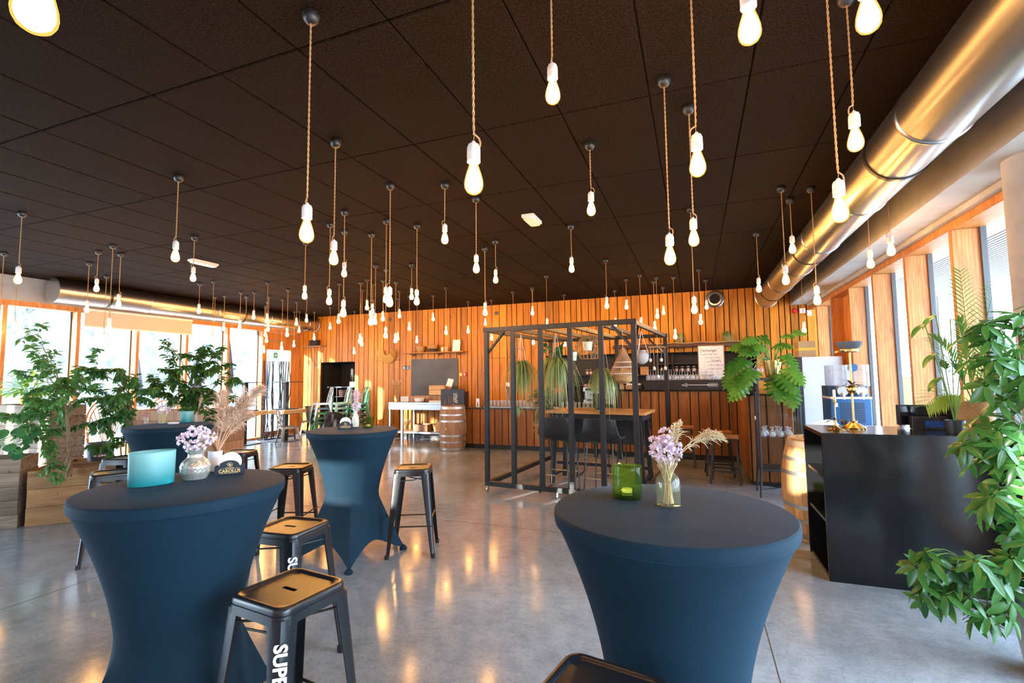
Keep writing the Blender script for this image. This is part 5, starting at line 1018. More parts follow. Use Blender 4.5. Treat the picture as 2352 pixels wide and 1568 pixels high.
# stainless work table with its clutter
st = thing('steel_work_table', (-7.4, 10.6, 0), 'stainless steel work table with lower shelf under the chalkboard', 'table')
MB().box(0, 0, 0.92, 1.62, 0.62, 0.97).build('tabletop', M_steel, st, 0, bevel=0.003); MB().box(0, 0.0, 0.79, 1.62, 0.015, 0.93).build('apron', M_steel, st, 0); MB().box(0.03, 0.03, 0.2, 1.59, 0.59, 0.24).build('lower_shelf', M_steel, st, 0)
for x in (0.03, 0.40, 1.56):
    for y in (0.03, 0.57): MB().box(x-0.02, y-0.02, 0, x+0.02, y+0.02, 0.92).build('leg', M_steel, st, 0)
def crate(loc, sx, sy, sz, mm, lb, rz=0, rows=2, nm='wooden_crate'):
    t = thing(nm, loc, lb, 'crate', rz); th = 0.012; hz = sz/rows
    for k in range(rows):
        z0_, z1_ = k*hz+0.004, (k+1)*hz-0.004
        for a in ((0, 0, sx, th), (0, sy-th, sx, sy), (0, th, th, sy-th), (sx-th, th, sx, sy-th)): MB().box(a[0], a[1], z0_, a[2], a[3], z1_).build('slat', mm, t, 0)
    MB().box(th, th, 0, sx-th, sy-th, th).build('bottom', mm, t, 0)
    for x in (th, sx-th-0.02):
        for y in (th, sy-th-0.02): MB().box(x, y, th, x+0.02, y+0.02, sz-0.003).build('corner_post', mm, t, 0)
    return t
M_lw = wood('light_crate', (0.48, 0.27, 0.11), (0.68, 0.43, 0.20), scale=(1, 12, 12), rough=0.7, var=0.2)
crate((-6.36, 10.85, 1.15), 0.42, 0.3, 0.24, M_lw, 'light wooden crate tilted up on the steel table', 0, 2); crate((-6.95, 10.85, 0.97), 0.58, 0.3, 0.16, M_stave2, 'reddish tray of cutlery jars on the steel table', 0, 1); crate((-6.36, 10.85, 0.97), 0.6, 0.3, 0.17, M_stave2, 'dark low crate under the light crate on the steel table', 0, 1); crate((-7.2, 10.85, 0.97), 0.23, 0.25, 0.14, M_paper, 'small pale box tray at the end of steel table', 0, 1)
crate((-6.1, 10.72, 0.24), 0.42, 0.4, 0.26, M_lw, 'pale wooden crate on the lower shelf of the steel table', 0, 2); crate((-6.75, 10.75, 0.24), 0.4, 0.36, 0.17, M_stave2, 'shallow brown crate on the lower shelf of the steel table', 0, 1)
t = thing('white_bowl', (-6.55, 10.70, 0.97), 'white bowl on the steel work table', 'bowl'); cup('bowl', [(0.08, 0), (0.115, 0.03), (0.125, 0.1)], 28, M_white, t, None, 0.006); MB().tube([(0.125*math.cos(k*PI/14), 0.125*math.sin(k*PI/14), 0.1) for k in range(28)], 0.005, 5, closed=True).build('rim', M_white, t)
t = thing('plate_stack', (-6.06, 10.72, 0.97), 'stack of white napkins at the end of steel table', 'napkins'); [MB().box(-0.18, -0.08, 0.012*k, 0.18, 0.08, 0.012*k+0.010).build('napkin', M_paper, t, 0) for k in range(4)]
t = thing('menu_stand', (-5.85, 10.95, 1.36), 'small white card propped over crates on the steel table', 'card'); MB().box(-0.08, -0.004, -0.0, 0.08, 0.004, 0.2, T(0, 0, 0) @ RY(12) @ RX(-15)).build('card', M_paper, t, 0); MB().box(-0.05, 0, -0.22, 0.05, 0.05, 0.02).build('support', M_stave2, t, 0)
me_cj = MB().lathe([(0.001, 0), (0.022, 0), (0.024, 0.07), (0.02, 0.07), (0.001, 0.01)], 10, cap=False).mesh('jar', M_clear); me_ct = MB(); r5 = random.Random(6)
for k in range(9): me_ct.tube([(r5.uniform(-.01, .01), r5.uniform(-.01, .01), 0.01), (r5.uniform(-.03, .03), r5.uniform(-.03, .03), 0.11)], 0.004, 4)
me_ct = me_ct.mesh('cutlery', M_steel)
for k in range(12):
    t = thing('cutlery_jar', (-6.9+0.09*(k % 6), 10.93+0.1*(k//6), 0.985), 'glass jar of cutlery in the reddish tray', 'jar', k*40, 'cutlery jars'); obj('jar', me_cj, t); obj('cutlery', me_ct, t)
def dried(loc, h, n, sp, lb, mmv, mst, mhead, seed, vase='jar'):
    r = random.Random(seed); t = thing('dried_flower_vase', loc, lb, 'vase')
    cup('vase', [(0.045, 0), (0.055, 0.03), (0.04, 0.13), (0.05, 0.2)], 20, mmv, t); m = MB(); m2 = MB()
    for k in range(n):
        a = r.uniform(0, 2*PI); q = r.random()**0.5*sp; p = Vector((q*math.cos(a), q*math.sin(a)*0.6, h*r.uniform(0.8, 1.0))); m.tube([(0, 0, 0.02), p*0.5+Vector((0, 0, 0.03)), p], 0.0022, 3); m2.tube([p, p+Vector((q*math.cos(a)*0.3, 0, 0.03))], [0.010, 0.003], 5)
    m.build('stems', mst, t); m2.build('seed_heads', mhead, t)
dried((-7.22, 10.72, 0.97), 0.55, 60, 0.14, 'tall glass vase of dried wheat at the end of steel table', M_clear, mat('dry_stem', (0.55, 0.33, 0.13), 0.8), mat('dry_head', (0.72, 0.46, 0.22), 0.8), 3)
dried((-7.0, 10.82, 0.24), 0.27, 34, 0.13, 'short pot of pale dried grass on the lower shelf', M_clear, mat('dry_stem2', (0.5, 0.45, 0.22), 0.8), mat('dry_head2', (0.75, 0.68, 0.4), 0.8), 5)
t = thing('wicker_tray', (-5.88, 10.92, 0.52), 'round wicker tray leaning in the pale crate', 'tray'); MB().lathe([(0.001, 0), (0.17, 0.002), (0.2, 0.03), (0.195, 0.035), (0.165, 0.01), (0.001, 0.008)], 32, M=T(0, 0.05, 0.08) @ RX(55) , cap=False).build('weave', M_wick, t); MB().tube([T(0, 0.05, 0.08) @ RX(55) @ Vector((0.2*math.cos(k*PI/16), 0.2*math.sin(k*PI/16), 0.032)) for k in range(32)], 0.008, 6, closed=True).build('rim', M_cord, t)
t = thing('wicker_basket', (-6.22, 10.98, 0.24), 'small open wicker basket on the lower shelf', 'basket'); wavy([(0.06, 0), (0.08, 0.08), (0.1, 0.18)]).build('weave', M_wick, t); MB().lathe([(0.001, 0.003), (0.06, 0.003)], 16, cap=False).build('base', M_wick, t)
t = thing('chalk_a_board', (-5.75, 10.36, 0), 'black upright panel with white script beside the weathered barrel', 'board'); MB().box(0, 0, 0.0, 0.62, 0.03, 1.31).build('panel', M_blackpaint, t, 0); MB().box(0, 0.03, 0, 0.03, 0.25, 1.25).build('side', M_blackpaint, t, 0); MB().box(0.59, 0.03, 0, 0.62, 0.25, 1.25).build('side', M_blackpaint, t, 0)
m = MB(); r5 = random.Random(12); pts = []
for k in range(60): q = k/59; pts.append((0.40+0.05*math.sin(q*34)+0.012*math.sin(q*11), -0.002, 0.98+0.24*q))
m.tube(pts, 0.004, 4); m.tube([(0.34, -0.002, 1.0), (0.345, -0.002, 1.22)], 0.003, 4); m.build('script', M_letter, t)
for k, (x, h_) in enumerate(((-5.22, 0.16), (-5.16, 0.24), (-5.12, 0.2))):
    t = thing('candle', (x, 9.62+0.04*k, 0.935), ('short brown candle on the weathered barrel', 'tallest brown candle on the weathered barrel', 'middle brown candle on the weathered barrel')[k], 'candle'); MB().lathe([(0.013, 0), (0.013, h_), (0.003, h_+0.002)], 12).build('wax', mat('brown_wax', (0.16, 0.06, 0.04), 0.5), t); MB().tube([(0, 0, h_), (0.001, 0, h_+0.012)], 0.0015, 4).build('wick', M_dark, t)
t = thing('glass_candle', (-5.02, 9.6, 0.935), 'small tealight glass on the weathered barrel', 'tealight'); cup('glass', [(0.03, 0), (0.034, 0.07)], 18, M_clear, t); MB().lathe([(0.022, 0.006), (0.022, 0.02), (0.001, 0.021)], 14).build('wax', M_paper, t)
t = thing('dry_weed', (-5.62, 9.98, 0), 'sprig of dried weed on the floor by the black panel', 'weed'); m = MB(); r5 = random.Random(9)
for k in range(26): a = r5.uniform(0, 6.28); m.tube([(0, 0, 0.0), (0.05*math.cos(a), 0.05*math.sin(a), 0.08), (0.13*math.cos(a+0.4), 0.13*math.sin(a), 0.14+0.06*r5.random())], 0.003, 3)
m.build('stems', M_cord, t); m2 = MB(); [m2.sphere((0.12*math.cos(k), 0.12*math.sin(k*1.7), 0.1+0.01*k), 0.012, 6) for k in range(9)]; m2.build('seed_heads', M_paper, t)
# ------------------------------------------------------------------ plants
def leafmat(name, c0, c1, back=None, trans=0.35, rough=0.35, stripe=None):
    m = mat(name, c0, rough, 0, 0.5); oi = N(m, 'ShaderNodeObjectInfo'); v = coords(m, (1, 1, 1), 'Object'); n = noise(m, v, 9, 2)
    ad = N(m, 'ShaderNodeMath', operation='ADD'); L(m, oi.outputs['Random'], ad.inputs[0]); L(m, n, ad.inputs[1]); h = N(m, 'ShaderNodeMath', operation='MULTIPLY'); h.inputs[1].default_value = 0.5; L(m, ad.outputs[0], h.inputs[0])
    c = ramp(m, h.outputs[0], [(0.25, c0), (0.75, c1)])
    if stripe:
        sp = N(m, 'ShaderNodeTexCoord'); wv = N(m, 'ShaderNodeTexNoise'); wv.inputs['Scale'].default_value = 45; L(m, sp.outputs['Object'], wv.inputs['Vector'])
        c = mix(m, c, stripe, ramp(m, wv.outputs['Fac'], [(0.52, (0, 0, 0)), (0.58, (1, 1, 1))]))
    L(m, c, B(m).inputs['Base Color'])
    tr = N(m, 'ShaderNodeBsdfTranslucent'); L(m, c, tr.inputs[0]); mx = N(m, 'ShaderNodeMixShader'); mx.inputs[0].default_value = trans
    out = m.node_tree.nodes['Material Output']; L(m, B(m).outputs[0], mx.inputs[1]); L(m, tr.outputs[0], mx.inputs[2]); L(m, mx.outputs[0], out.inputs[0]); return m
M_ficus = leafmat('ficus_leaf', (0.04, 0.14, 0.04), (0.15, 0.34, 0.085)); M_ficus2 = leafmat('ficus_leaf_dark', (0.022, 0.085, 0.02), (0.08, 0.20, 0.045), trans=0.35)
M_lime = leafmat('lime_leaf', (0.12, 0.30, 0.02), (0.30, 0.50, 0.06), trans=0.45); M_phil = leafmat('philodendron_leaf', (0.028, 0.13, 0.014), (0.12, 0.31, 0.03), trans=0.35, rough=0.3)
M_pilea = leafmat('pilea_leaf', (0.03, 0.15, 0.05), (0.10, 0.30, 0.10), rough=0.25); M_schef = leafmat('schefflera_leaf', (0.016, 0.085, 0.018), (0.07, 0.22, 0.04), rough=0.25); M_spider = leafmat('spider_leaf', (0.15, 0.27, 0.05), (0.42, 0.50, 0.20), stripe=None); M_vari = leafmat('variegated_leaf', (0.10, 0.15, 0.06), (0.30, 0.30, 0.16), stripe=(0.48, 0.46, 0.28))
M_stem = speckle('plant_stem', (0.16, 0.10, 0.05), (0.30, 0.21, 0.12), 20, 0.8, 0.3); M_gstem = mat('green_stem', (0.12, 0.24, 0.05), 0.5); M_soil = speckle('soil', (0.02, 0.014, 0.01), (0.05, 0.035, 0.02), 40, 0.95, 0.6)
def leaf_mesh(ln, wd, droop, mm, n=4, fold=0.3, name='leaf'):
    vs, fs = leafblade(ln, wd, droop, n, fold=fold); return MB().add(vs, fs).mesh(name, mm, 80)
def orient(d, up=Vector((0, 0, 1)), roll=0):
    d = d.normalized(); y = up.cross(d); y = y.normalized() if y.length > 1e-4 else Vector((0, 1, 0)); z = d.cross(y)
    return (Matrix((d, y, z)).transposed().to_4x4()) @ Matrix.Rotation(roll, 4, 'X')
def leaves(parent, mats_, me, cap=250, name='leaf'):
    big = mats_[:cap]
    for M in big: obj(name, me, parent, M=M)
    rest = mats_[cap:]
    if rest:
        m = MB(); V0 = [v.co.copy() for v in me.vertices]; F0 = [tuple(p.vertices) for p in me.polygons]
        for M in rest: m.add([M @ v for v in V0], F0)
        tag(m.build('small_leaves', me.materials[0], parent, 80), kind='stuff')
def bend(a, b, sag, n=6, r=None):
    a, b = Vector(a), Vector(b); return [a.lerp(b, k/n)+Vector((0, 0, sag*4*(k/n)*(1-k/n)))+(Vector((r.uniform(-.02, .02), r.uniform(-.02, .02), 0)) if r and 0 < k < n else Vector()) for k in range(n+1)]
def ficus(name, base, blobs, label, seed, mm, nl, ln=0.075, cap=260):
    r = random.Random(seed); base = Vector(base); t = thing(name, base, label, 'plant'); tr = MB(); br = MB(); ms = []
    ctr = Vector((sum(b[0] for b in blobs)/len(blobs), sum(b[1] for b in blobs)/len(blobs), 0))-base; ctr.z = 0
    zt = sorted(b[2] for b in blobs)[len(blobs)//2]-base.z; trunk = []
    for s in range(3):
        trunk = [Vector((0.02*math.cos(s*2.1+k*0.9), 0.02*math.sin(s*2.1+k*0.9), 0))*(1-k/16)+ctr*0.25*(k/12)**2+Vector((0, 0, zt*k/12)) for k in range(13)]; tr.tube(trunk, [0.016*(1-k/22) for k in range(13)], 6)
    tr.build('trunk', M_stem, t); tot = sum(b[3]**2 for b in blobs)
    for b in blobs:
        c = Vector(b[:3])-base; st = trunk[min(12, 4+int(8*min(1, max(0, c.z/zt-0.25))))]; mid = bend(st, c, 0.04, 6, r); br.tube(mid, [0.008*(1-k/9) for k in range(7)], 5, False); tips = []
        for k in range(max(4, int(b[3]*26))):
            d = Vector((r.gauss(0, 1), r.gauss(0, 1)*0.9, r.gauss(0, 0.8))).normalized(); e = c+d*b[3]*r.uniform(0.65, 1.1); p0 = mid[r.randint(3, 6)]; tw = bend(p0, e, 0.03, 4, r); br.tube(tw, [0.0035, 0.003, 0.0025, 0.002, 0.0015], 3, False); tips.append(tw)
        for k in range(int(nl*b[3]**2/tot)):
            tw = r.choice(tips); q = r.uniform(0.2, 1.0)*4; i = min(int(q), 3); p = tw[i].lerp(tw[i+1], q-i); d = (tw[4]-tw[0]).normalized(); a = r.uniform(0, 2*PI)
            d2 = (d*0.6+Vector((math.cos(a), math.sin(a), r.uniform(-1.1, 0.1)))).normalized(); s = r.uniform(0.6, 1.15); ms.append(T(*(p+d2*0.01)) @ orient(d2, roll=r.uniform(-0.7, 0.7)) @ Matrix.Diagonal((s, s, s, 1)))
    br.build('branches', M_stem, t); r.shuffle(ms); leaves(t, ms, leaf_mesh(ln, ln*0.26, ln*0.28, mm), cap); return t
# planter of boards with two ficus, standing askew to the room
M_planter = wood('planter_board', (0.21, 0.095, 0.036), (0.40, 0.21, 0.085), scale=(1, 11, 11), rough=0.7, var=0.25); M_pallet = wood('grey_pallet_board', (0.12, 0.078, 0.05), (0.30, 0.22, 0.15), scale=(1, 11, 11), rough=0.85, var=0.4)
def boards(name, loc, rz, L_, D_, rows, bh_, mm, label, cat='planter', soil=None, th=0.02, gap=0.005):
    t = thing(name, loc, label, cat, rz); r = random.Random(int(abs(loc[0])*100))
    for k in range(rows):
        z0_, z1_ = k*bh_+gap/2, (k+1)*bh_-gap/2
        for a in ((0, 0, L_, th), (0, D_-th, L_, D_)): j = r.uniform(-0.004, 0.004); MB().box(a[0]+j, a[1], z0_, a[2]+j, a[3], z1_).build('board', mm, t, 0)
        for a in ((0, th, th, D_-th), (L_-th, th, L_, D_-th)): MB().box(a[0], a[1], z0_, a[2], a[3], z1_).build('board', mm, t, 0)
    for x in (th, L_-th-0.03):
        for y in (th, D_-th-0.03): MB().box(x, y, 0, x+0.03, y+0.03, rows*bh_-0.005).build('corner_post', mm, t, 0)
    MB().box(th, th, 0.0, L_-th, D_-th, 0.02).build('bottom', mm, t, 0)
    if soil: MB().box(th, th, soil-0.03, L_-th, D_-th, soil).build('soil', M_soil, t, 0)
    return t
boards('board_planter', (-6.93, 3.2, 0), 48, 1.25, 0.46, 3, 0.2, M_planter, 'warm brown board planter holding the leafy ficus', soil=0.52)
boards('pallet_crate', (-7.62, 2.42, 0), 48, 0.98, 0.5, 5, 0.15, M_pallet, 'stack of weathered grey pallet boards beside the warm brown planter', 'crate')
boards('pallet_crate', (-10.3, 4.25, 0), 0, 1.55, 0.45, 8, 0.155, M_pallet, 'tall crate wall of weathered boards carrying a yellow pot', 'crate')
boards('pallet_crate', (-8.4, 5.1, 0), 10, 1.7, 0.45, 7, 0.16, M_stave2, 'dark brown board crate behind the ficus', 'crate')
boards('board_box', (-7.35, 3.72, 0), 48, 0.6, 0.4, 3, 0.195, M_planter, 'small brown box under the dark bucket', 'crate')
ficus('ficus_tree', (-6.62, 3.42, 0.52), [(-7.13, 3.3, 2.12, 0.15), (-7.18, 3.3, 1.82, 0.23), (-6.86, 3.3, 1.57, 0.25), (-7.26, 3.3, 1.32, 0.28), (-6.67, 3.35, 1.28, 0.34), (-7.5, 3.3, 1.11, 0.23), (-6.3, 3.35, 1.47, 0.24), (-6.88, 3.3, 0.93, 0.22), (-6.95, 3.4, 1.65, 0.2), (-7.0, 3.3, 1.1, 0.25), (-6.45, 3.2, 0.62, 0.14)], 'tall ficus with light green leaves in the brown planter', 31, M_ficus, 2000, 0.08)
ficus('ficus_tree', (-6.42, 3.95, 0.52), [(-6.88, 3.75, 1.72, 0.24), (-6.43, 3.75, 1.71, 0.18), (-6.65, 3.8, 1.4, 0.31), (-6.18, 3.8, 1.45, 0.28), (-6.9, 3.85, 1.14, 0.32), (-6.31, 3.8, 1.1, 0.25), (-6.5, 3.75, 0.8, 0.2)], 'bushy ficus in the brown planter nearer the standing table', 32, M_ficus, 2000, 0.08)
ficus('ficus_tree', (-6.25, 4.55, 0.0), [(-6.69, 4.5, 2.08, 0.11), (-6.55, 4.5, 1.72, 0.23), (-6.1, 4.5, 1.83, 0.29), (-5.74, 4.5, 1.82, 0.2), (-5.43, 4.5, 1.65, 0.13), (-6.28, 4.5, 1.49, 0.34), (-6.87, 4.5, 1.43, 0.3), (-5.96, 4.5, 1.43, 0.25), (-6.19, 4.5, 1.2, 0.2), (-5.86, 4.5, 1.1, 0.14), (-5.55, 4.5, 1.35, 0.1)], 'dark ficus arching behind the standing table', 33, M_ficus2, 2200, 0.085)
# bright small plant in a yellow pot on the tall crate
t = thing('potted_plant', (-9.72, 4.45, 1.245), 'lime green bushy plant in a yellow pot on the tall crate', 'plant'); cup('pot', [(0.09, 0), (0.12, 0.12)], 22, M_yel, t); MB().lathe([(0.001, 0.1), (0.112, 0.1)], 18, cap=False).build('soil', M_soil, t); r = random.Random(40); ms = []
for k in range(170): d = Vector((r.gauss(0, 1), r.gauss(0, 1), abs(r.gauss(0, 0.9)))).normalized(); p = Vector((0, 0, 0.15))+d*r.uniform(0.1, 0.36); ms.append(T(*p) @ orient(d+Vector((0, 0, -0.4))))
m = MB(); [m.tube([(0, 0, 0.1), M.translation], 0.003, 3) for M in ms[::5]]; m.build('stems', M_gstem, t); leaves(t, ms, leaf_mesh(0.11, 0.03, 0.03, M_lime), 170)
# pilea with coin leaves on the grey pallet stack
t = thing('coin_plant', (-7.28, 3.02, 0.752), 'coin-leaved plant in a dark pot on the grey pallet crate', 'plant'); cup('pot', [(0.07, 0), (0.09, 0.14)], 22, M_dark, t); MB().lathe([(0.001, 0.12), (0.083, 0.12)], 18, cap=False).build('soil', M_soil, t)
me_coin = MB().lathe([(0.001, 0.004), (0.03, 0.001), (0.052, -0.004), (0.001, 0.0)], 16, cap=False).mesh('coin_leaf', M_pilea, 80); r = random.Random(41); m = MB(); ms = []
for k in range(26):
    a = r.uniform(-2.4, 0.9); q = r.uniform(0.12, 0.42); p = Vector((q*math.cos(a)*1.25+0.16, q*math.sin(a)*0.7-0.03, 0.12+r.uniform(-0.08, 0.2))); m.tube(bend((0, 0, 0.12), p, 0.05, 5), 0.003, 4); nrm = Vector((0.6+r.uniform(-.3, .3), -0.7, 0.8)).normalized(); q_ = nrm.to_track_quat('Z', 'X').to_matrix().to_4x4(); s = r.uniform(0.7, 1.2); ms.append(T(*p) @ q_ @ Matrix.Diagonal((s, s, s, 1)))
m.build('petioles', M_gstem, t); leaves(t, ms, me_coin, 60, 'coin_leaf')
# dark bucket lettered MARTINI
t = thing('lettered_bucket', (-7.10, 3.98, 0.587), 'dark grey bucket lettered MARTINI among the planters', 'bucket', 0); cup('bucket', [(0.11, 0), (0.14, 0.22)], 28, mat('bucket_grey', (0.06, 0.065, 0.075), 0.4, 0.5), t, None, 0.004)
MB().lathe([(0.022, 0), (0.022, 0.002), (0.001, 0.002)], 20, M=RZ(62) @ T(0, -0.1265, 0.07) @ RX(90)).build('red_disc', M_red, t); obj('lettering', text_mesh('MARTINI', 0.03, 0.001, 0.0008, mat=M_letter), t, M=RZ(62) @ T(0, -0.1285, 0.07) @ RX(84)); MB().tube([(0.14*math.cos(k*PI/14), 0.14*math.sin(k*PI/14), 0.22) for k in range(28)], 0.005, 5, closed=True).build('rim', M_steel, t)

# philodendron in a brass pot on the display cabinet
def lobed_leaf(ln, mm, lob=6, name='leaf'):
    """blade cut into pointed fingers that sweep forward from the midrib"""
    vs = []; fs = []
    def zz(x, y): return -0.30*ln*(x/ln)**2+0.10*abs(y)-0.9*y*y/ln
    def poly(pts):
        b = len(vs); vs.extend((x, y, zz(x, y)) for x, y in pts); fs.append(tuple(range(b, b+len(pts))))
    n = 10; mid = [(ln*k/n, ln*0.15*math.sin(PI*min(1, k/n*0.9+0.1))**0.8*(1-0.4*k/n) if k < n else 0.002) for k in range(n+1)]
    for s in (1, -1):
        for k in range(n):
            q = [(mid[k][0], 0), (mid[k+1][0], 0), (mid[k+1][0], s*mid[k+1][1]), (mid[k][0], s*mid[k][1])]; poly(q if s > 0 else q[::-1])
        for i in range(lob):
            u = i/(lob-1); x = ln*(0.05+0.68*u); L_ = ln*(0.40-0.20*u+0.10*math.sin(PI*u)); an = math.radians(100-52*u); w = ln*(0.085-0.03*u)
            dx, dy = math.cos(an), math.sin(an); px, py = dy, -dx
            def P(t, o): return (x+dx*L_*t+px*o, s*(dy*L_*t+py*o))
            for (t0, w0), (t1, w1) in zip(((0.1, 0.8), (0.45, 0.95), (0.72, 1.0), (0.9, 0.55)), ((0.45, 0.95), (0.72, 1.0), (0.9, 0.55), (1.0, 0.05))):
                q = [P(t0, w*w0), P(t1, w*w1), P(t1, -w*w1), P(t0, -w*w0)]; poly(q if s > 0 else q[::-1])
    return MB().add(vs, fs).mesh(name, mm, 80)
t = thing('philodendron', (0.955, 7.27, 1.537), 'philodendron with large jagged leaves in a brass pot on the display cabinet', 'plant'); cup('pot', [(0.085, 0), (0.088, 0.01), (0.112, 0.225)], 28, M_brass, t, None, 0.004); MB().lathe([(0.001, 0.2), (0.105, 0.2)], 20, cap=False).build('soil', M_soil, t)
me_ph = lobed_leaf(0.40, M_phil); r = random.Random(50); base = Vector((0, 0, 0.2))
tips = [(0.37, 0.0, 0.66, 0.5), (0.2, -0.1, 0.6, 0.5), (-0.26, -0.02, 0.55, 0.7), (-0.05, 0.02, 0.56, 0.75), (0.08, -0.05, 0.44, 0.75), (-0.32, -0.12, 0.36, 0.9), (-0.46, -0.1, 0.18, 0.95), (-0.58, -0.12, -0.02, 1.0), (-0.52, -0.18, -0.14, 1.0), (-0.5, -0.14, -0.28, 0.95), (-0.34, -0.2, -0.02, 1.0), (-0.16, -0.16, 0.42, 0.8), (0.10, -0.28, -0.1, 1.05), (0.02, -0.28, -0.22, 1.1), (0.16, -0.30, -0.30, 1.15), (0.21, -0.24, 0.0, 0.95), (0.2, -0.1, 0.24, 0.8), (-0.4, 0.0, 0.44, 0.8), (-0.22, 0.05, 0.4, 0.8), (-0.62, -0.1, 0.10, 0.8)]
m = MB(); ms = []
for x, y, z, s in tips:
    p = Vector((x, y, z)); out = Vector((x, y, 0)); out = out.normalized() if out.length > 0.02 else Vector((0, -1, 0)); st = base+(p-base)*0.72+Vector((0, 0, 0.06)); m.tube(bend(base+out*0.03, st, 0.10, 7), [0.006, 0.006, 0.0055, 0.005, 0.0045, 0.004, 0.0035, 0.003], 5)
    d = (out*0.55+Vector((r.uniform(-.2, .2), -0.35, -0.65 if z < 0.3 else -0.05))).normalized(); ms.append(T(*st) @ orient(d, Vector((0.1, -0.75, 0.6))) @ Matrix.Diagonal((s*0.85, s*0.85, s*0.85, 1)))
m.build('petioles', M_gstem, t); leaves(t, ms, me_ph, 60)

# umbrella plant (schefflera) in a grey pot by the right edge of the counter
t = thing('umbrella_plant', (1.72, 3.42, 0), 'large umbrella plant spilling over the black counter from a grey pot', 'plant'); cup('pot', [(0.15, 0), (0.21, 0.42)], 30, mat('pot_grey', (0.28, 0.32, 0.33), 0.6), t, None, 0.012); MB().lathe([(0.001, 0.38), (0.195, 0.38)], 24, cap=False).build('soil', M_soil, t)
SB = [(1.57, 3.4, 1.85, 0.16), (1.53, 3.4, 1.64, 0.18), (1.50, 3.4, 1.78, 0.12), (1.62, 3.4, 1.47, 0.18), (1.55, 3.4, 1.28, 0.18), (1.43, 3.38, 1.19, 0.13), (1.53, 3.36, 1.06, 0.17), (1.52, 3.34, 0.92, 0.14), (1.55, 3.34, 0.78, 0.15), (1.52, 3.34, 0.58, 0.14), (1.37, 3.34, 0.54, 0.16), (1.2, 3.36, 0.54, 0.13), (1.12, 3.36, 0.53, 0.08), (1.27, 3.34, 0.36, 0.13), (1.37, 3.32, 0.31, 0.1), (1.15, 3.36, 0.42, 0.08), (1.75, 3.4, 1.75, 0.2), (1.8, 3.4, 1.4, 0.2), (1.8, 3.4, 1.0, 0.2), (1.78, 3.4, 0.65, 0.18)]
r = random.Random(60); m = MB(); mst = MB(); ms = []; bs = Vector((1.72, 3.42, 0)); 
for s in range(4): mst.tube([Vector((0.05*math.cos(s*1.6), 0.05*math.sin(s*1.6), 0.36)), Vector((-0.05+0.05*math.cos(s*1.6), 0.02, 0.9)), Vector((-0.1+0.08*math.cos(s), 0, 1.4)), Vector((-0.13+0.1*math.cos(s), 0, 1.8))], [0.012, 0.01, 0.008, 0.006], 6)
mst.tube(bend((0, 0, 0.4), (-0.55, -0.06, 0.52), 0.10, 6), [0.013, 0.012, 0.01, 0.009, 0.008, 0.007, 0.006], 6)
for b in SB:
    c = Vector(b[:3])-bs
    for k in range(max(2, int(b[3]*42))):
        d = Vector((r.gauss(-0.25, 1), r.gauss(-0.5, 0.9), r.gauss(0.1, 0.8))).normalized(); p = c+d*b[3]*r.uniform(0.4, 1.0); st = c+(Vector((0.1, 0.05, 0)) if c.x > -0.3 else Vector((0.12, 0.02, 0.02))); m.tube(bend(st, p, 0.04, 4), 0.0025, 4, False)
        nrm = (d*0.6+Vector((0, -0.25, 0.75))).normalized(); q_ = nrm.to_track_quat('Z', 'X').to_matrix().to_4x4(); nlf = r.randint(6, 8); a0 = r.uniform(0, 6); s = r.uniform(0.75, 1.15)
        for j in range(nlf): ms.append(T(*p) @ q_ @ RZ(math.degrees(a0)+360*j/nlf) @ T(0.012, 0, 0) @ RY(r.uniform(8, 34)) @ Matrix.Diagonal((s, s, s, 1)))
mst.build('woody_stem', M_stem, t); m.build('petioles', M_gstem, t); r.shuffle(ms); leaves(t, ms, leaf_mesh(0.115, 0.021, 0.018, M_schef, 5, 0.25, 'leaflet'), 290, 'leaflet')
# areca palm in a wicker pot on the counter
t = thing('palm', (2.02, 4.84, 1.12), 'palm with feathery fronds in a wicker pot at the end of the black counter', 'plant'); wavy([(0.09, 0), (0.115, 0.1), (0.12, 0.23)]).build('wicker_pot', M_wick, t); MB().lathe([(0.001, 0.2), (0.11, 0.2)], 18, cap=False).build('soil', M_soil, t)
M_palm = leafmat('palm_leaf', (0.05, 0.17, 0.03), (0.12, 0.28, 0.05)); M_palmy = leafmat('palm_leaf_yellow', (0.30, 0.42, 0.04), (0.55, 0.58, 0.10), trans=0.45)
def frond(parent, a, tip, mm, n=18, ll=0.16, sag=0.1):
    pts = bend(a, tip, sag, 10); m = MB(); m.tube(pts, [0.004*(1-k/14) for k in range(11)], 4); r = random.Random(int(tip[0]*999))
    for k in range(n):
        q = 0.25+0.75*k/n; f = q*10; i = min(int(f), 9); p = pts[i].lerp(pts[i+1], f-i); dr = (pts[i+1]-pts[i]).normalized()
        for s in (-1, 1):
            sd = dr.cross(Vector((0.2, -0.6, 0.7))).normalized()*s; d = (dr*0.75+sd*0.7+Vector((0, 0, -0.12))).normalized(); l = ll*(0.6+0.7*math.sin(PI*min(1, q)))*r.uniform(0.85, 1.1); vs, fs = leafblade(l, 0.0085, l*0.15, 3, fold=0.3); M = T(*p) @ orient(d); m.add([M @ Vector(v_) for v_ in vs], fs)
    m.build('frond', mm, parent, 80)
for tip, mm in (((-0.42, -0.3, 0.2), M_palmy), ((-0.1, -0.1, 0.85), M_palm), ((-0.02, 0.0, 1.28), M_palm), ((0.22, 0.05, 1.15), M_palm), ((0.12, -0.2, 0.7), M_palm), ((-0.25, -0.15, 0.55), M_palm), ((-0.2, 0.1, 0.75), M_palm), ((0.2, -0.25, 0.4), M_palm)): frond(t, (0, 0, 0.2), tip, mm, 20, 0.13 if mm is M_palm else 0.15)
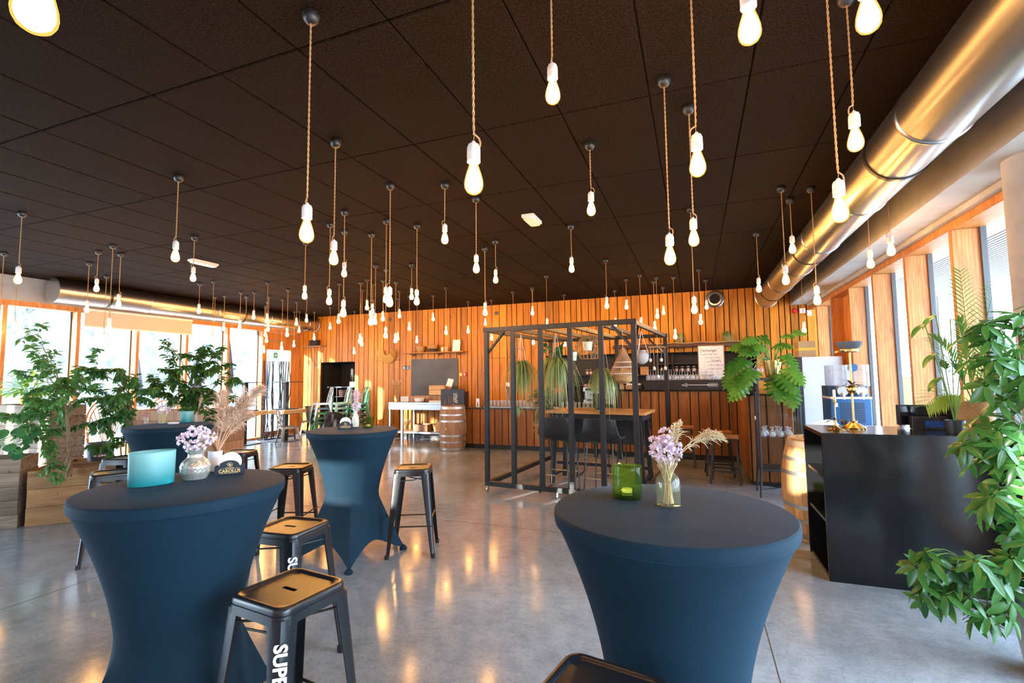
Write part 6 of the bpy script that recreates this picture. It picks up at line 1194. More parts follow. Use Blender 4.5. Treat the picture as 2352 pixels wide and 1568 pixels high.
t = thing('climber', (1.80, 4.60, 1.121), 'broad-leaved green plant in a small pot beside the wicker pot', 'plant'); cup('pot', [(0.05, 0), (0.062, 0.1)], 18, M_frame, t); r = random.Random(66); ms = []; m = MB()
for p in ((0.02, 0.0, 0.86), (-0.14, 0, 0.83), (-0.05, 0.05, 0.9), (0.07, -0.05, 0.7), (-0.1, -0.05, 0.6), (0.1, 0.0, 0.5), (-0.06, 0, 0.42)): p = Vector(p); m.tube(bend((0, 0, 0.08), p, 0.02, 6), 0.004, 4); ms.append(T(*p) @ orient(Vector((-0.8 if p.x < 0 else 0.7, -0.3, -0.45))))
m.build('stems', M_gstem, t); leaves(t, ms, leaf_mesh(0.15, 0.042, 0.05, M_phil, 6, 0.2), 40)

# hanging plants inside the frame
def strap_leaves(m, c, n, ln, r, drop=1.0, wd=0.008, up=0.12):
    for k in range(n):
        a = r.uniform(0, 2*PI); l = ln*r.uniform(0.55, 1.1); out = l*r.uniform(0.15, 0.55); pts = []
        h_ = up*r.uniform(0.5, 1.7); dr = l*drop*r.uniform(0.35, 1.05)
        for j in range(7): q = j/6; e = 1-(1-q)**1.8; pts.append(Vector((c[0]+math.cos(a)*out*e, c[1]+math.sin(a)*out*e, c[2]+h_*2.6*q*(1-q)*(1.4-q)-dr*q**1.9)))
        sd = Vector((-math.sin(a), math.cos(a), 0)); vs = []; 
        for j, p in enumerate(pts): w = wd*(1-(j/6)**2*0.85); vs += [p-sd*w, p+sd*w]
        m.add(vs, [(2*j, 2*j+2, 2*j+3, 2*j+1) for j in range(6)])
def hanging(loc, ztop, n, ln, label, seed, potc, pup=None):
    t = thing('hanging_spider_plant', loc, label, 'plant'); r = random.Random(seed); cup('pot', [(0.065, -0.12), (0.085, 0)], 22, potc, t); MB().lathe([(0.001, -0.02), (0.078, -0.02)], 16, cap=False).build('soil', M_soil, t)
    for k in range(3): a = k*2.1; MB().tube([(0.086*math.cos(a), 0.086*math.sin(a), -0.005), (0.02*math.cos(a), 0.02*math.sin(a), (ztop-loc[2])*0.8), (0, 0, ztop-loc[2])], 0.003, 4).build('hanging_cord', M_paper, t)
    m = MB(); strap_leaves(m, (0, 0, 0), n, ln, r)
    if pup: m.tube(bend((0.05, -0.05, 0), pup, 0.12, 8), 0.003, 4); strap_leaves(m, pup, 26, 0.26, r, 0.8, 0.007, 0.05)
    tag(m.build('strap_leaves', M_spider, t, 80), kind='stuff'); return t
RZt = 2.22
hanging((-2.45, 6.88, 1.74), RZt, 170, 0.66, 'spider plant hanging from the frame with a dangling offshoot', 70, M_chrome, (-0.03, -0.1, -0.62))
hanging((-1.90, 6.86, 1.78), RZt, 260, 0.78, 'largest spider plant hanging in white cord near the middle of the frame', 71, M_pilea)
hanging((-1.25, 7.02, 1.60), RZt, 150, 0.62, 'spider plant hanging beside the fringed bamboo shade', 72, M_conc)
t = thing('trailing_plant', (-2.14, 7.22, 1.086), 'variegated trailing plant in a pot at the end of the high table', 'plant'); cup('pot', [(0.06, 0), (0.08, 0.13)], 20, M_dark, t); r = random.Random(75); ms = []; m = MB()
for k in range(46):
    a = r.uniform(0, 2*PI); e = Vector((math.cos(a)*r.uniform(0.08, 0.26)-0.06, math.sin(a)*r.uniform(0.05, 0.2)-0.12, r.uniform(-0.06, 0.3))) if k < 34 else Vector((-0.12+r.uniform(-.05, .08), -0.24+r.uniform(-.05, .05), -0.55*r.random())); pts = bend((0, 0, 0.12), e, 0.10, 6, r); m.tube(pts, 0.002, 3)
    for j in range(13): q = r.uniform(0.2, 1)*6; i = min(int(q), 5); ms.append(T(*pts[i].lerp(pts[i+1], q-i)) @ orient(Vector((r.gauss(0, 1), r.gauss(-0.3, 1), r.gauss(-0.4, 0.6)))))
m.build('stems', M_gstem, t); leaves(t, ms, leaf_mesh(0.06, 0.017, 0.02, M_vari), 240)
t = thing('hanging_vine', (-1.98, 7.05, 1.78), 'round-leaved vine in a macrame hanger', 'plant'); cup('pot', [(0.05, -0.1), (0.06, 0)], 18, M_paper, t); r = random.Random(76); ms = []; m = MB()
for k in range(3): a = k*2.1; m.tube([(0.06*math.cos(a), 0.06*math.sin(a), 0), (0, 0, RZt-1.78)], 0.003, 4)
for k in range(30): a = r.uniform(0, 6.28); p = Vector((math.cos(a)*0.16-0.05, math.sin(a)*0.1-0.04, r.uniform(-0.1, 0.3))); nrm = Vector((r.uniform(-.4, .4), -1, 0.4)).normalized(); ms.append(T(*p) @ nrm.to_track_quat('Z', 'X').to_matrix().to_4x4() @ Matrix.Diagonal((0.7, 0.7, 0.7, 1))); m.tube(bend((0, 0, 0), p, 0.03, 3), 0.002, 3)
m.build('macrame_and_stems', M_cord, t); leaves(t, ms, me_coin, 40)
# wire cage shade, fringed bamboo shade, ball pot, small pots
t = thing('cage_shade', (-1.43, 6.95, 2.0), 'faceted cane cage lampshade hanging in the frame', 'lampshade'); m = MB()
for k in range(16):
    a = 2*PI*k/16; a2 = a+PI/16; m.tube([(0.10*math.cos(a), 0.10*math.sin(a), 0.16), (0.21*math.cos(a2), 0.21*math.sin(a2), 0.0), (0.13*math.cos(a), 0.13*math.sin(a), -0.17)], 0.0055, 4); m.tube([(0.10*math.cos(a), 0.10*math.sin(a), 0.16), (0.21*math.cos(a-PI/16), 0.21*math.sin(a-PI/16), 0.0), (0.13*math.cos(a), 0.13*math.sin(a), -0.17)], 0.0055, 4)
m.build('cane_lattice', M_cord, t); m = MB()
for z, rr_ in ((0.16, 0.1), (0.0, 0.21), (-0.17, 0.13), (0.08, 0.155), (-0.08, 0.17)): m.tube([(rr_*math.cos(k*PI/12), rr_*math.sin(k*PI/12), z) for k in range(24)], 0.004, 4, closed=True)
m.build('hoops', M_cord, t); MB().tube([(0, 0, 0.16), (0, 0, RZt-2.0)], 0.004, 5).build('hanging_cord', M_dark, t); m = MB(); m.tube([(-0.1, 0, 0.16), (0.1, 0, 0.16)], 0.004, 4); m.build('top_bar', M_cord, t)
t = thing('bamboo_shade', (-0.95, 6.95, 1.60), 'conical split-bamboo lampshade with woven bowl beneath', 'lampshade'); m = MB()
for k in range(44): a = 2*PI*k/44; m.tube([(0.02*math.cos(a), 0.02*math.sin(a), 0.37), (0.12*math.cos(a), 0.12*math.sin(a), 0.16), (0.20*math.cos(a), 0.20*math.sin(a), -0.02)], 0.0045, 3)
m.build('bamboo_strips', mat('bamboo', (0.42, 0.22, 0.10), 0.6), t); wavy([(0.06, -0.13), (0.12, -0.09), (0.14, 0.0), (0.10, 0.05)], 20).build('woven_bowl', M_wick, t)
m = MB(); [m.tube([(q*math.cos(k*PI/14), q*math.sin(k*PI/14), z) for k in range(28)], 0.005, 4, closed=True) for q, z in ((0.115, 0.17), (0.15, 0.1), (0.19, 0.01))]; m.build('binding_ring', M_paper, t); MB().tube([(0, 0, 0.36), (0, 0, RZt-1.6)], 0.003, 4).build('hanging_cord', M_paper, t)
t = thing('ball_pot', (-0.72, 7.18, 1.84), 'grey ball pot hanging in white cords beside the bamboo shade', 'pot'); MB().sphere((0, 0, 0), 0.10, 20).build('ball', M_conc, t); MB().lathe([(0.06, 0.085), (0.062, 0.1), (0.05, 0.1)], 18, cap=False).build('mouth', M_conc, t)
for k in range(3): a = k*2.1; MB().tube([(0.1*math.cos(a), 0.1*math.sin(a), 0.02), (0.09*math.cos(a), 0.09*math.sin(a), 0.07), (0, 0, RZt-1.84)], 0.004, 4).build('hanging_cord', M_paper, t)
for x, y, z, lb in ((-1.38, 6.60, 1.93, 'small cream pot hanging before the cane cage shade'), (-1.62, 6.70, 1.80, 'small white pot hanging under the cane cage shade')):
    t = thing('hanging_pot', (x, y, z), lb, 'pot'); cup('pot', [(0.055, 0), (0.07, 0.12)], 20, mat('cream_pot', (0.72, 0.68, 0.5), 0.5), t); r = random.Random(int(x*-100)); m = MB(); strap_leaves(m, (0, 0, 0.11), 24, 0.16, r, 0.9, 0.006, 0.05); tag(m.build('foliage', M_pilea, t, 80), kind='stuff')
    for k in range(3): a = k*2.1; MB().tube([(0.07*math.cos(a), 0.07*math.sin(a), 0.115), (0, 0, RZt-z)], 0.002, 3).build('hanging_cord', M_dark, t)
for x, y, zt, lb, n_ in ((-0.55, 7.9, RZt, 'shell and driftwood mobile hanging from the frame corner', 5), (-2.66, 7.3, RZt, 'disc mobile of grey-green rounds hanging at the frame end', 4)):
    t = thing('mobile', (x, y, zt), lb, 'mobile'); MB().tube([(0, 0, 0), (0, 0, -0.2)], 0.0025, 4).build('main_cord', M_paper, t); MB().tube([(-0.13, 0, -0.20), (0, 0, -0.19), (0.13, 0, -0.205)], 0.012, 5).build('driftwood', M_wick, t)
    for k in range(n_):
        xx = -0.11+0.22*k/(n_-1); ll = 0.18+0.13*((k*7) % 3); MB().tube([(xx, 0, -0.2), (xx, 0, -0.2-ll)], 0.0018, 3).build('string', M_paper, t)
        if n_ == 5: MB().sphere((xx, 0, -0.22-ll), 0.024, 8, (1, 0.6, 1.3)).build('shell', M_paper, t)
        else: MB().lathe([(0.06 if k % 2 else 0.03, -0.004), (0.06 if k % 2 else 0.03, 0.004), (0.001, 0.005)], 24, M=T(xx, 0, -0.25-ll) @ RX(90)).build('disc', mat('sage_disc', (0.16, 0.22, 0.18), 0.4), t)
# ribbed black vase on the high table
t = thing('ribbed_vase', (-1.36, 7.2, 1.086), 'ribbed black glass vase on the high table', 'vase')
def rib(u, v): a = u*2*PI; q = 0.052+0.02*v; q *= 1+0.05*math.cos(a*14); return (q*math.cos(a), q*math.sin(a), 0.235*v)
MB().grid(rib, 84, 4, True).build('ribbed_wall', mat('black_glass', (0.012, 0.016, 0.022), 0.08), t); MB().lathe([(0.001, 0.002), (0.052, 0.002)], 24, cap=False).build('base', M_dark, t)
# plants on the rustic shelf
for x, n_, lb in ((-0.30, 60, 'dry spider plant on the rustic shelf above the glasses'), (0.62, 80, 'larger dry spider plant on the rustic shelf above the message board')):
    t = thing('shelf_plant', (x, 11.2, 2.303), lb, 'plant'); cup('pot', [(0.05, 0), (0.06, 0.09)], 16, M_stave2, t); r = random.Random(n_); m = MB(); strap_leaves(m, (0, 0, 0.08), n_, 0.34, r, 0.6, 0.006, 0.14); tag(m.build('strap_leaves', M_spider, t, 80), kind='stuff')
# ------------------------------------------------------------------ on the standing tables
TT = TZ+0.001
M_lilac = mat('lilac_petal', (0.88, 0.76, 0.86), 0.7); M_drygrass = mat('dry_grass', (0.62, 0.50, 0.30), 0.8); M_pampas = mat('pampas_plume', (0.62, 0.42, 0.28), 0.9); M_pink = mat('pink_petal', (0.86, 0.68, 0.70), 0.7)
def blossoms(parent, c, R, n, seed, mm, s0=0.02):
    r = random.Random(seed); m = MB(); s0 *= 0.72; n = int(n*2)
    for k in range(n):
        d = Vector((r.gauss(0, 1), r.gauss(0, 1), r.gauss(0.2, 0.9))).normalized(); p = Vector(c)+Vector((d.x*R[0], d.y*R[1], d.z*R[2]))*r.uniform(0.55, 1.0); q = (d+Vector((0, 0, 0.3))).normalized().to_track_quat('Z', 'X').to_matrix().to_4x4(); s = s0*r.uniform(0.7, 1.2)
        for j in range(7):
            vs, fs = leafblade(s, s*0.36, -s*0.3, 3, fold=0.5); M = T(*p) @ q @ RZ(j*51+r.uniform(-10, 10)) @ RY(-r.uniform(15, 50)); m.add([M @ Vector(v_) for v_ in vs], fs)
        m.sphere(p, s*0.22, 6)
    tag(m.build('blossoms', mm, parent, 80), kind='stuff')
def stems(parent, c0, c1, sp, n, seed, mm=M_drygrass):
    r = random.Random(seed); m = MB()
    for k in range(n): a = r.uniform(0, 6.28); m.tube([Vector(c0)+Vector((0.018*math.cos(a), 0.018*math.sin(a), 0)), Vector(c0).lerp(Vector(c1), 0.5)+Vector((r.uniform(-.01, .01), r.uniform(-.01, .01), 0)), Vector(c1)+Vector((sp*math.cos(a*2), sp*math.sin(a*2), r.uniform(-.02, .02)))], 0.0016, 3)
    m.build('stems', mm, parent)
def plume(parent, a, b, wd, n, seed, mm, sag=0.05):
    r = random.Random(seed); pts = bend(a, b, sag, 12); m = MB(); m.tube(pts, 0.002, 4); ax = (Vector(b)-Vector(a)).normalized()
    for k in range(n):
        q = 0.35+0.65*r.random(); f = q*12; i = min(int(f), 11); p = pts[i].lerp(pts[i+1], f-i); w = wd*math.sin(PI*min(1, (q-0.3)/0.7*0.9+0.06)); d = (ax*1.3+Vector((r.gauss(0, .6), r.gauss(0, .6), r.gauss(0, .5)))).normalized(); l = w*r.uniform(0.8, 1.6); m.tube([p, p+d*l*0.6, p+d*l+Vector((0, 0, -l*0.25))], [0.0016, 0.0012, 0.0004], 3, False)
    tag(m.build('plume', mm, parent), kind='stuff')
# table one
t = thing('teal_tumbler', (-2.30, 1.50, TT), 'wide frosted teal glass on the nearest standing table to the lettered stools', 'glass', 62)
def lens(s): return [(s*0.088*math.cos(a), s*0.052*math.sin(a)*(0.82+0.18*abs(math.sin(a)))) for a in [2*PI*k/48 for k in range(48)]]
m = MB(); rows = [(0.95, 0.0), (0.97, 0.004), (0.985, 0.07), (1.0, 0.145), (0.955, 0.145), (0.93, 0.02)]; vs = []
for s, z in rows: vs += [(x, y, z) for x, y in lens(s)]
m.add(vs, [(i*48+k, i*48+(k+1) % 48, (i+1)*48+(k+1) % 48, (i+1)*48+k) for i in range(5) for k in range(48)]+[tuple(range(47, -1, -1)), tuple(range(5*48, 6*48))]); m.build('glass_wall', M_teal, t, 50); m = MB(); m.tube([(x, y, 0.1455) for x, y in lens(0.978)], 0.0025, 5, closed=True); m.build('rim', M_teal, t)
t = thing('silver_vase', (-2.235, 1.655, TT), 'silver diamond-pattern vase of lilac blossoms', 'vase')
def dia(u, v):
    a = u*2*PI; pr = [(0.046, 0), (0.06, 0.03), (0.062, 0.06), (0.05, 0.085), (0.034, 0.10), (0.032, 0.115), (0.042, 0.135)]; f = v*6; i = min(int(f), 5); q = f-i; rr_ = pr[i][0]*(1-q)+pr[i+1][0]*q; z = pr[i][1]*(1-q)+pr[i+1][1]*q
    if z < 0.085: rr_ += 0.0028*abs(math.cos(a*10+z*170))*abs(math.cos(a*10-z*170))
    return (rr_*math.cos(a), rr_*math.sin(a), z)
MB().grid(dia, 120, 30, True).build('vase_wall', mat('mercury_glass', (0.75, 0.73, 0.64), 0.2, 0.7), t, 80); MB().lathe([(0.001, 0.002), (0.046, 0.002)], 24, cap=False).build('base', M_steel, t); blossoms(t, (0, 0, 0.185), (0.075, 0.075, 0.055), 60, 81, M_lilac); stems(t, (0, 0, 0.02), (0, 0, 0.17), 0.04, 20, 82)
def coaster_holder(loc, rz, lb):
    t = thing('coaster_holder', loc, lb, 'coaster holder', rz); nv = mat('holder_navy', (0.012, 0.02, 0.032), 0.35)
    arch = [(-0.065, 0), (0.065, 0), (0.065, 0.042)]+[(0.042*math.cos(PI*k/16), 0.042+0.026*math.sin(PI*k/16)) for k in range(17)]+[(-0.065, 0.042)]
    MB().prism(arch, 0, 0.003, RX(90)).build('front_panel', nv, t, 0); MB().box(-0.065, 0.0, 0, 0.065, 0.05, 0.004).build('base', nv, t, 0); MB().box(-0.065, 0.047, 0, 0.065, 0.05, 0.04).build('back_panel', nv, t, 0)
    for x in (-0.065, 0.062): MB().box(x, 0, 0.004, x+0.003, 0.047, 0.035).build('side', nv, t, 0)
    g = mat('gold_print', (0.70, 0.52, 0.22), 0.4)
    obj('lettering', text_mesh('CAROLUS', 0.021, 0.0004, 0.0006, mat=g), t, M=T(0, -0.0034, 0.016) @ RX(90)); obj('lettering', text_mesh('GOUDEN', 0.009, 0.0004, 0.0002, mat=g), t, M=T(0, -0.0034, 0.030) @ RX(90))
    m = MB(); m.box(-0.038, -0.0036, 0.005, 0.038, -0.003, 0.0062); m.box(-0.042, -0.0036, 0.0285, -0.022, -0.003, 0.0295); m.box(0.022, -0.0036, 0.0285, 0.042, -0.003, 0.0295)
    for k in range(7): a = k*0.9; m.tube([(0.0, -0.0034, 0.046), (0.011*math.cos(a), -0.0034, 0.047+0.011*math.sin(a)), (0.013*math.cos(a+0.5), -0.0034, 0.048+0.009*math.sin(a+0.5))], 0.0013, 4)
    m.build('gold_emblem', g, t)
    for k in range(7): MB().lathe([(0.05, 0), (0.05, 0.0022), (0.001, 0.0023)], 36, M=T(0.0, 0.008+0.0042*k, 0.054+0.001*(k % 2)) @ RX(-84) @ T(0, 0, 0)).build('coaster', M_paper, t, 30)
coaster_holder((-2.165, 1.78, TT), 46, 'navy coaster holder lettered in gold beside the silver vase'); coaster_holder((-3.07, 3.72, TT), 38, 'navy coaster holder lettered in gold beside the white bottle')
t = thing('pampas_vase', (-2.33, 1.83, TT), 'white vase of tan pampas plumes and dried leaves', 'vase'); cup('vase', [(0.03, 0), (0.034, 0.05), (0.032, 0.10)], 22, M_paper, t)
for k, (b, wd) in enumerate((((0.16, 0.14, 0.42), 0.075), ((0.10, 0.10, 0.36), 0.065), ((-0.03, 0.06, 0.40), 0.06), ((0.04, 0.05, 0.30), 0.06), ((0.12, 0.12, 0.27), 0.05))): plume(t, (0, 0, 0.06), b, wd, 420, 90+k, M_pampas)
vs, fs = leafblade(0.12, 0.03, 0.02, 5); 
for M in (T(0, 0, 0.09) @ RZ(200) @ RY(-55), T(0.01, 0, 0.09) @ RZ(240) @ RY(-70), T(0, 0, 0.09) @ RZ(150) @ RY(-62)): MB().add([M @ Vector(v_) for v_ in vs], fs).build('dried_leaf', mat('dried_leaf', (0.50, 0.27, 0.12), 0.8), t, 60)
# table two
t = thing('white_bottle', (-3.10, 3.90, TT), 'white bottle of pale pink plumes on a standing table', 'vase'); cup('bottle', [(0.03, 0), (0.034, 0.03), (0.03, 0.09), (0.014, 0.13), (0.014, 0.15)], 22, M_white, t); blossoms(t, (0.01, 0, 0.19), (0.045, 0.04, 0.05), 36, 95, M_lilac, 0.018); plume(t, (0, 0, 0.12), (0.01, 0.0, 0.36), 0.05, 600, 96, M_pink, 0.0); plume(t, (0, 0, 0.12), (-0.07, 0.0, 0.24), 0.02, 120, 97, M_drygrass, 0.02)
t = thing('ribbed_tumbler', (-2.93, 3.87, TT), 'ribbed green glass tumbler beside the white bottle', 'glass')
def rt_(u, v): a = u*2*PI; q = 0.045+0.013*v; q *= 1+0.05*abs(math.cos(a*9)); return (q*math.cos(a), q*math.sin(a), 0.1*v)
MB().grid(rt_, 108, 5, True).build('ribbed_wall', M_green_glass, t); MB().lathe([(0.001, 0.0), (0.044, 0.0), (0.044, 0.012), (0.001, 0.012)], 24, cap=False).build('base', M_green_glass, t); MB().lathe([(0.019, 0.013), (0.019, 0.028), (0.001, 0.028)], 16, cap=False).build('tealight', M_paper, t)
# table three
t = thing('green_tumbler', (-0.262, 1.925, TT), 'smooth olive green glass with a tealight', 'glass'); cup('glass_wall', [(0.052, 0), (0.056, 0.004), (0.0575, 0.118)], 40, M_green_glass, t, None, 0.004); MB().lathe([(0.001, 0.0065), (0.05, 0.0065), (0.05, 0.016), (0.001, 0.017)], 32, cap=False).build('thick_base', M_green_glass, t); MB().lathe([(0.019, 0.018), (0.019, 0.032), (0.001, 0.031)], 20, cap=False).build('tealight', M_lilac, t)
t = thing('bottle_vase', (-0.108, 1.852, TT), 'clear glass bottle vase of lilac blossoms and barley', 'vase'); cup('bottle', [(0.04, 0), (0.043, 0.004), (0.043, 0.085), (0.034, 0.103), (0.024, 0.112), (0.024, 0.128), (0.029, 0.134)], 32, M_amber_glass, t, None, 0.0025); stems(t, (0, 0, 0.008), (0, 0, 0.16), 0.035, 46, 100); blossoms(t, (-0.01, 0, 0.195), (0.062, 0.05, 0.05), 52, 101, M_lilac, 0.02); blossoms(t, (0.0, 0, 0.25), (0.02, 0.02, 0.03), 7, 102, M_pink, 0.018)
for k, b in enumerate(((0.20, 0.05, 0.225), (0.19, 0.05, 0.24), (0.05, 0.02, 0.30), (0.03, 0.0, 0.29))): plume(t, (0, 0, 0.12), b, 0.035, 110, 104+k, M_drygrass, 0.05 if k < 2 else 0)
# table four
t = thing('teal_tumbler', (-5.35, 3.84, TT), 'teal glass with a small green succulent on the table by the ficus', 'glass'); cup('glass_wall', [(0.06, 0), (0.066, 0.12)], 32, M_teal, t, None, 0.004); r = random.Random(110); ms = [T(r.uniform(-.03, .03), r.uniform(-.03, .03), 0.12+0.02*r.random()) @ RZ(r.uniform(0, 360)) @ RY(-r.uniform(10, 70)) for k in range(30)]; leaves(t, ms, leaf_mesh(0.05, 0.015, 0.01, M_ficus), 30)
t = thing('flower_jar', (-5.46, 3.65, TT), 'small glass jar of lilac flowers on the table by the ficus', 'vase'); cup('jar', [(0.036, 0), (0.038, 0.09)], 24, M_amber_glass, t); stems(t, (0, 0, 0.01), (0, 0, 0.12), 0.04, 24, 111); blossoms(t, (0, 0, 0.15), (0.07, 0.06, 0.045), 46, 112, M_lilac); plume(t, (0, 0, 0.1), (0.2, 0.05, 0.17), 0.03, 100, 113, M_drygrass)
t = thing('flower_jar', (-5.68, 3.62, TT), 'tiny jar of rose-coloured dried flowers at the table rim', 'vase'); cup('jar', [(0.022, 0), (0.024, 0.06)], 18, M_clear, t); blossoms(t, (0, 0, 0.09), (0.04, 0.035, 0.03), 20, 115, mat('rose_dry', (0.6, 0.3, 0.3), 0.8), 0.014)
t = thing('candle_dish', (-5.30, 3.66, TT), 'flat white dish on the table by the ficus', 'dish'); cup('dish', [(0.05, 0), (0.055, 0.014)], 28, M_paper, t); MB().lathe([(0.001, 0.008), (0.05, 0.008)], 24, cap=False).build('filling', M_white, t)
t = thing('pampas_vase', (-5.22, 3.86, TT), 'slim vase with a single brown plume behind the teal glass', 'vase'); cup('vase', [(0.02, 0), (0.024, 0.09)], 16, M_clear, t); plume(t, (0, 0, 0.03), (0.05, 0.02, 0.26), 0.035, 160, 118, M_pampas)

# ------------------------------------------------------------------ back left corner: stacked tables, branch screen, chairs
def ped_table(loc, rz, lb, flip=False):
    t = thing('pedestal_table', loc, lb, 'table', rz, 'stacked pedestal tables'); z = (lambda a: 0.76-a) if flip else (lambda a: a)
    def bx(a): a = list(a); za, zb = sorted((z(a[2]), z(a[5]))); return MB().box(a[0], a[1], za, a[3], a[4], zb)
    for k in range(4): bx((-0.36+0.18*k+0.001, -0.36, 0.715, -0.36+0.18*(k+1)-0.001, 0.36, 0.76)).build('top_plank', M_lw, t, 0)
    bx((-0.05, -0.05, 0.02, 0.05, 0.05, 0.69)).build('column', M_blackpaint, t, 0); bx((-0.28, -0.28, 0.0, 0.28, 0.28, 0.018)).build('base_plate', M_blackpaint, t, 0); bx((-0.22, -0.22, 0.69, 0.22, 0.22, 0.714)).build('mounting_plate', M_blackpaint, t, 0)
    return t
ped_table((-10.45, 8.95, 0), 6, 'upright pedestal table nearest the window, carrying an upturned one'); ped_table((-9.98, 9.78, 0), -4, 'upright pedestal table beside the branch screen, carrying an upturned one')
ped_table((-10.45, 8.95, 0.763), 3, 'upturned pedestal table stacked by the window', True); ped_table((-9.98, 9.78, 0.763), -2, 'upturned pedestal table stacked beside the branch screen', True)
t = thing('branch_screen', (-10.72, 10.2, 0), 'screen of dark upright branches on a steel foot by the exit door', 'screen'); MB().box(-0.12, -0.5, 0, 0.12, 0.5, 0.03).build('foot', M_frame, t, 0); r = random.Random(120)
for k in range(15):
    x0_, y0_ = r.uniform(-0.05, 0.05), -0.46+0.065*k; pts = [Vector((x0_, y0_, 0.03))]
    for j in range(9): pts.append(pts[-1]+Vector((r.uniform(-.025, .025), r.uniform(-.035, .035), 0.228)))
    MB().tube(pts, [0.016-0.0006*j+r.uniform(-.002, .002) for j in range(10)], 6).build('branch', M_blk, t)
M_ch = {'green': mat('chair_green', (0.05, 0.19, 0.09), 0.3, 0.3), 'mint': mat('chair_mint', (0.33, 0.52, 0.43), 0.35, 0.2), 'gun': mat('chair_gunmetal', (0.07, 0.075, 0.085), 0.3, 0.7), 'silver': mat('chair_silver', (0.55, 0.54, 0.5), 0.25, 0.9), 'bronze': mat('chair_bronze', (0.16, 0.12, 0.085), 0.4, 0.7)}
def make_chair(mm):
    t = thing('metal_chair', (0, 0, 0), 'x', 'chair'); m = MB(); n = 24; vs = []; rings = [(0.001, 0.0, 0.442), (0.15, 0.05, 0.442), (0.172, 0.06, 0.450), (0.182, 0.065, 0.446), (0.184, 0.066, 0.40)]
    rings[0] = (0.02, 0.01, 0.442)
    for rr_, c_, z in rings: vs += [(x, y, z) for x, y in sq(rr_, c_)]
    m.add(vs, [(i*n+k, i*n+(k+1) % n, (i+1)*n+(k+1) % n, (i+1)*n+k) for i in range(4) for k in range(n)]+[tuple(range(n))]); m.build('seat', mm, t, 50)
    for sx in (-1, 1):
        for sy in (-1, 1):
            m = MB(); rows = []
            for z, c_, wd in ((0.43, 0.180, 0.060), (0.2, 0.214, 0.04), (0, 0.246, 0.025)): rows += [(sx*(c_-wd), sy*c_, z), (sx*c_, sy*c_, z), (sx*c_, sy*(c_-wd), z), (sx*(c_-0.006), sy*(c_-wd), z), (sx*(c_-0.006), sy*(c_-0.006), z), (sx*(c_-wd), sy*(c_-0.006), z)]
            m.add(rows, [(i*6+k, i*6+(k+1) % 6, (i+1)*6+(k+1) % 6, (i+1)*6+k) for i in range(2) for k in range(6)]); m.build('leg', mm, t, 30)
    pts = [(-0.175, 0.165, 0.44), (-0.19, 0.20, 0.6), (-0.185, 0.235, 0.74), (-0.14, 0.25, 0.83), (0, 0.256, 0.85), (0.14, 0.25, 0.83), (0.185, 0.235, 0.74), (0.19, 0.20, 0.6), (0.175, 0.165, 0.44)]; MB().tube(pts, 0.011, 8).build('back_hoop', mm, t)
    def sp(u, v): return (( u-0.5)*(0.12+0.05*v), 0.17+0.082*v-0.02*math.cos((u-0.5)*PI), 0.44+0.405*v)
    m = MB(); m.grid(sp, 6, 8); k = len(m.v); m.add([(x, y+0.005, z) for x, y, z in m.v], []); m.f += [tuple(reversed([q+k for q in f])) for f in m.f[:48]]; m.build('back_splat', mm, t, 60)
    for z in (0.40,): MB().tube([(-0.16, 0.16, 0.3), (0.16, -0.16, 0.3)], 0.005, 5).build('cross_brace', mm, t); MB().tube([(-0.16, -0.16, 0.3), (0.16, 0.16, 0.3)], 0.005, 5).build('cross_brace', mm, t)
    return t
CH0 = {k: None for k in M_ch}
def place(kind, loc, rz, lb):
    if CH0[kind] is None: t = CH0[kind] = make_chair(M_ch[kind])
    else: t = dup(CH0[kind])
    t.location = loc; t.rotation_euler = (0, 0, math.radians(rz)); t['label'] = lb; t['group'] = 'metal chairs stacked in the corner'
STK = ((-9.27, 10.3, -35, ('green', 'green', 'green', 'gun', 'silver'), 'in the stack beside the pedestal tables'), (-8.88, 10.55, -30, ('green', 'green', 'mint', 'mint', 'mint'), 'in the middle chair stack'), (-8.22, 10.45, -28, ('bronze', 'bronze', 'bronze', 'green', 'green'), 'in the stack nearest the boarded door'))
ordn = ('lowest', 'second from the floor', 'third from the floor', 'fourth from the floor', 'topmost'); cn = {'green': 'dark green', 'mint': 'mint green', 'gun': 'gunmetal', 'silver': 'silver', 'bronze': 'bronze'}
for x, y, rz, seq, wh in STK:
    for k, kd in enumerate(seq): place(kd, (x, y, 0.128*k), rz, cn[kd]+' metal chair, '+ordn[k]+' '+wh)
place('bronze', (-9.28, 9.2, 0), 150, 'single bronze metal chair standing free beside the pedestal tables'); place('bronze', (-10.05, 10.78, 0), 200, 'bronze metal chair in the corner behind the branch screen')
t = thing('black_cover', (-8.6, 9.95, 0), 'crumpled black cloth heap in front of the chair stacks', 'cloth'); r = random.Random(130)
def heap(u, v): a = u*2*PI; z = 0.75*v; q = (0.27-0.10*v+0.03*math.sin(a*5+v*6)+0.02*math.sin(a*9-v*11))*(1 if v < 0.96 else 0.4); return (q*math.cos(a), q*math.sin(a), z)
MB().grid(heap, 40, 16, True).build('cloth', mat('black_cloth', (0.010, 0.009, 0.010), 0.8), t, 70); MB().lathe([(0.07, 0.735), (0.03, 0.755), (0.001, 0.756)], 16).build('gathered_top', M_dark, t)
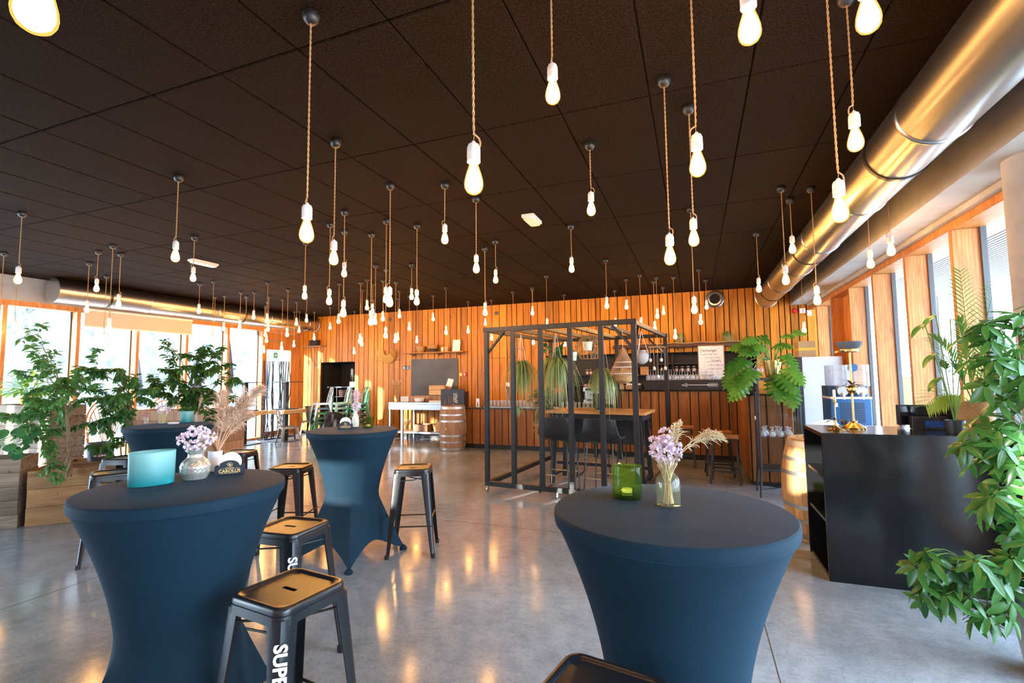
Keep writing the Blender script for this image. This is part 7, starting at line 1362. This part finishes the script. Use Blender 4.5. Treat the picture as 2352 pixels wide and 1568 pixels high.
# rattan chairs by the left windows
M_rat = mat('rattan', (0.58, 0.27, 0.07), 0.5)
def rattan(loc, rz, lb):
    t = thing('rattan_chair', loc, lb, 'chair', rz, 'rattan chairs by the window'); arch = [(0.30*math.cos(PI*k/20)*1.0, 0.28, 0.85+0.42*math.sin(PI*k/20)) for k in range(21)]; full = [(0.24, 0.24, 0.42)]+arch+[(-0.24, 0.24, 0.42)]
    MB().tube(full, 0.016, 7).build('back_arch', M_rat, t); MB().tube([(0.25*math.cos(PI*k/20), 0.28, 0.85+0.34*math.sin(PI*k/20)) for k in range(21)], 0.010, 6).build('inner_arch', M_rat, t)
    for k in range(9): a = PI*(0.1+0.8*k/8); MB().tube([(0.05*math.cos(a), 0.25, 0.46), (0.25*math.cos(a), 0.28, 0.85+0.34*math.sin(a))], 0.007, 5).build('fan_cane', M_rat, t)
    MB().lathe([(0.001, 0.0), (0.26, 0.0), (0.28, 0.02), (0.26, 0.045), (0.001, 0.04)], 28, (0, 0, 0.40), cap=False).build('seat', M_wick, t)
    for sx in (-1, 1):
        for sy in (-1, 1): MB().tube([(sx*0.2, sy*0.2, 0.41), (sx*0.24, sy*0.24, 0)], 0.015, 7).build('leg', M_rat, t)
        MB().tube([(sx*0.25, 0.26, 0.72), (sx*0.31, 0.0, 0.66), (sx*0.26, -0.2, 0.6), (sx*0.22, -0.2, 0.41)], 0.014, 7).build('arm', M_rat, t)
rattan((-9.9, 5.65, 0), 60, 'rattan fan-back chair beside the tall crate by the window'); rattan((-9.85, 6.75, 0), 75, 'rattan fan-back chair in the middle by the window'); rattan((-9.75, 7.9, 0), 110, 'rattan fan-back chair nearest the pedestal tables by the window')
t = thing('low_table', (-8.95, 6.6, 0), 'round rattan side table between the rattan chairs', 'table'); MB().lathe([(0.001, 0.5), (0.36, 0.5), (0.37, 0.515), (0.36, 0.53), (0.001, 0.53)], 36, cap=False).build('tabletop', M_rat, t)
for k in range(4): a = k*PI/2+0.4; MB().tube([(0.2*math.cos(a), 0.2*math.sin(a), 0.5), (0.28*math.cos(a), 0.28*math.sin(a), 0)], 0.014, 7).build('leg', M_rat, t)
MB().tube([(0.26*math.cos(k*PI/12), 0.26*math.sin(k*PI/12), 0.15) for k in range(24)], 0.009, 6, closed=True).build('ring', M_rat, t)
